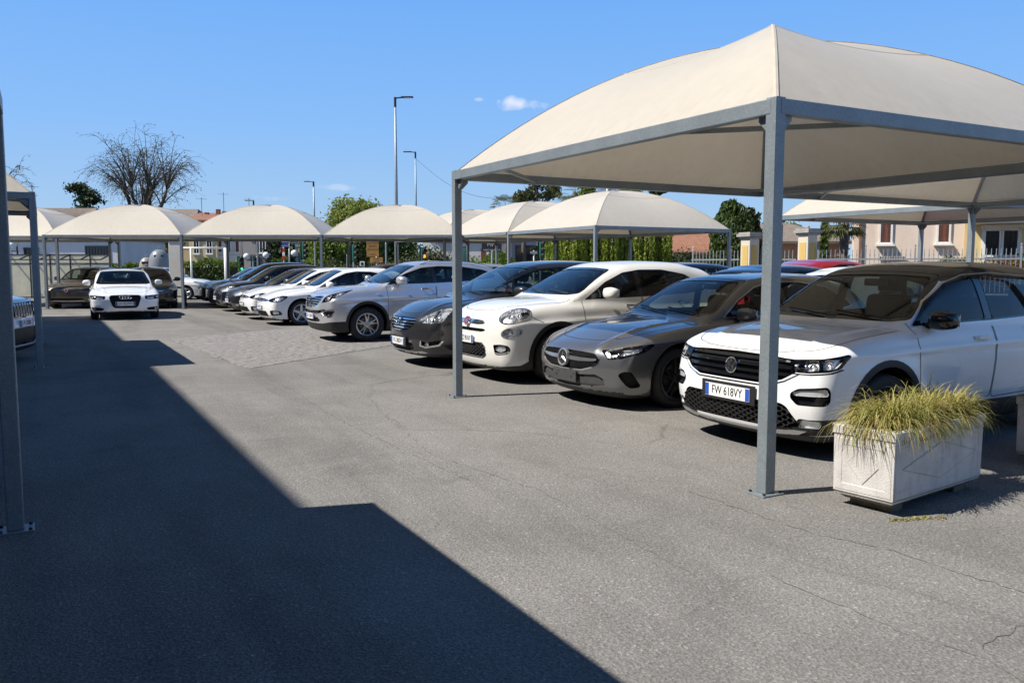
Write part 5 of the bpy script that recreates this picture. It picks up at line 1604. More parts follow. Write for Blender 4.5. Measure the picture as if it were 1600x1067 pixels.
def spec_plain(pt, L=4.25, W=1.79, H=1.48, zl=.78, xc=1.15, zc=.98, xt=1.95, zt=1.41, belt=.95, fa=.88, wb=2.6, Rw=.32, badge='disc', plate='', rails=False, bar='chrome', grille_h=.12, estate=False, **k):
    """plain hatch or van form used for the far cars"""
    c = car_base(L, W, H, fa, wb, Rw, zl, xc, zc, xt, zt, belt, **k); c['paint'] = pt; c['rim'] = Rw - .10
    t = H - .105
    dlo = [(xc + .22, belt + .05), (L * .55, belt + .06), (L * .73, belt + .08), (L * .82, belt + .11), (L * .80, belt + .2), (L * .74, t - .07), (L * .66, t), (L * .55, t + .005), (xt + .18, t - .045), (xc + .62, belt + .05 + (t - belt) * .52)]
    if estate: dlo[3:6] = [(L * .90, belt + .12), (L * .87, t - .12), (L * .80, t - .03)]
    bx = L * .545
    fd = [(xc + .12, .36), (bx - .02, .34), (bx + .02, belt), (bx, t + .03), (xt + .15, t - .03), (xc + .55, belt + .05 + (t - belt) * .5), (xc + .15, belt + .02)]
    rd = [(bx, .34), (bx + .62, .36), (bx + .8, .52), (bx + 1.0, belt), (bx + .85, t - .04), (bx + .5, t + .02), (bx + .02, t + .03), (bx + .04, belt)]
    f = glazing(c, dlo, [((bx + .01, belt), (bx - .02, t), .08), ((L * .76, belt), (L * .72, t), .06)], fd=fd, rd=rd)
    gr = [(-.03, zl - .10 - grille_h), (.36, zl - .09 - grille_h), (.46, zl - .14), (.45, zl - .085), (-.03, zl - .075)]
    f.append(feat('grille', 'F', gr, MATS['gap'], r=.02, center=True, depth=-.025, nolining=True))
    f += slats(gr, zl - .10 - grille_h, zl - .08, 3, .014, mat=bar, depth=-.004)
    f.append(feat('headlight', 'Q', [(.44, zl - .12), (.58, zl - .175), (.80, zl - .16), (.92, zl - .08), (.97, zl), (.93, zl + .012), (.70, zl - .03), (.50, zl - .075)], MATS['lampchrome'], r=.02, depth=-.045, cover=True, nolining=True))
    f.append(feat('lower_grille', 'F', [(-.03, .24), (.44, .245), (.50, .28), (.42, .36), (-.03, .37)], MATS['gap'], r=.02, center=True, depth=-.025, nolining=True))
    f.append(feat('fog_light', 'Q', [(.56, .30), (.70, .30), (.72, .36), (.58, .37)], MATS['lampchrome'], r=.02, depth=-.02, cover=True, nolining=True))
    f += tails(c, belt - .16, belt + .02, .5)
    c['feats'] = f
    c['gaps'] = shut_lines(c, fd, rd, [(.13, 0), (.16, .35), (.3, .55), (.6, .69), (xc + .02, .72)])
    c['mirror'] = (xc + .42, W / 2 - .03, belt + .10, 1.0); c['handles'] = [(bx - .15, belt - .09), (bx + .75, belt - .06)]
    c['extras'] = [put_badge(badge, zl - .11 - grille_h * .35, .05, proud=.02)] + ([put_plate(plate, .45, frame=False)] if plate else [])
    if rails: c['rails'] = (xt + .2, L - .5, W / 2 - .30)
    return c
def spec_audi():
    c = spec_plain(PT['white'], 4.70, 1.826, 1.436, .76, 1.32, .955, 2.12, 1.375, .93, .92, 2.81, .32, plate='', estate=True, sweep=.17, spow=3.0, k_nose=.09)
    c['feats'] = [q for q in c['feats'] if q['name'] not in ('grille', 'grille_slat', 'headlight', 'lower_grille', 'fog_light')]
    f = c['feats']
    gr = [(-.03, .335), (.28, .34), (.335, .40), (.40, .60), (.40, .655), (.36, .69), (-.03, .70)]
    f.append(feat('grille_surround', 'F', inset_poly(gr, -.014), MATS['satin'], r=.04, center=True, depth=.001, nolining=True))
    f.append(feat('grille', 'F', gr, MATS['gap'], r=.04, center=True, depth=-.025, nolining=True))
    f += slats(gr, .35, .69, 7, .016, mat='plastic', depth=-.008)
    f.append(feat('headlight', 'Q', [(.39, .585), (.52, .575), (.78, .60), (.90, .66), (.93, .70), (.86, .71), (.62, .695), (.40, .675)], MATS['lampdark'], r=.02, depth=-.045, cover=True, nolining=True))
    f.append(feat('reflector', 'Q', [(.44, .60), (.60, .598), (.64, .67), (.45, .655)], MATS['lampchrome'], r=.02, depth=-.025, under='headlight', nolining=True))
    f.append(feat('reflector', 'Q', [(.67, .61), (.80, .63), (.84, .68), (.70, .675)], MATS['lampchrome'], r=.02, depth=-.025, under='headlight', nolining=True))
    f.append(feat('side_intake', 'Q', [(.42, .33), (.47, .27), (.78, .28), (.84, .36), (.80, .375), (.5, .36)], MATS['gap'], r=.02, depth=-.03, nolining=True, key='int'))
    f.append(feat('fog_light', 'Q', circ(.66, .32, .034, 16), MATS['lampchrome'], depth=-.012, under='int', cover=True, nolining=True))
    f.append(feat('lower_grille', 'F', [(-.03, .21), (.38, .21), (.42, .245), (-.03, .25)], MATS['gap'], r=.01, center=True, depth=-.02, nolining=True))
    c['extras'] = [put_badge('rings', .635, .05, proud=.016), put_plate('DY 062MM', .46, w=.50, frame=False), put_lens([(.53, .635, .026)])]
    c['rails'] = (2.3, 4.2, .60); c['rail_mat'] = MATS['satin']
    return c
def spec_tipo():
    c = spec_plain(PT['bronze'], 4.37, 1.79, 1.495, .80, 1.2, .985, 2.0, 1.425, .96, .90, 2.64, .31, sweep=.18)
    c['feats'] = [q for q in c['feats'] if q['name'] not in ('grille', 'grille_slat', 'headlight', 'lower_grille')]
    f = c['feats']
    f.append(feat('headlight', 'Q', [(.36, .66), (.50, .60), (.80, .615), (.93, .71), (.95, .77), (.80, .755), (.5, .715)], MATS['lampdark'], r=.02, depth=-.04, cover=True, nolining=True))
    gr = [(-.03, .585), (.34, .595), (.48, .65), (.52, .70), (.3, .715), (-.03, .715)]
    f.append(feat('grille', 'F', gr, MATS['gap'], r=.02, center=True, depth=-.025, nolining=True)); f += slats(gr, .59, .71, 4, .012, mat='satin', depth=-.006)
    f.append(feat('lower_grille', 'F', [(-.03, .30), (.50, .30), (.58, .335), (.5, .385), (-.03, .39)], MATS['gap'], r=.02, center=True, depth=-.025, nolining=True))
    f.append(feat('intake_strip', 'F', [(-.03, .275), (.55, .28), (.60, .30), (-.03, .29)], MATS['satin'], center=True, depth=.003, nolining=True))
    c['extras'] = [put_badge('disc', .65, .06, proud=.02)]
    return c
def spec_jeep():
    c = car_base(4.236, 1.805, 1.67, .86, 2.57, .345, 1.00, 1.12, 1.12, 1.62, 1.57, 1.09, flare=.03, cz=.80, crown=.05, sweep=.14, spow=3.2, k_nose=.08, k_sh=.09, t1=.12, t2=.12)
    c['paint'] = PT['white']; c['rim'] = .235
    c['nose'] = [(.06, .24), (.16, .12), (.26, .05), (.40, .01), (.55, .0), (.70, .02), (.85, .035), (.97, .05), (1.04, .10), (1.3, .4)]
    dlo = [(1.34, 1.14), (2.4, 1.15), (3.3, 1.16), (3.9, 1.2), (3.85, 1.48), (3.2, 1.53), (2.3, 1.545), (1.85, 1.52), (1.6, 1.38)]
    fd = [(1.26, .42), (2.3, .40), (2.34, 1.1), (2.32, 1.58), (1.82, 1.54), (1.55, 1.38), (1.28, 1.12)]
    rd = [(2.315, .40), (2.95, .42), (3.12, .6), (3.28, .9), (3.35, 1.2), (3.3, 1.56), (2.33, 1.58), (2.355, 1.1)]
    f = glazing(c, dlo, [((2.33, 1.0), (2.32, 1.6), .08), ((3.38, 1.0), (3.36, 1.6), .06)], fd=fd, rd=rd)
    f += arch_clad(c, .06, MATS['plastic'])
    f.append(feat('grille', 'F', [(-.03, .70), (.60, .70), (.66, .76), (.66, .92), (.60, .95), (-.03, .955)], MATS['glossblack'], r=.04, center=True, depth=-.01, nolining=True))
    for k in range(4):
        y = .105 * k
        f.append(feat('grille_bar', 'F', [(y - .028 if k else -.03, .735), (y + .028, .735), (y + .028, .925), (y - .028 if k else -.03, .925)], MATS['satin'], r=.02, center=(k == 0), depth=.004, nolining=True))
        f.append(feat('grille_slot', 'F', [(y - .016 if k else -.03, .75), (y + .016, .75), (y + .016, .91), (y - .016 if k else -.03, .91)], MATS['gap'], r=.014, center=(k == 0), depth=-.03, nolining=True))
    f.append(feat('headlight', 'F', circ(.53, .83, .095, 24), MATS['lampchrome'], depth=-.04, cover=True, nolining=True))
    f.append(feat('bumper_insert', 'F', [(-.03, .28), (.40, .28), (.50, .36), (.46, .55), (-.03, .56)], MATS['plastic'], r=.03, center=True, depth=-.02, nolining=True))
    f.append(feat('fog_pocket', 'F', [(.58, .42), (.72, .40), (.76, .56), (.58, .56)], MATS['plastic'], r=.02, depth=-.03, nolining=True))
    f.append(feat('lower_bumper', 'F', [(-.03, .05), (.9, .05), (.9, .30), (.5, .25), (-.03, .25)], MATS['plastic'], center=True, depth=.003, nolining=True))
    f += tails(c, .85, 1.05, .6)
    c['feats'] = f
    c['gaps'] = shut_lines(c, fd, rd, [(.09, 0), (.11, .4), (.2, .62), (.5, .74), (1.1, .77)])
    c['mirror'] = (1.50, .88, 1.19, 1.05); c['handles'] = [(2.15, 1.02), (3.1, 1.04)]
    c['extras'] = [put_plate('FV 330RK', .62, frame=False)]
    return c
# ---------------------------------------------------------------- the cars where they stand
def place(c, h, x, y, rz, label, group=None, detail=2):
    o = build_car(c, h, c['paint'], detail)
    o.location = (x, y, 0); o.rotation_euler = (0, 0, rz)
    tag(o, label, 'car', group)
    return o
ROW = 'cars parked nose out along the aisle'
place(spec_troc(), .028, 5.0, 5.22, 0, 'white crossover with black roof and black wheels, beside the planter', ROW)
place(spec_merc(), .031, 5.02, 7.80, 0, 'metallic grey hatchback with a round star badge and an empty plate holder', ROW)
place(spec_500x(), .033, 4.95, 10.10, 0, 'pearl white crossover with round lamps and black wheel arches', ROW)
place(spec_meriva(), .036, 4.75, 12.10, 0, 'dark brown people carrier with chrome slatted grille', ROW)
place(spec_kia(), .035, 4.75, 16.96, 0, 'silver sport utility car with black arches and five spoke wheels', ROW)
golf_a = place(spec_golf(), .036, 4.90, 22.25, 0, 'white hatchback nearest to the silver sport utility car, its front wheel in view', ROW)
HB = R(60.84)
golf_b = copy_tree(golf_a); golf_b.location = (4.95, 24.75, 0); golf_b['label'] = 'white hatchback tucked between the other white hatchback and the dark cars'
place(spec_plain(PT['anthracite'], 4.35, 1.80, 1.46, .78, 1.2, .97, 2.0, 1.39, .94, badge='rings', plate='EX 744PB', grille_h=.22), .045, 5.0, 27.2, 0, 'dark anthracite hatchback with a tall chrome grille beside the white hatchbacks', ROW, 1)
place(spec_plain(PT['black'], 4.30, 1.80, 1.56, .84, 1.12, 1.03, 1.9, 1.49, 1.0, badge='disc', plate='EW 190HS'), .045, 5.05, 29.6, 0, 'black high roofed car with bright round lamps and a white plate', ROW, 1)
place(spec_plain(PT['anthracite'], 4.37, 1.85, 1.65, .88, 1.1, 1.06, 2.0, 1.57, 1.02, badge='disc'), .045, 5.2, 32.1, 0, 'dark grey people carrier second from the far end of the row', ROW, 1)
place(spec_audi(), .040, 2.0, 25.9, R(87), 'white estate car with four rings facing up the aisle', None)
pt = px(107, 29.6); place(spec_tipo(), .046, pt.x, pt.y, HB + R(6), 'bronze grey hatchback in the shade under the leftmost far canopy', None)
place(spec_jeep(), .038, -.26, 15.5, R(161.3), 'white boxy off roader with round lamps under the left canopy', None)
BACK = 'cars parked behind the front row'
def recolour(o, old, new):
    for c_ in [o] + list(o.children_recursive):
        if c_.type == 'MESH':
            for sl in c_.material_slots:
                if sl.material == old: sl.link = 'OBJECT'; sl.material = new
proto = place(spec_plain(PT['white'], 4.25, 1.78, 1.55, .86, 1.12, 1.02, 1.9, 1.48, .99), .045, 14.2, 8.9, math.pi, 'white car roof seen past the nearest white crossover', BACK, 1)
proto.scale = (1, 1, .98)
for (x, y, sc, pt_, lab) in [(18.6, 13.7, 1.08, 'red', 'red car of which only the roof shows'), (14.3, 11.0, 1.0, 'navy', 'dark blue car roof showing above the grey hatchback'),
                             (14.1, 13.3, 1.03, 'black', 'black car showing past the tail of the pearl white crossover'), (14.2, 22.6, 1.03, 'silver', 'grey car roof showing above the brown people carrier'),
                             (13.6, 27.8, 1.03, 'anthracite', 'dark car showing above the white hatchback roof')]:
    o = copy_tree(proto); o.location = (x, y, 0); o.scale = (1, 1, sc); o['label'] = lab
    recolour(o, PT['white'], PT[pt_])

for (pos, sc, rz, pt_, lab, grp) in [((5.3, 34.6), .97, 0, 'navy', 'dark navy hatchback at the far end of the row by the hedge', ROW),
                                     (tuple(px(240, 29.6)[:2]), .95, R(86), 'black', 'black hatchback half hidden behind the white estate car', None),
                                     (tuple(px(334, 38.5)[:2]), .95, R(150.84), 'white', 'white car beyond the dark row behind the canopy post', None),
                                     ((-.20, 18.3), .98, R(161), 'silver', 'silver hatchback behind the boxy white off roader', None)]:
    o = copy_tree(proto); o.location = (pos[0], pos[1], 0); o.rotation_euler = (0, 0, rz); o.scale = (1, 1, sc); o['label'] = lab
    if grp: o['group'] = grp
    else: del o['group']
    if pt_ != 'white': recolour(o, PT['white'], PT[pt_])

# price sheets lying on the dashboards
def price_sheet(o, c, y, dx, rz, label):
    (xb, zb), _ = c
    b = MB(); b.box((0, 0, 0), (.297, .21, .002))
    s_ = b.build('price_sheet', plain('paper', (.75, .75, .73), .7, 0, .03, 20))
    s_.matrix_world = o.matrix_world @ Matrix.Translation((xb + dx, y, zb)) @ Matrix.Rotation(rz, 4, 'Z')
    tag(s_, label, 'paper', 'price sheets behind windscreens')
bpy.context.view_layer.update()
_cars = {o['label']: o for o in COL.objects if o.name.startswith('parked_car')}
def _car(k): return next(o for l, o in _cars.items() if k in l)
price_sheet(_car('black roof'), ((1.12, .99), 0), -.34, .42, .5, 'white sheet of paper on the dashboard of the nearest white crossover')
price_sheet(_car('pearl'), ((1.10, 1.03), 0), -.36, .42, .4, 'white sheet of paper on the dashboard of the pearl crossover')
price_sheet(_car('four rings'), ((1.32, .91), 0), -.30, .45, .3, 'white sheet of paper on the dashboard of the white estate car')
price_sheet(_car('its front wheel'), ((1.18, .915), 0), -.34, .45, .4, 'white sheet of paper on the dashboard of the nearer white hatchback')
# ---------------------------------------------------------------- vegetation
def leaf_mat(name, cols, trans=.30, rough=.6):
    m = bpy.data.materials.new(name); m.use_nodes = True
    nt = m.node_tree; nt.nodes.clear()
    out = nt.nodes.new('ShaderNodeOutputMaterial'); b = nt.nodes.new('ShaderNodeBsdfPrincipled')
    ge = nt.nodes.new('ShaderNodeNewGeometry')
    n = len(cols)
    col = ramp(nt, ge.outputs['Random Per Island'], [(i / max(1, n - 1), c) for i, c in enumerate(cols)])
    nt.links.new(col, b.inputs['Base Color']); b.inputs['Roughness'].default_value = rough; b.inputs['Specular IOR Level'].default_value = .3
    tr = nt.nodes.new('ShaderNodeBsdfTranslucent'); nt.links.new(mixrgb(nt, 1.0, col, (1.0, 1.0, .5), 'MULTIPLY'), tr.inputs[0])
    mx = nt.nodes.new('ShaderNodeMixShader'); mx.inputs[0].default_value = trans
    nt.links.new(b.outputs[0], mx.inputs[1]); nt.links.new(tr.outputs[0], mx.inputs[2]); nt.links.new(mx.outputs[0], out.inputs['Surface'])
    return m
LM = dict(lime=leaf_mat('leaf_lime', [(.17, .22, .05), (.24, .29, .07), (.28, .31, .10), (.18, .23, .07)], .35), fresh=leaf_mat('leaf_fresh', [(.10, .16, .025), (.15, .22, .035), (.19, .25, .05), (.12, .18, .04)]),
          mid=leaf_mat('leaf_mid', [(.04, .075, .018), (.06, .10, .025), (.085, .13, .03), (.05, .085, .02)]),
          dark=leaf_mat('leaf_dark', [(.018, .035, .014), (.028, .05, .018), (.04, .06, .022)], .12),
          hedge=leaf_mat('leaf_hedge', [(.06, .11, .015), (.10, .16, .02), (.13, .19, .03)]),
          olive=leaf_mat('leaf_olive', [(.06, .075, .035), (.09, .105, .05), (.12, .13, .065)]),
          red=leaf_mat('leaf_red', [(.16, .045, .02), (.20, .075, .03), (.12, .06, .025), (.10, .09, .03)]),
          palm=leaf_mat('leaf_palm', [(.07, .09, .03), (.10, .12, .045), (.14, .14, .06)]),
          dry=leaf_mat('leaf_dry', [(.16, .10, .05), (.22, .15, .07)]),
          willow=leaf_mat('leaf_willow', [(.19, .26, .03), (.26, .33, .05), (.30, .36, .07), (.17, .23, .04)], .42))
M_BARK = plain('bark', (.075, .06, .05), .95, 0, .35, 6, .6)
M_BARK2 = plain('bark_grey', (.13, .11, .09), .95, 0, .3, 6, .5)
def leaf_mesh(pts, size, rng, asp=1.6, hang=0.0):
    V, F = [], []
    for p in pts:
        s = size * rng.uniform(.6, 1.35)
        a = Vector((rng.gauss(0, 1), rng.gauss(0, 1), rng.gauss(0, 1) - hang * 3)).normalized()
        b = a.cross(Vector((rng.gauss(0, 1), rng.gauss(0, 1), rng.gauss(0, 1)))).normalized()
        k = len(V); p = Vector(p)
        V += [p - a * s * asp * .5, p + b * s * .5, p + a * s * asp * .5, p - b * s * .5]
        F.append((k, k + 1, k + 2, k + 3))
    return V, F
def leaf_obj(name, pts, size, mat, rng, parent=None, asp=1.6, hang=0.0):
    V, F = leaf_mesh(pts, size, rng, asp, hang)
    me = bpy.data.meshes.new(name); me.from_pydata([tuple(v) for v in V], [], F); me.materials.append(mat); me.update()
    return link(bpy.data.objects.new(name, me), parent)
def clumps(rng, c, r, n_cl, n_leaf, shell=.55, cl_r=.26, flat=1.0):
    """points in leaf clumps spread through an uneven ellipsoid"""
    out = []
    for _ in range(n_cl):
        d = Vector((rng.gauss(0, 1), rng.gauss(0, 1), rng.gauss(0, 1))).normalized()
        k = shell + (1.03 - shell) * rng.random() ** .7
        cc = Vector((c[0] + d.x * r[0] * k, c[1] + d.y * r[1] * k, c[2] + d.z * r[2] * k))
        rr = min(r) * cl_r * rng.uniform(.6, 1.4)
        for _ in range(n_leaf):
            out.append(cc + Vector((rng.gauss(0, 1) * rr, rng.gauss(0, 1) * rr, rng.gauss(0, 1) * rr * .75 * flat)) * .62)
    return out
def tree(name, x, y, h, rad, label, cat='tree', mat='mid', seed=0, trunk=.16, n=90, per=70, size=.16, zlow=.25, group=None, blobs=None):
    rng = random.Random(seed)
    e = empty(name, (x, y, 0))
    b = MB(); zt = h * .72
    b.tube([(0, 0, -.05), (rng.uniform(-.1, .1), rng.uniform(-.1, .1), h * .3), (rng.uniform(-.2, .2), rng.uniform(-.2, .2), zt)], [trunk, trunk * .7, trunk * .25], 8)
    for k in range(6):
        a = rng.uniform(0, 6.28); z0 = h * rng.uniform(.25, .6)
        b.tube([(0, 0, z0), (math.cos(a) * rad * .4, math.sin(a) * rad * .4, z0 + h * .12), (math.cos(a) * rad * .75, math.sin(a) * rad * .75, z0 + h * .2)], [trunk * .45, trunk * .3, trunk * .1], 6)
    b.build('trunk', M_BARK, e, True)
    pts = []
    zl = h * zlow
    for (bx, by, bz, br, bh) in (blobs or [(0, 0, (h + zl) / 2, rad, (h - zl) / 2)]):
        pts += clumps(rng, (bx, by, bz), (br, br, bh), n, per)
    leaf_obj('crown', [p for p in pts if p.z > .05], size, LM[mat], rng, e)
    tag(e, label, cat, group)
    return e
def hedge(name, p0, p1, w, h, label, mat='hedge', seed=0, dens=420, size=.07, z0=0.0, group=None, cat='hedge'):
    rng = random.Random(seed)
    p0, p1 = Vector((p0[0], p0[1], 0)), Vector((p1[0], p1[1], 0)); L_ = (p1 - p0).length; t = (p1 - p0) / L_; n = Vector((-t.y, t.x, 0))
    e = empty(name, tuple((p0 + p1) / 2))
    o = (p0 + p1) / 2
    pts = []
    for _ in range(int(L_ * (h + w) * dens)):
        s = rng.random() * L_; side = rng.random()
        bump_ = .06 * math.sin(s * 3.1 + seed) + .05 * math.sin(s * 7.7)
        if side < .5: a, z = rng.choice((-1, 1)) * w / 2 * rng.uniform(.7, 1.08), rng.random() * h
        else: a, z = rng.uniform(-1, 1) * w / 2, h * rng.uniform(.86, 1.0)
        pts.append(p0 + t * s + n * a - o + Vector((0, 0, z0 + z * (1 + bump_) + rng.uniform(-.03, .06))))
    leaf_obj('foliage', pts, size, LM[mat], rng, e)
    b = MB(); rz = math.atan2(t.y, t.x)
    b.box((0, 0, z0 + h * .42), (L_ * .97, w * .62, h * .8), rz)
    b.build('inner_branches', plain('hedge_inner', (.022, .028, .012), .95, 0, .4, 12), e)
    tag(e, label, cat, group)
    return e
def bare_tree(x, y, h, seed, label, spread=1.0, trunk=.30, fork=.30, shoots=7):
    """leafless pollarded tree: thick forked limbs bending out and up, upright shoots, a fringe of drooping twigs with a few buds"""
    rng = random.Random(seed)
    e = empty('bare_tree', (x, y, 0))
    limbs, twigs, buds = MB(), MB(), []
    fz = h * fork; hc = h - fz
    limbs.tube([(0, 0, -.1), (.05, 0, fz * .5), (.02, 0, fz)], [trunk * 1.2, trunk, trunk * .95], 10)
    heads = []
    n0 = 5
    for k in range(n0):
        a = 2 * math.pi * k / n0 + rng.uniform(-.3, .3); out = hc * spread * rng.uniform(.30, .46)
        P = []
        for i in range(7):
            t = i / 6; r_ = out * (t ** .8); P.append(Vector((math.cos(a) * r_ + rng.gauss(0, .07), math.sin(a) * r_ + rng.gauss(0, .07), fz * .96 + hc * (.10 * t + .24 * t * t) + rng.gauss(0, .05))))
        limbs.tube(P, [trunk * .62 * (1 - .5 * i / 6) for i in range(7)], 8)
        heads += [(P[4], a), (P[6], a), (P[6], a + .6)]
    heads += [(Vector((0, 0, fz + .1)), 0), (Vector((0, 0, fz + .2)), 2)]
    ends = []
    for (p, a) in heads:
        for _ in range(shoots):
            b = a + rng.gauss(0, .9); tilt = abs(rng.gauss(.25, .32)); L_ = hc * rng.uniform(.34, .62) * (1 - .25 * min(1, tilt))
            d = Vector((math.cos(b) * math.sin(tilt), math.sin(b) * math.sin(tilt), math.cos(tilt))); cur = p.copy(); P = [cur.copy()]
            bend = rng.uniform(.0, .10)
            for i in range(8):
                d = (d + Vector((math.cos(b) * bend + rng.gauss(0, .09), math.sin(b) * bend + rng.gauss(0, .09), -.075 * (i > 3)))).normalized(); cur = cur + d * (L_ / 8); P.append(cur.copy())
            r0 = rng.uniform(.025, .055); limbs.tube(P, [r0 * (1 - .8 * i / 8) for i in range(9)], 5, False); ends.append(P)
    for P in ends:
        for _ in range(8):
            i = rng.randint(2, 8); p = P[i].copy(); d = (P[i] - P[i - 1]).normalized() + Vector((rng.gauss(0, .7), rng.gauss(0, .7), rng.gauss(0, .5))); d.normalize()
            L_ = rng.uniform(.5, 1.35) * h / 10; Q = [p.copy()]; cur = p.copy()
            for q in range(5):
                d = (d + Vector((rng.gauss(0, .2), rng.gauss(0, .2), -.27))).normalized(); cur = cur + d * (L_ / 5); Q.append(cur.copy())
                if rng.random() < .5: buds.append(cur + Vector((rng.gauss(0, .04), rng.gauss(0, .04), rng.gauss(0, .04))))
                if rng.random() < .35:
                    v = d + Vector((rng.gauss(0, .8), rng.gauss(0, .8), rng.gauss(-.3, .5))); v.normalize(); e2 = cur + v * L_ * rng.uniform(.2, .4)
                    twigs.tube([cur, e2], [.006, .004], 3, False); buds.append(e2)
            twigs.tube(Q, [.012, .011, .009, .008, .006, .005], 3, False)
    limbs.build('trunk', M_BARK, e, True)
    twigs.build('twigs', M_BARK, e)
    leaf_obj('crown', buds, .055, LM['olive'], rng, e)
    tag(e, label, 'tree')
    return e
def palm(x, y, h, label, seed=0, n=26, L_=1.15, fan=True, group='palms beyond the lot'):
    rng = random.Random(seed)
    e = empty('palm_tree', (x, y, 0))
    b = MB(); b.tube([(0, 0, 0), (.05, 0, h * .5), (0, 0, h)], [.16, .15, .17], 10)
    for k in range(60):
        a = rng.uniform(0, 6.28); z = rng.uniform(h * .35, h); b.tube([(math.cos(a) * .15, math.sin(a) * .15, z), (math.cos(a) * .24, math.sin(a) * .24, z + .10)], [.03, .012], 4)
    b.build('trunk', M_BARK2, e, True)
    V, F = [], []
    for k in range(n):
        a = rng.uniform(0, 6.28); up = rng.uniform(-.75, 1.0)
        d = Vector((math.cos(a), math.sin(a), up)).normalized(); st = Vector((0, 0, h)) + d * L_ * .55
        side = d.cross(Vector((0, 0, 1))).normalized(); upv = side.cross(d)
        i0 = len(V); V += [Vector((0, 0, h)) - side * .012, Vector((0, 0, h)) + side * .012, st + side * .01, st - side * .01]; F.append((i0, i0 + 1, i0 + 2, i0 + 3))
        for j in range(13):
            t = -1.25 + 2.5 * j / 12
            q = (d * math.cos(t) + side * math.sin(t)).normalized(); ln = L_ * rng.uniform(.48, .62)
            m = st + q * ln * .6; tip = st + q * ln - Vector((0, 0, rng.uniform(.05, .22)))
            w = upv.cross(q).normalized() * .028
            i0 = len(V); V += [st, m - w, tip, m + w]; F.append((i0, i0 + 1, i0 + 2, i0 + 3))
    me = bpy.data.meshes.new('crown'); me.from_pydata([tuple(v) for v in V], [], F); me.materials.append(LM['palm']); me.update()
    link(bpy.data.objects.new('crown', me), e)
    tag(e, label, 'palm', group)
    return e

# ---------------------------------------------------------------- houses and street things beyond the lot
def wall_mat(name, col, var=.10, scale=1.2):
    if name in MATS: return MATS[name]
    m, nt, b, out = new_mat(name)
    t = nt.nodes.new('ShaderNodeTexCoord'); v = t.outputs['Object']
    mp = nt.nodes.new('ShaderNodeMapping'); mp.inputs['Scale'].default_value = (1, 1, .3); nt.links.new(v, mp.inputs[0])
    f = noise(nt, scale, 6, .65, mp.outputs[0], .6)
    c = ramp(nt, f, [(.3, tuple(q * (1 - var) for q in col)), (.5, col), (.72, tuple(min(1, q * (1 + var * .7)) for q in col))])
    c = mixrgb(nt, .5, c, ramp(nt, noise(nt, 14, 5, .7, v), [(.3, .88), (.7, 1.08)]), 'MULTIPLY')
    nt.links.new(c, b.inputs['Base Color']); b.inputs['Roughness'].default_value = .92
    bump(nt, b, noise(nt, 40, 4, .6, v), .25, .006)
    MATS[name] = m
    return m
M_PANE = plain('house_pane', (.02, .024, .028), .08, 0, .2, 3, 0, 0, .7)
M_WHITE = plain('white_paint', (.72, .72, .70), .55, 0, .06, 5)
M_SHUT = plain('shutter_brown', (.16, .06, .035), .6, 0, .2, 9)
M_SHUTD = plain('shutter_dark', (.035, .022, .02), .6, 0, .2, 9)
M_TILE = wall_mat('roof_tile', (.26, .125, .08), .35, 4)
M_TILEG = wall_mat('roof_tile_grey', (.20, .165, .14), .3, 4)
M_POLE = plain('pole_grey', (.30, .33, .35), .5, .4, .1, 4)
M_DARKM = plain('dark_metal', (.03, .032, .035), .5, .4, .15, 8)
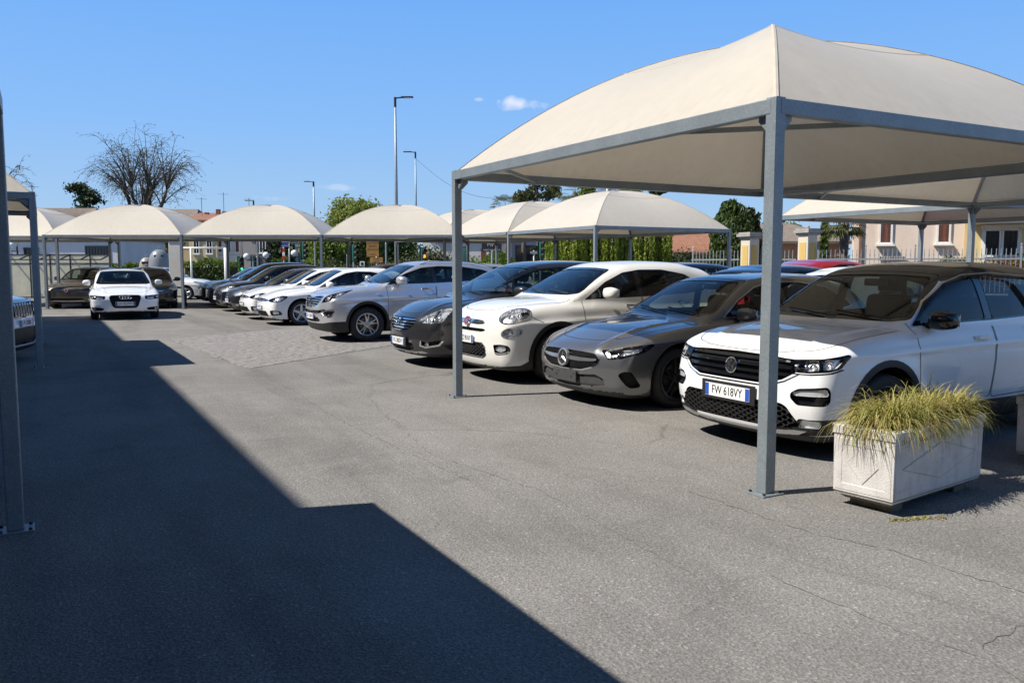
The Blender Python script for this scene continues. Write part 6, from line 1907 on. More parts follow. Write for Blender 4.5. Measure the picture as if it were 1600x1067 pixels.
class House:
    """a block standing square to a direction; facade coordinates: s along the front, z up"""
    def __init__(s, name, p, ang, w, d, h, mat, label, cat='house', group=None):
        s.e = empty(name, (p[0], p[1], 0), ang); s.w, s.d, s.h = w, d, h
        b = MB(); b.box((0, d / 2, h / 2), (w, d, h)); b.build('wall', mat, s.e)
        tag(s.e, label, cat, group)
    def win(s, x, z, w, h, kind='plain', frame=M_WHITE, pane=M_PANE, shut=M_SHUT, y=0.0, sill=True):
        f = MB()
        for (dx, dz, sx, sz) in ((0, h / 2, w + .12, .07), (0, -h / 2, w + .12, .07), (-w / 2, 0, .07, h), (w / 2, 0, .07, h)): f.box((x + dx, y - .03, z + dz), (sx, .09, sz))
        o = f.build('window', frame, s.e)
        if kind == 'closed':
            for sg in (-1, 1):
                b = MB(); b.box((x + sg * w / 4, y - .035, z), (w / 2 - .01, .03, h - .05))
                n = int(h / .075)
                for k in range(n): b.box((x + sg * w / 4, y - .055, z - h / 2 + .06 + k * .075), (w / 2 - .12, .02, .035))
                b.build('shutter', shut, o)
        else:
            b = MB(); b.box((x, y - .012, z), (w - .06, .016, h - .06)); b.build('pane', pane, o)
            if kind == 'bars':
                b = MB()
                for k in range(max(2, int(w / .13))): b.box((x - w / 2 + (k + .5) * w / max(2, int(w / .13)), y - .06, z), (.018, .018, h))
                b.build('window_bars', M_DARKM, o)
            elif kind != 'open': 
                b = MB(); b.box((x, y - .03, z), (.05, .05, h)); b.build('mullion', frame, o)
            if kind == 'shutters':
                for sg in (-1, 1):
                    b = MB(); b.box((x + sg * (w * .75 + .04), y - .04, z), (w / 2, .05, h)); b.build('shutter', shut, o)
        if sill: 
            b = MB(); b.box((x, y - .09, z - h / 2 - .07), (w + .24, .20, .07)); b.build('sill', frame, o)
        return o
    def gable(s, rise, mat, over=.4, axis='x', hip=0.0):
        w, d, h = s.w / 2 + over, s.d + 2 * over, s.h
        b = MB()
        y0, y1 = -over, s.d + over; ym = (y0 + y1) / 2
        if axis == 'x':
            k = w - hip * w
            b.add([(-w, y0, h), (w, y0, h), (w, y1, h), (-w, y1, h), (-k, ym, h + rise), (k, ym, h + rise), (-w, y0, h - .14), (w, y0, h - .14), (w, y1, h - .14), (-w, y1, h - .14)],
                  [(0, 1, 5, 4), (2, 3, 4, 5), (3, 0, 4), (1, 2, 5), (6, 7, 1, 0), (7, 8, 2, 1), (8, 9, 3, 2), (9, 6, 0, 3), (9, 8, 7, 6)])
        else:
            b.add([(-w, y0, h), (0, y0, h + rise), (w, y0, h), (-w, y1, h), (0, y1, h + rise), (w, y1, h), (-w, y0, h - .14), (0, y0, h + rise - .16), (w, y0, h - .14), (-w, y1, h - .14), (0, y1, h + rise - .16), (w, y1, h - .14)],
                  [(0, 1, 4, 3), (1, 2, 5, 4), (6, 9, 10, 7), (7, 10, 11, 8), (0, 6, 7, 1), (1, 7, 8, 2), (3, 4, 10, 9), (4, 5, 11, 10), (0, 3, 9, 6), (2, 8, 11, 5)])
        r = b.build('roof', mat, s.e)
        if axis != 'x':
            g_ = MB(); g_.add([(-s.w / 2, .0, h - .14), (s.w / 2, .0, h - .14), (0, .0, h + rise * s.w / 2 / w - .18), (-s.w / 2, .12, h - .14), (s.w / 2, .12, h - .14), (0, .12, h + rise * s.w / 2 / w - .18)], [(0, 1, 2), (5, 4, 3), (0, 3, 4, 1), (1, 4, 5, 2), (2, 5, 3, 0)])
            g_.build('gable_wall', s.e.children[0].data.materials[0], s.e)
        # rows of tiles as low ribs
        return r
    def part(s, name, mat, boxes, parent=None):
        b = MB()
        for c, d in boxes: b.box(c, d)
        return b.build(name, mat, parent or s.e)

ANG = -YAW                      # a front facing the camera squarely
def ribs(house, n, y0, z0, y1, z1, w, mat, r=.05, parent=None):
    """rolled tile rows running up a roof slope"""
    b = MB()
    for k in range(n):
        x = -w / 2 + (k + .5) * w / n
        b.tube([(x, y0, z0), (x, y1, z1)], r, 5)
    return b.build('tile_row', mat, parent or house.e, True)

# low white outbuilding, far left
D_ = 46.0
h1 = House('outbuilding', px(85, D_), ANG, 7.6, 6, 2.95, wall_mat('wall_white', (.62, .63, .66)), 'low white outbuilding with dark openings behind the leftmost canopy', 'building')
for xx, w_, z_, hh in ((.0 - 1.0, .72, 2.25, .42), (-3.0, .5, 2.25, .42)): h1.win(xx, z_, w_, hh, 'bars', M_DARKM, sill=False)
o = h1.part('doorway', M_PANE, [((2.55, -.01, 1.45), (1.25, .06, 2.3))]); h1.part('door_bars', M_DARKM, [((2.0 + k * .16, -.06, 1.45), (.03, .03, 2.2)) for k in range(8)], o)
h1.part('flat_roof', M_TILEG, [((0, 3, 3.0), (7.9, 6.3, .12))])
h2 = House('yellow_house', px(70, 62), ANG, 6.4, 7, 4.6, wall_mat('wall_ochre', (.52, .40, .17)), 'yellow house with a ribbed grey roof at the far left', 'house')
rf = h2.gable(1.35, M_TILEG, .5, 'x', .3); ribs(h2, 22, -.45, 4.62, 3.5, 5.92, 4.6, M_TILEG, .05, rf)
h2.part('wall_band', M_WHITE, [((0, -.03, 3.55), (6.45, .08, .10))]); h2.win(1.2, 3.9, .9, .8, 'plain')
# polycarbonate shelter
def shelter():
    p = px(100, 39.5); e = empty('glazed_shelter', (p.x, p.y, 0), ANG)
    fm = M_DARKM; L_ = 4.7; n = 5
    b = MB()
    for k in range(n + 1):
        x = -L_ / 2 + k * L_ / n
        b.box((x, 0, 1.02), (.05, .05, 2.04))
    for z in (.05, 1.62, 2.04): b.box((0, 0, z), (L_, .05, .05))
    for k in range(n + 1): b.bar((-L_ / 2 + k * L_ / n, 0, 2.04), (-L_ / 2 + k * L_ / n, -.9, 1.80), .05, .05)
    b.box((0, -.9, 1.80), (L_, .05, .05)); b.build('frame', fm, e)
    pm = plain('polycarbonate', (.58, .56, .44), .35, 0, .12, 3)
    for k in range(n):
        x = -L_ / 2 + (k + .5) * L_ / n
        q = MB(); q.box((x, .0, 1.83), (L_ / n - .06, .02, .36)); q.build('panel', pm, e)
        q = MB(); q.box((x, .0, .84), (L_ / n - .06, .02, 1.5)); q.build('panel', pm, e)
    tag(e, 'low shelter with cream plastic panels in a dark frame behind the bronze hatchback', 'shelter')
shelter()
# globe wall lamp post, far left
def globe_lamp(x, D, ytop, label, hgt=None):
    p = px(x, D); z = hz(ytop, D)
    e = empty('globe_lamp', (p.x, p.y, 0))
    b = MB(); b.tube([(0.28, 0, 0), (.28, 0, z - .25), (.26, 0, z + .12)], .035, 8); b.bar((.28, 0, z - .2), (0, 0, z - .2), .03, .03); b.build('lamp_post', M_DARKM, e, True)
    b = MB(); b.lathe([(0.001, -.2)] + [(.2 * math.sin(math.pi * k / 10), -.2 * math.cos(math.pi * k / 10)) for k in range(1, 10)] + [(.001, .2)], (0, 0, z), 'z', 16); b.build('globe', plain('opal_glass', (.80, .80, .78), .25, 0, .03), e, True)
    tag(e, label, 'street lamp', 'globe lamps by the road')
globe_lamp(24, 40, 386, 'globe lamp by the far left canopy')
globe_lamp(389, 52, 401, 'white globe lamp before the grey house front, left one')
globe_lamp(419, 52, 399, 'white globe lamp before the grey house front, right one')
globe_lamp(463, 50, 396, 'white globe lamp just right of the blue direction signs')
# white slab, tanks, rack
def slab():
    p = px(280, 36.0); e = empty('white_pillar', (p.x, p.y, 0), ANG)
    b = MB(); b.box((0, 0, 1.28), (.50, .35, 2.56), 0, .02); b.build('shaft', M_WHITE, e)
    b = MB(); b.box((0, 0, 2.60), (.58, .42, .08)); b.build('cap', M_TILEG, e)
    tag(e, 'white square pillar left of the far canopy post', 'pillar')
slab()
def bell_bin(x, D, col, label, w=.75, h=1.75, bulge=1.0):
    p = px(x, D); e = empty('recycling_bell', (p.x, p.y, 0), ANG + .3)
    b = MB(); b.lathe([(.02, h), (w * .30, h * .992), (w * .58, h * .955), (w * .80, h * .88), (w * .93, h * .77), (w * .99, h * .6), (w, h * .3), (w * .98, .06), (w * .9, .05)], (0, 0, 0), 'z', 28); b.build('bell', plain('bell_' + str(x), col, .4, 0, .06, 3), e, True, 60)
    b = MB(); b.box((0, -w * .62, h * .86), (.42, .18, .10), 0, .03); b.build('opening', MATS['gap'], e)
    b = MB(); b.tube([(-.06, 0, h), (-.06, 0, h + .12), (.06, 0, h + .12), (.06, 0, h)], .015, 6); b.build('lifting_hook', M_POLE, e)
    tag(e, label, 'recycling bin', 'recycling bells behind the cars')
bell_bin(254, 40.5, (.20, .22, .24), 'big pale grey bell shaped bin above the black hatchback', .52, 2.30)
bell_bin(234, 43, (.30, .26, .22), 'dull brown bell shaped bin left of the pale one', .40, 1.95)
def bike_rack():
    p = px(283, 31.5); e = empty('hoop_barrier', (p.x, p.y, 0), ANG)
    b = MB(); b.tube([(-.35, 0, .62), (-.10, 0, .72), (.12, 0, .70), (.22, 0, .55), (.24, 0, 0)], .035, 8); b.tube([(-.35, 0, .62), (-.42, 0, .5), (-.42, 0, 0)], .035, 8); b.tube([(-.4, 0, .40), (.23, 0, .36)], .025, 8); b.build('hoop', M_DARKM, e, True)
    tag(e, 'dark bent tube hoop barrier beside the far canopy post', 'barrier')
bike_rack()
hedge('clipped_hedge', px(178, 44), px(222, 44), 1.0, 1.6, 'clipped green hedge behind the white estate car', seed=3)
hedge('clipped_hedge', px(296, 44), px(372, 44), 1.2, 1.75, 'long clipped hedge behind the dark cars at the far end', seed=4)
hedge('clipped_hedge', px(428, 56), px(452, 56), 1.2, 1.95, 'bright green clipped hedge under the blue direction signs', seed=5)
# portal frame of white tubes
def portal():
    p0, p1 = px(303, 40), px(357, 40); e = empty('height_barrier', tuple((p0 + p1) / 2), ANG)
    w = (p1 - p0).length; b = MB(); b.tube([(-w / 2, 0, 0), (-w / 2, 0, 2.36)], .05, 8); b.tube([(w / 2, 0, 0), (w / 2, 0, 2.36)], .10, 8); b.build('upright', M_WHITE, e, True)
    b = MB(); b.tube([(-w / 2 - .9, 0, 2.36), (w / 2, 0, 2.36)], .045, 8); b.build('crossbar', M_WHITE, e, True)
    tag(e, 'white tube height barrier in front of the yellow and white houses', 'barrier')
portal()
# street houses between the far canopies
D_ = 78.0
hA = House('street_house', px(322, D_), ANG, 2.6, 8, 5.7, wall_mat('wall_cream', (.60, .50, .30)), 'cream yellow house front under the middle far canopy')
for k in range(2):
    for z_ in (1.0, 3.2, 5.0): hA.win(-.6 + k * 1.2, z_, .5, 1.15, 'plain', M_WHITE, shut=M_SHUT)
hA.gable(.9, M_TILE, .35)
for cx_, cz_ in ((-.7, 6.1), (.4, 6.4), (1.0, 6.2)): hA.part('chimney', wall_mat('brick_red', (.28, .10, .06), .3, 5), [((cx_, 3.2, cz_), (.35, .35, 1.0))], hA.e.children[-1] if False else None)
hB = House('street_house', px(362, D_ + .5), ANG, 2.4, 8, 5.4, wall_mat('wall_whitewash', (.66, .64, .60)), 'white house front with tall brown windows, between the cream and grey houses')
for k in range(3): hB.win(-.8 + k * .8, 3.5, .36, 1.45, 'closed', M_WHITE, shut=M_SHUT); hB.win(-.8 + k * .8, .95, .42, 1.0, 'open', M_WHITE)
hB.part('string_course', M_WHITE, [((0, -.05, 2.35), (2.42, .12, .10))]); hB.gable(1.2, M_TILE, .35)
hC = House('street_house', px(405, D_ - .5), ANG, 2.6, 8, 5.3, wall_mat('wall_greyplaster', (.34, .32, .31)), 'grey house front with dark shutters beside the shrub')
hC.win(.55, 3.35, .55, 1.3, 'shutters', M_WHITE, shut=M_SHUTD); hC.part('door', M_SHUTD, [((.1, -.03, 1.1), (.75, .08, 2.2))]); hC.part('string_course', M_TILEG, [((0, -.05, 2.5), (2.65, .12, .10))]); hC.gable(1.2, M_TILE, .35)
hD = House('street_house', px(480, D_ + 6), ANG, 5.0, 8, 4.6, wall_mat('wall_bluegrey', (.44, .45, .48)), 'pale grey house behind the traffic lights left of the green tree')
hD.win(-1.3, 3.3, .7, .9, 'plain', M_WHITE); hD.win(1.2, 2.6, .7, 1.1, 'plain', M_WHITE); hD.gable(1.2, M_TILE, .35)
hE = House('far_roof_house', px(262, 86), ANG, 6, 8, 5.6, wall_mat('wall_ochre2', (.46, .36, .22)), 'house with a grey tiled roof behind the bare tree trunk'); rE = hE.gable(1.9, M_TILEG, .5, 'x', .4); ribs(hE, 26, -.45, 5.62, 4.0, 7.45, 3.6, M_TILEG, .05, rE)
# ivy shrub, flower bed
tree('ivy_shrub', *px(437, 58)[:2], 3.25, 1.0, 'dark ivy shrub left of the blue direction signs', 'shrub', 'dark', 21, .1, 70, 60, .14, .02)
def planting(x0, x1, D, h, label, mat, seed, n=14, size=.09, dz=0):
    rng = random.Random(seed); e = empty('shrub_bed', tuple(px((x0 + x1) / 2, D))); o = Vector(e.location); pts = []; b = MB()
    for k in range(n):
        p = px(rng.uniform(x0, x1), D + rng.uniform(-1, 1)) - o; hh = h * rng.uniform(.55, 1.05)
        pts += clumps(rng, (p.x, p.y, hh * .55 + dz), (.45 * h, .45 * h, hh * .5), 16, 38, .3, .35)
        b.tube([(p.x, p.y, 0), (p.x + .05, p.y, hh * .7 + dz)], [.03, .012], 5)
    leaf_obj('foliage', pts, size, LM[mat], rng, e); b.build('stems', M_BARK, e)
    tag(e, label, 'shrubs')
planting(455, 508, 50, 1.5, 'mixed flowering shrubs below the traffic light near the grey house', 'olive', 31, 16)
planting(372, 388, 50, 1.35, 'small yellow green bush beside the traffic light at the white house', 'fresh', 32, 4)
# traffic lights
def signal(x, D, ytop, face, label, lit=None, two=False):
    p = px(x, D); z = hz(ytop, D); e = empty('traffic_light', (p.x, p.y, 0), ANG + face)
    b = MB(); b.tube([(0, 0.1, 0), (0, .1, z + .05)], .045, 8); b.build('post', M_POLE, e, True)
    gm = plain('signal_green', (.015, .09, .065), .4, 0, .1, 8)
    for s_, side in (((0, 0),) if not two else ((-.2, -.35), (.2, .35))):
        b = MB(); b.box((s_, 0, z - .45), (.28, .20, .90), 0, .04); hsg = b.build('housing', gm, e, True, 40)
        b = MB(); b.box((s_, .08, z - .45), (.40, .03, 1.0), 0, .01); b.build('backboard', MATS['plastic'], hsg)
        for k in range(3):
            zz_ = z - .15 - k * .30
            b = MB(); b.lathe([(.11, -.28), (.12, -.10)], (s_, 0, zz_), 'y', 14, R(-30), R(210)); b.build('visor', MATS['plastic'], hsg, True)
            nm = ('red', 'amber', 'green')[k]
            if lit == nm:
                m = bpy.data.materials.new('lamp_lit_' + nm); m.use_nodes = True; bb = m.node_tree.nodes['Principled BSDF']
                col = {'amber': (1.0, .30, .02), 'green': (.05, 1, .45), 'red': (1, .05, .02)}[nm]
                bb.inputs['Base Color'].default_value = (*col, 1); bb.inputs['Emission Color'].default_value = (*col, 1); bb.inputs['Emission Strength'].default_value = 1.6
            else: m = plain('lens_' + nm, {'amber': (.12, .06, .01), 'green': (.01, .08, .05), 'red': (.10, .012, .008)}[nm], .2)
            b = MB(); b.lathe([(.001, -.125), (.07, -.12), (.10, -.105)], (s_, 0, zz_), 'y', 14); b.build('lamp', m, hsg, True)
    tag(e, label, 'traffic light', 'traffic lights at the junction')
signal(380, 52, 402, .5, 'traffic light with a green lamp before the white house', 'green')
signal(404, 56, 402, .2, 'small traffic light before the grey house door')
signal(478, 50, 381, .9, 'traffic light turned to the right, left of the far canopy post')
signal(556, 47, 383, .8, 'traffic light with green housing before the green tree')
signal(663, 47, 388, .5, 'traffic light with the amber lamp lit', 'amber')
signal(721, 46, 387, 2.9, 'traffic light seen from behind by the no entry triangle', None, True)
signal(846, 44, 377, .6, 'traffic light at the left end of the weeping hedge')
# sign posts
def sign_post(name, x, D, boards, label, post=(.045,), cat='sign'):
    p = px(x, D); e = empty(name, (p.x, p.y, 0), ANG)
    zt = max(hz(b_[1], D) for b_ in boards)
    b = MB(); b.tube([(0, .04, 0), (0, .04, zt + .05)], post[0], 8); b.build('post', M_POLE, e, True)
    for (x0, y0, x1, y1, m, txt, tm) in boards:
        k = D / FPX; xa, xb = (x0 - x) * k, (x1 - x) * k; za, zb = hz(y1, D), hz(y0, D)
        b = MB(); b.box(((xa + xb) / 2, 0, (za + zb) / 2), (xb - xa, .04, zb - za), 0, .006); bo = b.build('board', m, e)
        n = len(txt)
        for i, (t_, rel, sz) in enumerate(txt):
            me = text_mesh('lettering', t_, (zb - za) * sz, tm, 1.0)
            w_ = max(v.co.x for v in me.vertices) * 2 or 1
            f_ = min(1.0, (xb - xa) * .9 / w_)
            for v in me.vertices: v.co.x *= f_
            t = link(bpy.data.objects.new('lettering', me), bo)
            t.matrix_local = Matrix(((1, 0, 0, (xa + xb) / 2), (0, 0, -1, -.024), (0, 1, 0, za + (zb - za) * rel), (0, 0, 0, 1)))
    tag(e, label, cat)
    return e
M_SBLUE = plain('sign_blue', (.02, .06, .32), .45, 0, .06); M_SRED = plain('sign_red', (.45, .03, .02), .45, 0, .06); M_SOR = plain('sign_ochre', (.38, .20, .045), .6, 0, .12, 4); M_SBLK = plain('sign_black', (.02, .021, .023), .5, 0, .1)
M_TXTD = plain('ink_dark', (.10, .03, .05), .6); M_TXTW = plain('ink_white', (.62, .62, .60), .6); M_TXTB = plain('ink_blue', (.05, .16, .40), .6)
sign_post('direction_sign', 455, 50, [(443.5, 375.5, 453.5, 380, M_SBLUE, [('ospedale', .4, .7)], M_TXTW), (443.5, 381.5, 453.5, 386.5, M_SBLUE, [('stazione', .4, .7)], M_TXTW)], 'pair of blue direction boards on a grey post')
sign_post('warning_sign', 446.5, 49.5, [(444.5, 388, 448.5, 394, M_SRED, [], M_TXTW), (444.5, 394.2, 448.5, 400, M_WHITE, [], M_TXTW), (444.5, 400.2, 448.5, 406, M_SRED, [], M_TXTW)], 'narrow red and white warning board below the blue signs')
sign_post('wash_sign', 589, 50, [(575, 376, 594, 401.5, M_SOR, [('LAVAGGIO', .84, .17), ('TEMPO', .64, .17), ('SELF SERVICE', .44, .13), ('24 ORE', .14, .10)], M_TXTD)], 'tall ochre advertising board with dark lettering before the trees')
sign_post('small_ochre_sign', 590, 48, [(580, 402.5, 600, 410.5, M_SOR, [('LAVAGGIO', .74, .26), ('APERTO', .26, .3)], M_TXTD)], 'smaller ochre board below the tall advertising board')
sign_post('insurance_sign', 769, 52, [(753, 376, 784, 394, M_SBLK, [('MM', .64, .50), ('ASSICURAZIONI', .16, .20)], M_TXTW)], 'black board with large MM lettering on the grass bank', (.06,))
sign_post('blue_white_sign', 947, 58, [(930.5, 285, 965, 304, plain('sign_sky', (.42, .50, .62), .5), [('SITARDEC', .36, .27)], M_TXTB)], 'pale blue board on a mast above the middle canopy', (.12,))
sign_post('no_entry_sign', 731, 45, [(728.5, 377, 735, 383, M_SRED, [], M_TXTW)], 'small red sign above the traffic light seen from behind')
sign_post('street_name_sign', 834, 44, [(828, 393, 839, 397, M_POLE, [], M_TXTW)], 'small grey street plate on the grass bank')
def box_sign():
    p = px(568, 44); e = empty('white_box_sign', (p.x, p.y, 0), ANG); b = MB(); b.box((0, 0, 1.63), (.24, .1, .24)); b.build('frame', M_WHITE, e); b = MB(); b.box((0, -.055, 1.62), (.13, .012, .15)); b.build('screen', MATS['gap'], e); b = MB(); b.box((0, 0, .76), (.08, .06, 1.5)); b.build('stand', M_POLE, e)
    tag(e, 'small white framed box on a stand before the green tree', 'box')
box_sign()
# street lamps
def street_lamp(x, D, ytop, side, label, r=.09):
    p = px(x, D); z = hz(ytop, D); e = empty('street_lamp', (p.x, p.y, 0), ANG)
    b = MB(); b.tube([(0, 0, 0), (0, 0, z * .55), (0, 0, z - .15)], [r * 1.3, r, r * .62], 12); b.build('pole', M_POLE, e, True)
    b = MB(); b.tube([(0, 0, z - .5), (0, 0, z)], r * .8, 10); b.bar((0, 0, z - .05), (side * .5, 0, z), .06, .06); b.build('arm', M_DARKM, e)
    b = MB(); b.box((side * .62, 0, z), (.62, .24, .07), 0, .025); b.build('lamp_head', M_DARKM, e, True, 40)
    b = MB(); b.box((side * .66, 0, z - .041), (.42, .18, .012)); b.build('diffuser', M_WHITE, e)
    tag(e, label, 'street lamp', 'tall street lamps along the road')
street_lamp(622, 44, 159, 1, 'tallest street lamp, its head pointing right, above the far canopy', .08)
street_lamp(652, 66, 241, -1, 'shorter street lamp with its head pointing left', .085)
street_lamp(495, 84, 286, -1, 'distant street lamp above the gap between the far canopies', .11)
street_lamp(402, 92, 315, -1, 'most distant street lamp just above the middle far canopy', .11)
for x_, D__, y_, l_ in ((495, 46, 377, 'thin pale pole right of the traffic light near the grey house'), (605, 46, 381, 'pale pole to the right of the advertising board'), (406, 48, 372, 'slim white pole before the grey house'), (193, 40, 376, 'slim grey pole left of the bell bins'), (545, 44, 399, 'short brown post before the green tree'), (769.5, 48, 393.5, 'short white post below the black MM board')):
    p = px(x_, D__); b = MB(); b.tube([(0, 0, 0), (0, 0, hz(y_, D__))], .05, 8); b.lathe([(.05, 0), (.03, .04), (.001, .06)], (0, 0, hz(y_, D__)), 'z', 8); tag(b.build('thin_pole', M_POLE, None, True, 40, loc=(p.x, p.y, 0)), l_, 'pole')
# aerials on the roofs
for x_, D__, y0_, y1_, l_ in ((62, 64, 322, 291, 'television aerial above the yellow house'), (322, 80, 330, 310, 'television aerial on the cream house roof'), (356, 82, 335, 303, 'tall thin aerial above the middle far canopy'), (395, 84, 335, 311, 'short aerial above the middle far canopy')):
    p = px(x_, D__); z0, z1 = hz(y0_ + 20, D__), hz(y1_, D__); b = MB(); b.tube([(0, 0, z0 - 3), (0, 0, z1)], .035, 5)
    for k in range(4): b.bar((-.5, 0, z1 - .15 - k * .02), (.5, 0, z1 - .15 - k * .02), .02, .02) if k < 1 else b.bar((-.3 + .2 * k, -.3, z1 - .15), (-.3 + .2 * k, .3, z1 - .15), .02, .02)
    tag(b.build('roof_aerial', M_POLE, None, False, None, (p.x, p.y, 0)), l_, 'aerial')
# trees left and middle
bare_tree(*px(232, 55)[:2], 10.7, 8, 'big bare tree with drooping twigs above the leftmost far canopy', .52, .27, .42, 6)
bare_tree(*px(-58, 46)[:2], 8.0, 12, 'bare tree at the left edge, only some twigs showing', 1.0, .28, .40)
def cedar(x, D, ytop, label, seed):
    rng = random.Random(seed); p = px(x, D); z = hz(ytop, D); e = empty('cedar_tree', (p.x, p.y, 0))
    b = MB(); b.tube([(0, 0, 0), (.1, 0, z * .97)], [.3, .06], 8)
    pts = []
    for k in range(26):
        zz_ = z * rng.uniform(.55, .99); L_ = (1 - zz_ / z) * 3.6 + rng.uniform(.6, 1.2); a = rng.uniform(0, 6.28)
        tip = Vector((math.cos(a) * L_, math.sin(a) * L_, zz_ - .1)); b.tube([(0, 0, zz_), tuple(tip)], [.06, .02], 5)
        for _ in range(220):
            t = rng.uniform(.15, 1.05); pts.append(Vector((tip.x * t, tip.y * t, zz_ - .1 * t)) + Vector((rng.gauss(0, .28), rng.gauss(0, .28), rng.gauss(.05, .13))))
    b.build('trunk', M_BARK, e, True); leaf_obj('crown', pts, .14, LM['dark'], rng, e); tag(e, label, 'tree')
cedar(140, 68, 291, 'dark cedar left of the bare tree behind the canopy', 4)
tree('shrub_tree', *px(258, 74)[:2], 5.4, 1.6, 'small green treetop right of the bare trunk', 'tree', 'mid', 41, .12, 50, 50, .14, .4)
tree('leafy_tree', *px(560, 58)[:2], 6.5, 2.7, 'bright green leafy tree behind the right far canopy', 'tree', 'lime', 8, .2, 170, 90, .13, .0, blobs=[(0, 0, 4.2, 2.0, 1.75), (-1.6, 0, 2.3, 1.9, 2.0), (1.4, .3, 2.2, 2.0, 1.9)])
tree('leafy_tree', *px(618, 60)[:2], 4.2, 2.2, 'dark green tree right of the ochre boards', 'tree', 'mid', 9, .16, 120, 80, .14, .0)
tree('leafy_tree', *px(520, 54)[:2], 3.9, 1.5, 'young fresh green tree right of the far canopy post', 'tree', 'fresh', 10, .1, 90, 70, .12, .0)
planting(500, 700, 50, 1.75, 'long row of mixed green shrubs behind the silver car roof', 'olive', 33, 44, .10)
planting(640, 720, 54, 2.5, 'grey green bushes around the amber traffic light', 'olive', 34, 16, .11)
planting(722, 738, 50, 2.0, 'fresh green bush right of the canopy post', 'fresh', 35, 6, .10)
# grass bank with the MM board
def bank():
    p = px(778, 53); e = empty('grass_bank', (p.x, p.y, 0), ANG); rng = random.Random(3)
    b = MB(); V, F = [], []
    nx_, ny_ = 30, 10
    def zf(u, v): return max(0, 2.35 * math.exp(-((u) / 2.0) ** 2) * math.sin(min(1, v * 1.0) * math.pi / 2))
    for i in range(nx_ + 1):
        for j in range(ny_ + 1):
            u = -3.2 + 6.4 * i / nx_; v = j / ny_; V.append((u, -2.0 + 3.0 * v, zf(u, v)))
    for i in range(nx_):
        for j in range(ny_): F.append((i * (ny_ + 1) + j, (i + 1) * (ny_ + 1) + j, (i + 1) * (ny_ + 1) + j + 1, i * (ny_ + 1) + j + 1))
    b.add(V, F); b.build('turf', plain('turf', (.08, .13, .025), .95, 0, .25, 5, .4), e, True)
    pts = []
    for _ in range(9000):
        u, v = rng.uniform(-3.1, 3.1), rng.random(); z = zf(u, v)
        if z > .02: pts.append(Vector((u, -2 + 3 * v, z + rng.uniform(0, .10))))
    g_ = leaf_obj('grass', pts, .06, LM['hedge'], rng, e, 2.6); g_['kind'] = 'stuff'
    tag(e, 'bright green grass bank under the black MM board', 'bank')
bank()
# white gabled house
hF = House('gabled_house', px(688, 82), ANG, 3.3, 9, 5.35, wall_mat('wall_whitewash', (.66, .64, .60)), 'white gabled house with a grey roof above the far canopy')
hF.gable(1.05, M_TILEG, .45, 'y'); hF.win(-.35, 5.25, .38, .5, 'open', M_SHUT, sill=False); hF.win(.45, 5.25, .38, .5, 'open', M_SHUT, sill=False)
hG = House('shop_block', px(742, 64), ANG, 5.6, 6, 3.3, wall_mat('wall_shop', (.64, .63, .62)), 'low white building behind the black MM board', 'building')
hG.part('door', M_SHUT, [((.72, -.03, 1.4), (.45, .08, 2.8))]); hG.part('pilaster', M_WHITE, [((1.0, -.06, 1.65), (.18, .14, 3.3))]); hG.part('pilaster', M_WHITE, [((2.5, -.06, 1.65), (.22, .14, 3.3))])
hG.part('flat_roof', M_TILEG, [((0, 3, 3.36), (5.9, 6.3, .12))])
hH = House('dark_shop', px(815, 66), ANG, 3.4, 6, 3.5, wall_mat('wall_bluegrey2', (.40, .43, .48)), 'pale blue grey building with a dark shopfront right of the MM board', 'building')
hH.win(.35, 2.2, 1.6, 1.7, 'plain', M_DARKM); hH.part('flat_roof', M_TILEG, [((0, 3, 3.56), (3.6, 6.3, .12))])
# palms and trees over the middle canopies
palm(*px(791, 62)[:2], hz(324, 62), 'fan palm above the middle canopies, left one', 2, 30, 1.25)
palm(*px(897, 56)[:2], hz(303, 56), 'drooping palm left of the pale blue board', 5, 22, 1.5)
def open_tree(x, D, ytop, ybot, w, label, seed, mat='olive'):
    rng = random.Random(seed); p = px(x, D); z1, z0 = hz(ytop, D), hz(ybot, D); e = empty('open_tree', (p.x, p.y, 0)); b = MB(); pts = []
    b.tube([(0, 0, 0), (0, 0, z0)], [.22, .16], 8)
    for k in range(16):
        a = rng.uniform(0, 6.28); rr = w * rng.uniform(.25, 1); zz_ = z0 + (z1 - z0) * rng.uniform(.35, 1)
        b.tube([(0, 0, z0 * .95), (math.cos(a) * rr * .5, math.sin(a) * rr * .5, (z0 + zz_) / 2), (math.cos(a) * rr, math.sin(a) * rr, zz_)], [.09, .05, .02], 6)
        pts += clumps(rng, (math.cos(a) * rr, math.sin(a) * rr, zz_), (w * .3, w * .3, (z1 - z0) * .16), 12, 22, .2, .4)
    b.build('trunk', M_BARK2, e, True); leaf_obj('crown', pts, .11, LM[mat], rng, e); tag(e, label, 'tree')
open_tree(842, 60, 284, 325, 1.6, 'loose grey green tree above the middle canopy', 6)
open_tree(818, 66, 305, 325, 1.0, 'low brownish treetop left of the loose tree', 16)
open_tree(1020, 62, 290, 312, .9, 'dark small treetop right of the pale blue board', 17, 'dark')
tree('poplar_tree', *px(918, 70)[:2], 8.6, 1.0, 'fresh green treetop left of the pale blue board', 'tree', 'fresh', 51, .14, 70, 60, .15, .45)
tree('poplar_tree', *px(980, 72)[:2], 8.5, 1.3, 'fresh green treetop right of the pale blue board', 'tree', 'fresh', 52, .14, 80, 60, .15, .45)
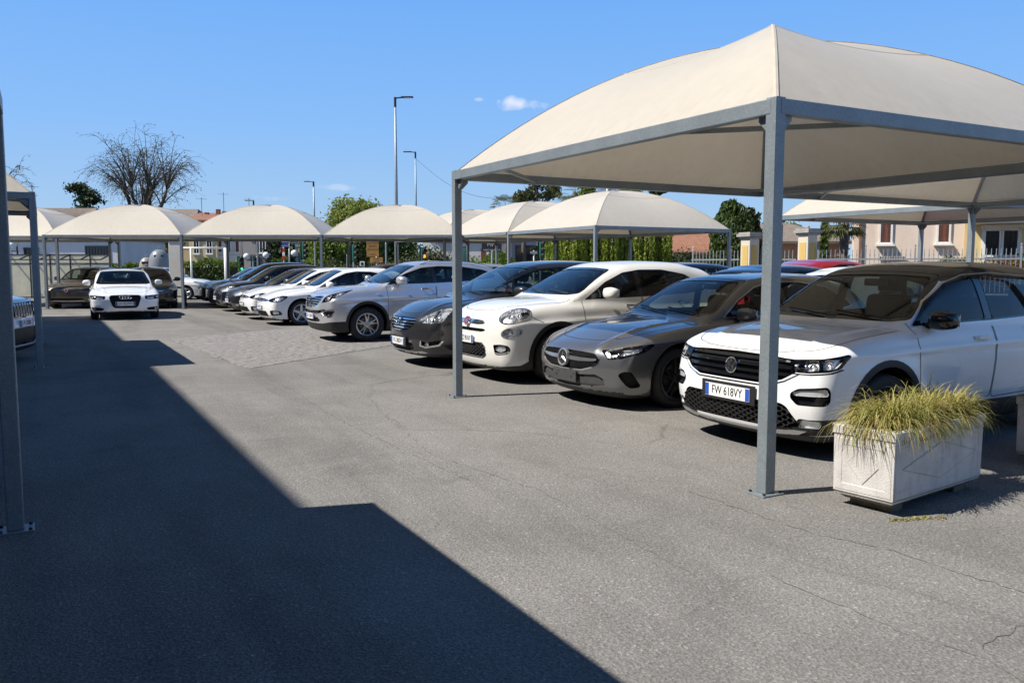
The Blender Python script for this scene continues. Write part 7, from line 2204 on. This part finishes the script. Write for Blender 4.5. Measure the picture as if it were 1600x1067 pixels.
# weeping hedge
def weeping():
    rng = random.Random(77)
    for i in range(7):
        x = 872 + i * 26; p = px(x, 40 + rng.uniform(-.6, .6)); e = empty('weeping_willow', (p.x, p.y, 0)); b = MB(); b.tube([(0, 0, 0), (.05, .1, 2.4)], [.08, .05], 6)
        h = 3.3 + rng.uniform(-.2, .3); V, F = [], []
        pts = []
        for k in range(75):
            a = rng.uniform(0, 6.28); rr = .62 * math.sqrt(rng.random()); x0, y0 = math.cos(a) * rr, math.sin(a) * rr
            z = h * rng.uniform(.75, 1.0); zl_ = rng.uniform(.2, 1.6)
            while z > zl_:
                pts.append(Vector((x0 + rng.gauss(0, .03), y0 + rng.gauss(0, .03), z))); z -= rng.uniform(.02, .05)
            b.tube([(0, 0, 2.3), (x0 * .6, y0 * .6, h * .97), (x0, y0, h * .8)], [.02, .012, .006], 3, False)
        b.build('trunk', M_BARK2, e, True); leaf_obj('crown', pts, .075, LM['willow'], rng, e, 2.2, .8)
        tag(e, ('leftmost weeping yellow green bush behind the pearl crossover', 'second weeping bush from the left', 'third weeping bush from the left', 'weeping bush just left of the canopy corner post', 'weeping bush just right of the canopy corner post', 'second weeping bush from the right', 'rightmost weeping yellow green bush beside the red roofed house')[i], 'bush', 'weeping bushes in a row')
weeping()
tree('dark_bush', *px(858, 46)[:2], 2.9, 1.0, 'dark green bush left of the weeping bushes', 'bush', 'dark', 61, .08, 60, 50, .12, .0)
# ---------------------------------------------------------------- right hand background: houses behind the railing
hR = House('red_roofed_house', px(1075, 52), ANG, 4.6, 7, 2.35, wall_mat('wall_brick', (.22, .125, .095)), 'low house with a red tiled roof behind the middle canopy post')
rR = hR.gable(1.25, M_TILE, .5, 'x', .15); ribs(hR, 24, -.45, 2.37, 3.5, 3.58, 4.2, M_TILE, .05, rR)
o = hR.part('porch_roof', M_TILE, [((-1.2, -.8, 1.62), (1.3, 1.2, .12))])
planting(1034, 1112, 44, 2.2, 'dark shrubs in front of the red roofed house', 'dark', 71, 20, .10)
planting(1085, 1112, 40, 1.5, 'russet shrub left of the tall evergreens', 'red', 72, 6, .09)
def cypress(x, D, ytop, w, label, seed, mat='dark'):
    rng = random.Random(seed); p = px(x, D); z = hz(ytop, D); e = empty('evergreen_tree', (p.x, p.y, 0)); b = MB(); b.tube([(0, 0, 0), (0, 0, z * .8)], [.12, .03], 6); b.build('trunk', M_BARK, e, True)
    pts = []
    for _ in range(int(7500 * w)):
        a = rng.uniform(0, 6.28); t = rng.random(); prof = min(1, (1 - t) * 3.2) ** .6 * (1 - .18 * max(0, .35 - t) / .35)
        rr = w * prof * (.62 + .4 * rng.random() ** .5) * (1 + .16 * math.sin(a * 5 + t * 9)); pts.append(Vector((math.cos(a) * rr, math.sin(a) * rr, t * z + rng.uniform(0, .2))))
    for k in range(26):
        a = rng.uniform(0, 6.28); rr = w * rng.uniform(.1, .75); zz_ = z * (1 - .12 * rr / w)
        for q in range(22): pts.append(Vector((math.cos(a) * rr + rng.gauss(0, .04), math.sin(a) * rr + rng.gauss(0, .04), zz_ - .45 + q * .035)))
    leaf_obj('crown', pts, .10, LM[mat], rng, e, 2.2, -.6); tag(e, label, 'tree', 'clipped evergreens behind the railing')
cypress(1137, 38, 322, .86, 'large dark evergreen left of the near canopy post', 1, 'mid')
cypress(1168, 39, 334, .52, 'smaller dark evergreen touching the large one', 2)
cypress(1283, 33, 356, .14, 'slim pencil cypress beside the right gate pillar', 3, 'mid')
# brown hipped house
hI = House('hipped_house', px(1242, 50), ANG, 5.4, 8, 2.95, wall_mat('wall_rose', (.40, .24, .17)), 'rose coloured house with a grey hipped roof between the gate pillars')
rI = hI.gable(1.25, M_TILEG, .6, 'x', .75); 
tree('garden_tree', *px(1207, 56)[:2], 4.6, 1.6, 'light green tree behind the hipped house', 'tree', 'fresh', 81, .1, 60, 50, .14, .4)
planting(1178, 1290, 34, 1.6, 'garden shrubs behind the gate between the pillars', 'mid', 82, 18, .09)
palm(*px(1313, 31.5)[:2], hz(350, 31.5), 'shaggy fan palm left of the shuttered house', 9, 40, .85)
# shuttered peach house, turned with the car rows
def peach():
    D0 = 33.0
    a, b_ = px(1329, D0), px(1513, D0 - 1.5)
    mid = (a + b_) / 2; d = b_ - a; ang = math.atan2(d.y, d.x); w = d.length
    h = House('shuttered_house', mid, ang, w, 8, 7.2, wall_mat('wall_peach', (.70, .575, .475), .14, .8), 'peach plastered house with closed brown shutters behind the railing')
    def sx(x, D=32.2): return ((px(x, D) - mid).dot(d.normalized()))
    for x in (1378, 1465): h.win(sx(x), hz(357, 32.2), .42, 1.15, 'closed', M_WHITE, shut=M_SHUT)
    for x in (1378, 1465): h.win(sx(x), 5.6, .5, 1.2, 'closed', M_WHITE, shut=M_SHUT)
    h.part('plinth', wall_mat('wall_plinth', (.50, .44, .38)), [((0, -.03, .35), (w + .06, .08, .7))])
    o = h.part('cellar_grille', M_DARKM, [((sx(1389), -.09, 1.80), (.95, .05, .14))]); h.part('grille_bar', M_WHITE, [((sx(1389) - .45 + k * .09, -.12, 1.80), (.02, .02, .14)) for k in range(11)], o)
    h.part('downpipe', plain('downpipe', (.25, .14, .09), .5, .2), [((-w / 2 + .22, -.06, 3.5), (.09, .09, 7.0))])
    h.part('corner_strip', wall_mat('wall_ochre3', (.60, .46, .24)), [((w / 2 - .16, -.03, 3.6), (.30, .07, 7.1))])
    h.gable(1.4, M_TILE, .7, 'x', .4)
    # porch with white columns, yellow wall
    a2, b2 = px(1513, D0 - 1.9), px(1690, D0 - 3.3); m2 = (a2 + b2) / 2; d2 = b2 - a2; w2 = d2.length
    q = House('yellow_porch_house', m2, math.atan2(d2.y, d2.x), w2, 7, 3.05, wall_mat('wall_yellow', (.66, .52, .26)), 'yellow house front with white framed windows and a white column at the right edge')
    def s2(x): return ((px(x, 30.4) - m2).dot(d2.normalized()))
    for x in (1545, 1572): q.win(s2(x), 2.35, .50, .95, 'bars', M_WHITE, sill=False)
    q.part('window_surround', M_WHITE, [((s2(1558.5), -.02, 2.93), (1.35, .10, .14)), ((s2(1532), -.02, 2.2), (.12, .10, 1.4)), ((s2(1585), -.02, 2.2), (.12, .10, 1.4))])
    q.part('cornice', M_WHITE, [((0, -.45, 3.15), (w2 + .2, 1.3, .22)), ((0, -.60, 3.30), (w2 + .4, 1.7, .10))])
    col = MB(); x0 = s2(1593)
    col.lathe([(.15, 0), (.15, .12), (.115, .16), (.11, 1.5), (.10, 2.55), (.13, 2.58), (.10, 2.66), (.15, 2.80), (.16, 3.0)], (x0, -.85, .05), 'z', 20); col.build('column', M_WHITE, q.e, True, 40)
    q.part('balcony_slab', M_WHITE, [((x0, -.85, 3.06), (.42, .42, .06))])
    q2 = House('upper_house', px(1640, D0 + 5), ANG, 9.0, 7, 6.6, wall_mat('wall_upper', (.46, .34, .25)), 'brown eaved taller house whose roof corner shows at the right edge'); q2.gable(1.5, M_TILE, .9, 'x', .3)
peach()
hedge('clipped_hedge', px(1464, 30.0), px(1503, 29.6), .6, 1.75, 'dark green clipped hedge before the peach house', 'mid', 6, 420, .05)
planting(1524, 1640, 28.3, 1.75, 'russet leaved hedge below the yellow house windows', 'red', 83, 34, .07)
planting(1300, 1345, 30.0, 1.35, 'low reddish shrubs at the foot of the palm', 'red', 84, 8, .08)
planting(1575, 1625, 29.2, 2.2, 'leafy shrub in front of the white column', 'mid', 85, 6, .07)
# gate pillars
def pillar(x, D, ytop, label, ball=False):
    p = px(x, D); z = hz(ytop, D); e = empty('gate_pillar', (p.x, p.y, 0), ANG + R(28))
    pm = wall_mat('pillar_cream', (.62, .56, .46)); w = .44
    b = MB(); b.box((0, 0, (z - .22) / 2), (w, w, z - .22), 0, .01); b.build('shaft', pm, e)
    pn = wall_mat('pillar_yellow', (.60, .42, .15))
    for (dx, dy, sx_, sy_) in ((0, -w / 2 - .003, w - .16, .02), (-w / 2 - .003, 0, .02, w - .16), (w / 2 + .003, 0, .02, w - .16)):
        b = MB(); b.box((dx, dy, z * .46), (sx_, sy_, z * .74)); b.build('panel', pn, e)
    cm_ = plain('pillar_cap', (.33, .31, .29), .8, 0, .15, 5, .3)
    b = MB(); b.box((0, 0, z - .19), (w + .10, w + .10, .07)); b.box((0, 0, z - .10), (w + .22, w + .22, .10)); b.box((0, 0, z - .03), (w + .12, w + .12, .06))
    if ball: b.lathe([(.001, .1), (.05, .09), (.06, .04), (.04, 0)], (0, 0, z), 'z', 10)
    b.build('cap', cm_, e)
    tag(e, label, 'pillar', 'yellow panelled gate pillars')
pillar(1168, 29.5, 364, 'yellow panelled gate pillar left of the near canopy post'); pillar(1257, 28.8, 358, 'yellow panelled gate pillar right of the near canopy post', True)
# spear railing
def railing(xa, Da, xb, Db, n, label, top=386.5):
    a, b_ = px(xa, Da), px(xb, Db); d = b_ - a; L_ = d.length; e = empty('spear_railing', tuple(a), math.atan2(d.y, d.x))
    z = 2.02
    bar_m = MB(); bar_m.box((0, 0, (z - .18) / 2 + .45), (.020, .020, z - .63)); bar_m.add([(-.022, 0, z - .18), (0, -.012, z - .16), (.022, 0, z - .18), (0, .012, z - .16), (0, 0, z - .02)], [(0, 1, 4), (1, 2, 4), (2, 3, 4), (3, 0, 4), (0, 3, 2, 1)])
    me = bar_m.mesh('bar', M_POLE)
    pm_ = MB(); pm_.box((0, 0, (z + .08) / 2), (.05, .05, z + .08)); pm_.lathe([(.03, 0), (.012, .04), (.03, .08), (.001, .14)], (0, 0, z + .08), 'z', 6); pme = pm_.mesh('post', M_POLE)
    r = MB(); r.box((L_ / 2, 0, z - .28), (L_, .03, .05)); r.build('top_rail', M_POLE, e); r = MB(); r.box((L_ / 2, 0, .62), (L_, .03, .05)); r.build('bottom_rail', M_POLE, e)
    w = MB(); w.box((L_ / 2, 0, .22), (L_, .22, .44)); w.build('kerb_wall', wall_mat('wall_low', (.38, .36, .33)), e)
    k = 0; x = .06
    while x < L_:
        o = link(bpy.data.objects.new('post' if k % 11 == 0 else 'bar', pme if k % 11 == 0 else me), e); o.location = (x, 0, 0 if k % 11 == 0 else 0); x += .135; k += 1
    tag(e, label, 'railing', 'grey spear topped railings')
railing(1078, 31.0, 1152, 29.8, 0, 'grey spear topped railing left of the left gate pillar'); railing(1271, 28.6, 1640, 25.8, 0, 'long grey spear topped railing before the peach house')
railing(1184, 29.9, 1240, 29.2, 0, 'grey spear topped gate between the two pillars')
# overhead wire from the shorter lamp
p0, p1 = px(652, 66), px(800, 60); b = MB(); z0, z1 = hz(251, 66), hz(312, 60); P = []
for k in range(13):
    t = k / 12; q = p0.lerp(p1, t); P.append((q.x, q.y, z0 + (z1 - z0) * t - 1.0 * math.sin(math.pi * t)))
b.tube(P, .012, 4); tag(b.build('overhead_wire', M_DARKM), 'thin wire sagging from the shorter street lamp', 'wire')

# ---------------------------------------------------------------- planters in the foreground
def stone_mat():
    m, nt, b, out = new_mat('planter_concrete')
    t = nt.nodes.new('ShaderNodeTexCoord'); v = t.outputs['Object']
    base = ramp(nt, noise(nt, 5, 6, .65, v), [(.3, (.46, .44, .43)), (.55, (.58, .565, .555)), (.8, (.66, .65, .645))])
    mp = nt.nodes.new('ShaderNodeMapping'); mp.inputs['Scale'].default_value = (7, 7, .8); nt.links.new(v, mp.inputs[0])
    streak = ramp(nt, noise(nt, 1.6, 6, .7, mp.outputs[0]), [(.52, 0), (.68, .8)])
    sp = ramp(nt, noise(nt, 40, 4, .7, v), [(.45, 0), (.62, .75)])
    mk = nt.nodes.new('ShaderNodeMath'); mk.operation = 'MULTIPLY'; nt.links.new(streak, mk.inputs[0]); nt.links.new(sp, mk.inputs[1])
    base = mixrgb(nt, mk.outputs[0], base, (.09, .085, .075))
    nt.links.new(base, b.inputs['Base Color']); b.inputs['Roughness'].default_value = .92
    bump(nt, b, noise(nt, 70, 5, .7, v), .6, .006)
    return m
M_STONE = stone_mat()
M_STONED = plain('planter_base', (.16, .145, .115), .95, 0, .35, 12, .4)
def grass_mat():
    m = leaf_mat('planter_grass', [(.42, .36, .12), (.30, .34, .09), (.48, .40, .17), (.22, .27, .06), (.55, .46, .24), (.30, .18, .09), (.40, .38, .11), (.16, .20, .05)], .35)
    return m
M_SEDGE = grass_mat()
def planter(x, y, rz, label, seed, nbl=5200):
    rng = random.Random(seed)
    L_, W_, z0, z1 = 1.13, .40, .075, .525
    e = empty('stone_planter', (x, y, 0), rz)
    b = MB()
    t = .045; tp = .004            # walls lean out a little towards the top
    def ring(z, gx, gy): return [(-L_ / 2 - gx, -W_ / 2 - gy, z), (L_ / 2 + gx, -W_ / 2 - gy, z), (L_ / 2 + gx, W_ / 2 + gy, z), (-L_ / 2 - gx, W_ / 2 + gy, z)]
    R_ = [ring(z0, -.01, -.01), ring(z0 + .02, 0, 0), ring(z1, tp, tp), ring(z1, tp - t, tp - t), ring(z0 + .2, -t, -t)]
    V = [p for r in R_ for p in r]; F = [(3, 2, 1, 0)]
    for i in range(4):
        for k in range(4): k2 = (k + 1) % 4; F.append((i * 4 + k, i * 4 + k2, i * 4 + 4 + k2, i * 4 + 4 + k))
    F.append((16, 17, 18, 19)); b.add(V, F); b.build('trough', M_STONE, e)
    # raised frames and lozenges on the faces
    def face(o, U, Dn, w, h):
        U = Vector(U); Dn = Vector(Dn); N = (Vector((0, 0, 1)) + Dn * (tp / h))
        def strip(pts, wd, dep, nm):
            (x0, y0), (x1, y1) = pts[0], pts[2]; k = wd / 2; b_ = .006
            rects = [(x0 - k, y0 - k, x1 + k, y1 + k, 0), (x0 - k + b_, y0 - k + b_, x1 + k - b_, y1 + k - b_, dep), (x0 + k - b_, y0 + k - b_, x1 - k + b_, y1 - k + b_, dep), (x0 + k, y0 + k, x1 - k, y1 - k, 0)]
            V_ = []
            for (a, c, e_, f_, dd) in rects:
                for (p, r) in ((a, c), (e_, c), (e_, f_), (a, f_)): V_.append(Vector(o) + U * p + N * r + Dn * dd)
            q = MB(); q.add(V_, [(i * 4 + n, i * 4 + (n + 1) % 4, i * 4 + 4 + (n + 1) % 4, i * 4 + 4 + n) for i in range(3) for n in range(4)]); q.build(nm, M_STONE, e)
        m = .035
        strip([(-w / 2 + m, m + .02), (w / 2 - m, m + .02), (w / 2 - m, h - m - .07), (-w / 2 + m, h - m - .07)], .05, .005, 'face_frame')
        q = MB(); hw_, hh_ = w / 2 - .095, (h - .21) / 2; cz_ = h / 2 - .015
        pts = [(-hw_, 0), (0, -hh_), (hw_, 0), (0, hh_)]
        P = [Vector(o) + U * p[0] + N * (cz_ + p[1]) - Dn * .002 for p in pts]; P2 = [Vector(o) + U * p[0] * .965 + N * (cz_ + p[1] * .965) + Dn * .006 for p in pts]
        q.add(P + P2, [(4, 5, 6, 7)] + [(k, (k + 1) % 4, 4 + (k + 1) % 4, 4 + k) for k in range(4)]); q.build('lozenge', M_STONE, e)
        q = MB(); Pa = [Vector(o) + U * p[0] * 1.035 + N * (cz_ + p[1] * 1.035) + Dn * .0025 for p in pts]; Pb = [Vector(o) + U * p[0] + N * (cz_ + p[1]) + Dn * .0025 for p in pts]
        q.add(Pa + Pb, [(k, (k + 1) % 4, 4 + (k + 1) % 4, 4 + k) for k in range(4)]); q.build('groove_shade', plain('groove_shade_tone', (.36, .345, .33), .95, 0, .4, 18), e)  # groove shade painted as a darker ribbon round the lozenge
        q = MB(); V_ = [Vector(o) + U * a + N * r + Dn * dd for (r, dd) in ((h - .062, 0), (h - .056, .011), (h - .006, .011), (h, 0)) for a in (-w / 2 - .012, w / 2 + .012)]
        q.add(V_, [(0, 1, 3, 2), (2, 3, 5, 4), (4, 5, 7, 6)]); q.build('rim_band', M_STONE, e)
    lean = .012
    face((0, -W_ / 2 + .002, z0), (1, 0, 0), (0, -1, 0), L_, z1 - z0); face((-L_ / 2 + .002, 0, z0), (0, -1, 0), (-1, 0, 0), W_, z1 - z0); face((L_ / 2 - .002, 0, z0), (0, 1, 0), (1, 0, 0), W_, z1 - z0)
    b = MB(); V = ring(z0 + .022, .004, .004) + ring(z0 - .03, -.06, -.05); b.add(V, [(0, 1, 5, 4), (1, 2, 6, 5), (2, 3, 7, 6), (3, 0, 4, 7), (7, 6, 5, 4)]); b.build('chamfered_base', M_STONED, e)
    for sx in (-1, 1):
        b = MB(); b.box((sx * .40, 0, .022), (.14, .28, .05), 0, .008); b.build('foot', M_STONED, e)
    b = MB(); b.box((0, 0, z1 - .05), (L_ - .06, W_ - .06, .03)); b.build('soil', plain('soil', (.05, .035, .022), .98, 0, .4, 20, .6), e)
    tag(e, label[0], 'planter', 'stone planters by the cars')
    # sedge
    V, F = [], []
    tufts = [(rng.uniform(-L_ / 2 + .10, L_ / 2 - .10), rng.uniform(-W_ / 2 + .10, W_ / 2 - .08)) for _ in range(34)]
    for _ in range(nbl):
        tx, ty = rng.choice(tufts); bx, by = tx + rng.gauss(0, .035), ty + rng.gauss(0, .03)
        bx = max(-L_ / 2 + .03, min(L_ / 2 - .03, bx)); by = max(-W_ / 2 + .03, min(W_ / 2 - .03, by))
        a = rng.uniform(0, 6.28)
        if rng.random() < .55: a = math.atan2(by * 2.2 + rng.gauss(0, .15), bx * .9 + rng.gauss(0, .25))
        ln = rng.uniform(.17, .36) * (1.25 if rng.random() < .08 else 1.0); el_ = rng.uniform(.45, 1.35); d = Vector((math.cos(a) * math.cos(el_), math.sin(a) * math.cos(el_), math.sin(el_)))
        cur = Vector((bx, by, z1 - .04)); n = 6; w = rng.uniform(.0024, .0048); side = d.cross(Vector((0, 0, 1))); side = side.normalized() if side.length > .1 else Vector((1, 0, 0))
        i0 = len(V); droop = rng.uniform(.42, .85)
        for k in range(n + 1):
            ww = w * (1 - (k / n) ** 2 * .85); V += [cur - side * ww, cur + side * ww]
            d = (d + Vector((rng.gauss(0, .05), rng.gauss(0, .05), -droop * (k + .5) / n * 1.25))).normalized(); cur = cur + d * (ln / n)
        for k in range(n): F.append((i0 + 2 * k, i0 + 2 * k + 1, i0 + 2 * k + 3, i0 + 2 * k + 2))
    me = bpy.data.meshes.new('sedge_grass'); me.from_pydata([tuple(v) for v in V], [], F); me.materials.append(M_SEDGE); me.polygons.foreach_set('use_smooth', [True] * len(F)); me.update()
    o = link(bpy.data.objects.new('sedge_grass', me)); o.location = (x, y, 0); o.rotation_euler = (0, 0, rz)
    tag(o, label[1], 'grass plant', 'tufts of sedge in the planters')
planter(4.985, 3.50, R(7.5), ('white concrete planter with lozenge faces in front of the white crossover', 'arching yellow green sedge spilling over the foreground planter'), 4)
planter(7.12, 3.52, R(3), ('second pale planter cut by the right picture edge', 'darker sedge in the planter at the right picture edge'), 9, 2600)
# small weeds by the planter foot
rng = random.Random(2); pts = []
for k in range(5):
    c = Vector((4.42 + .07 * k, 3.16 - .02 * k + rng.uniform(-.03, .03), .004))
    for _ in range(40): pts.append(c + Vector((rng.gauss(0, .03), rng.gauss(0, .012), rng.uniform(0, .008))))
o = leaf_obj('moss_patch', pts, .010, M_SEDGE, rng); tag(o, 'dry moss at the foot of the foreground planter', 'moss', None, 'stuff')
bpy.context.view_layer.update()
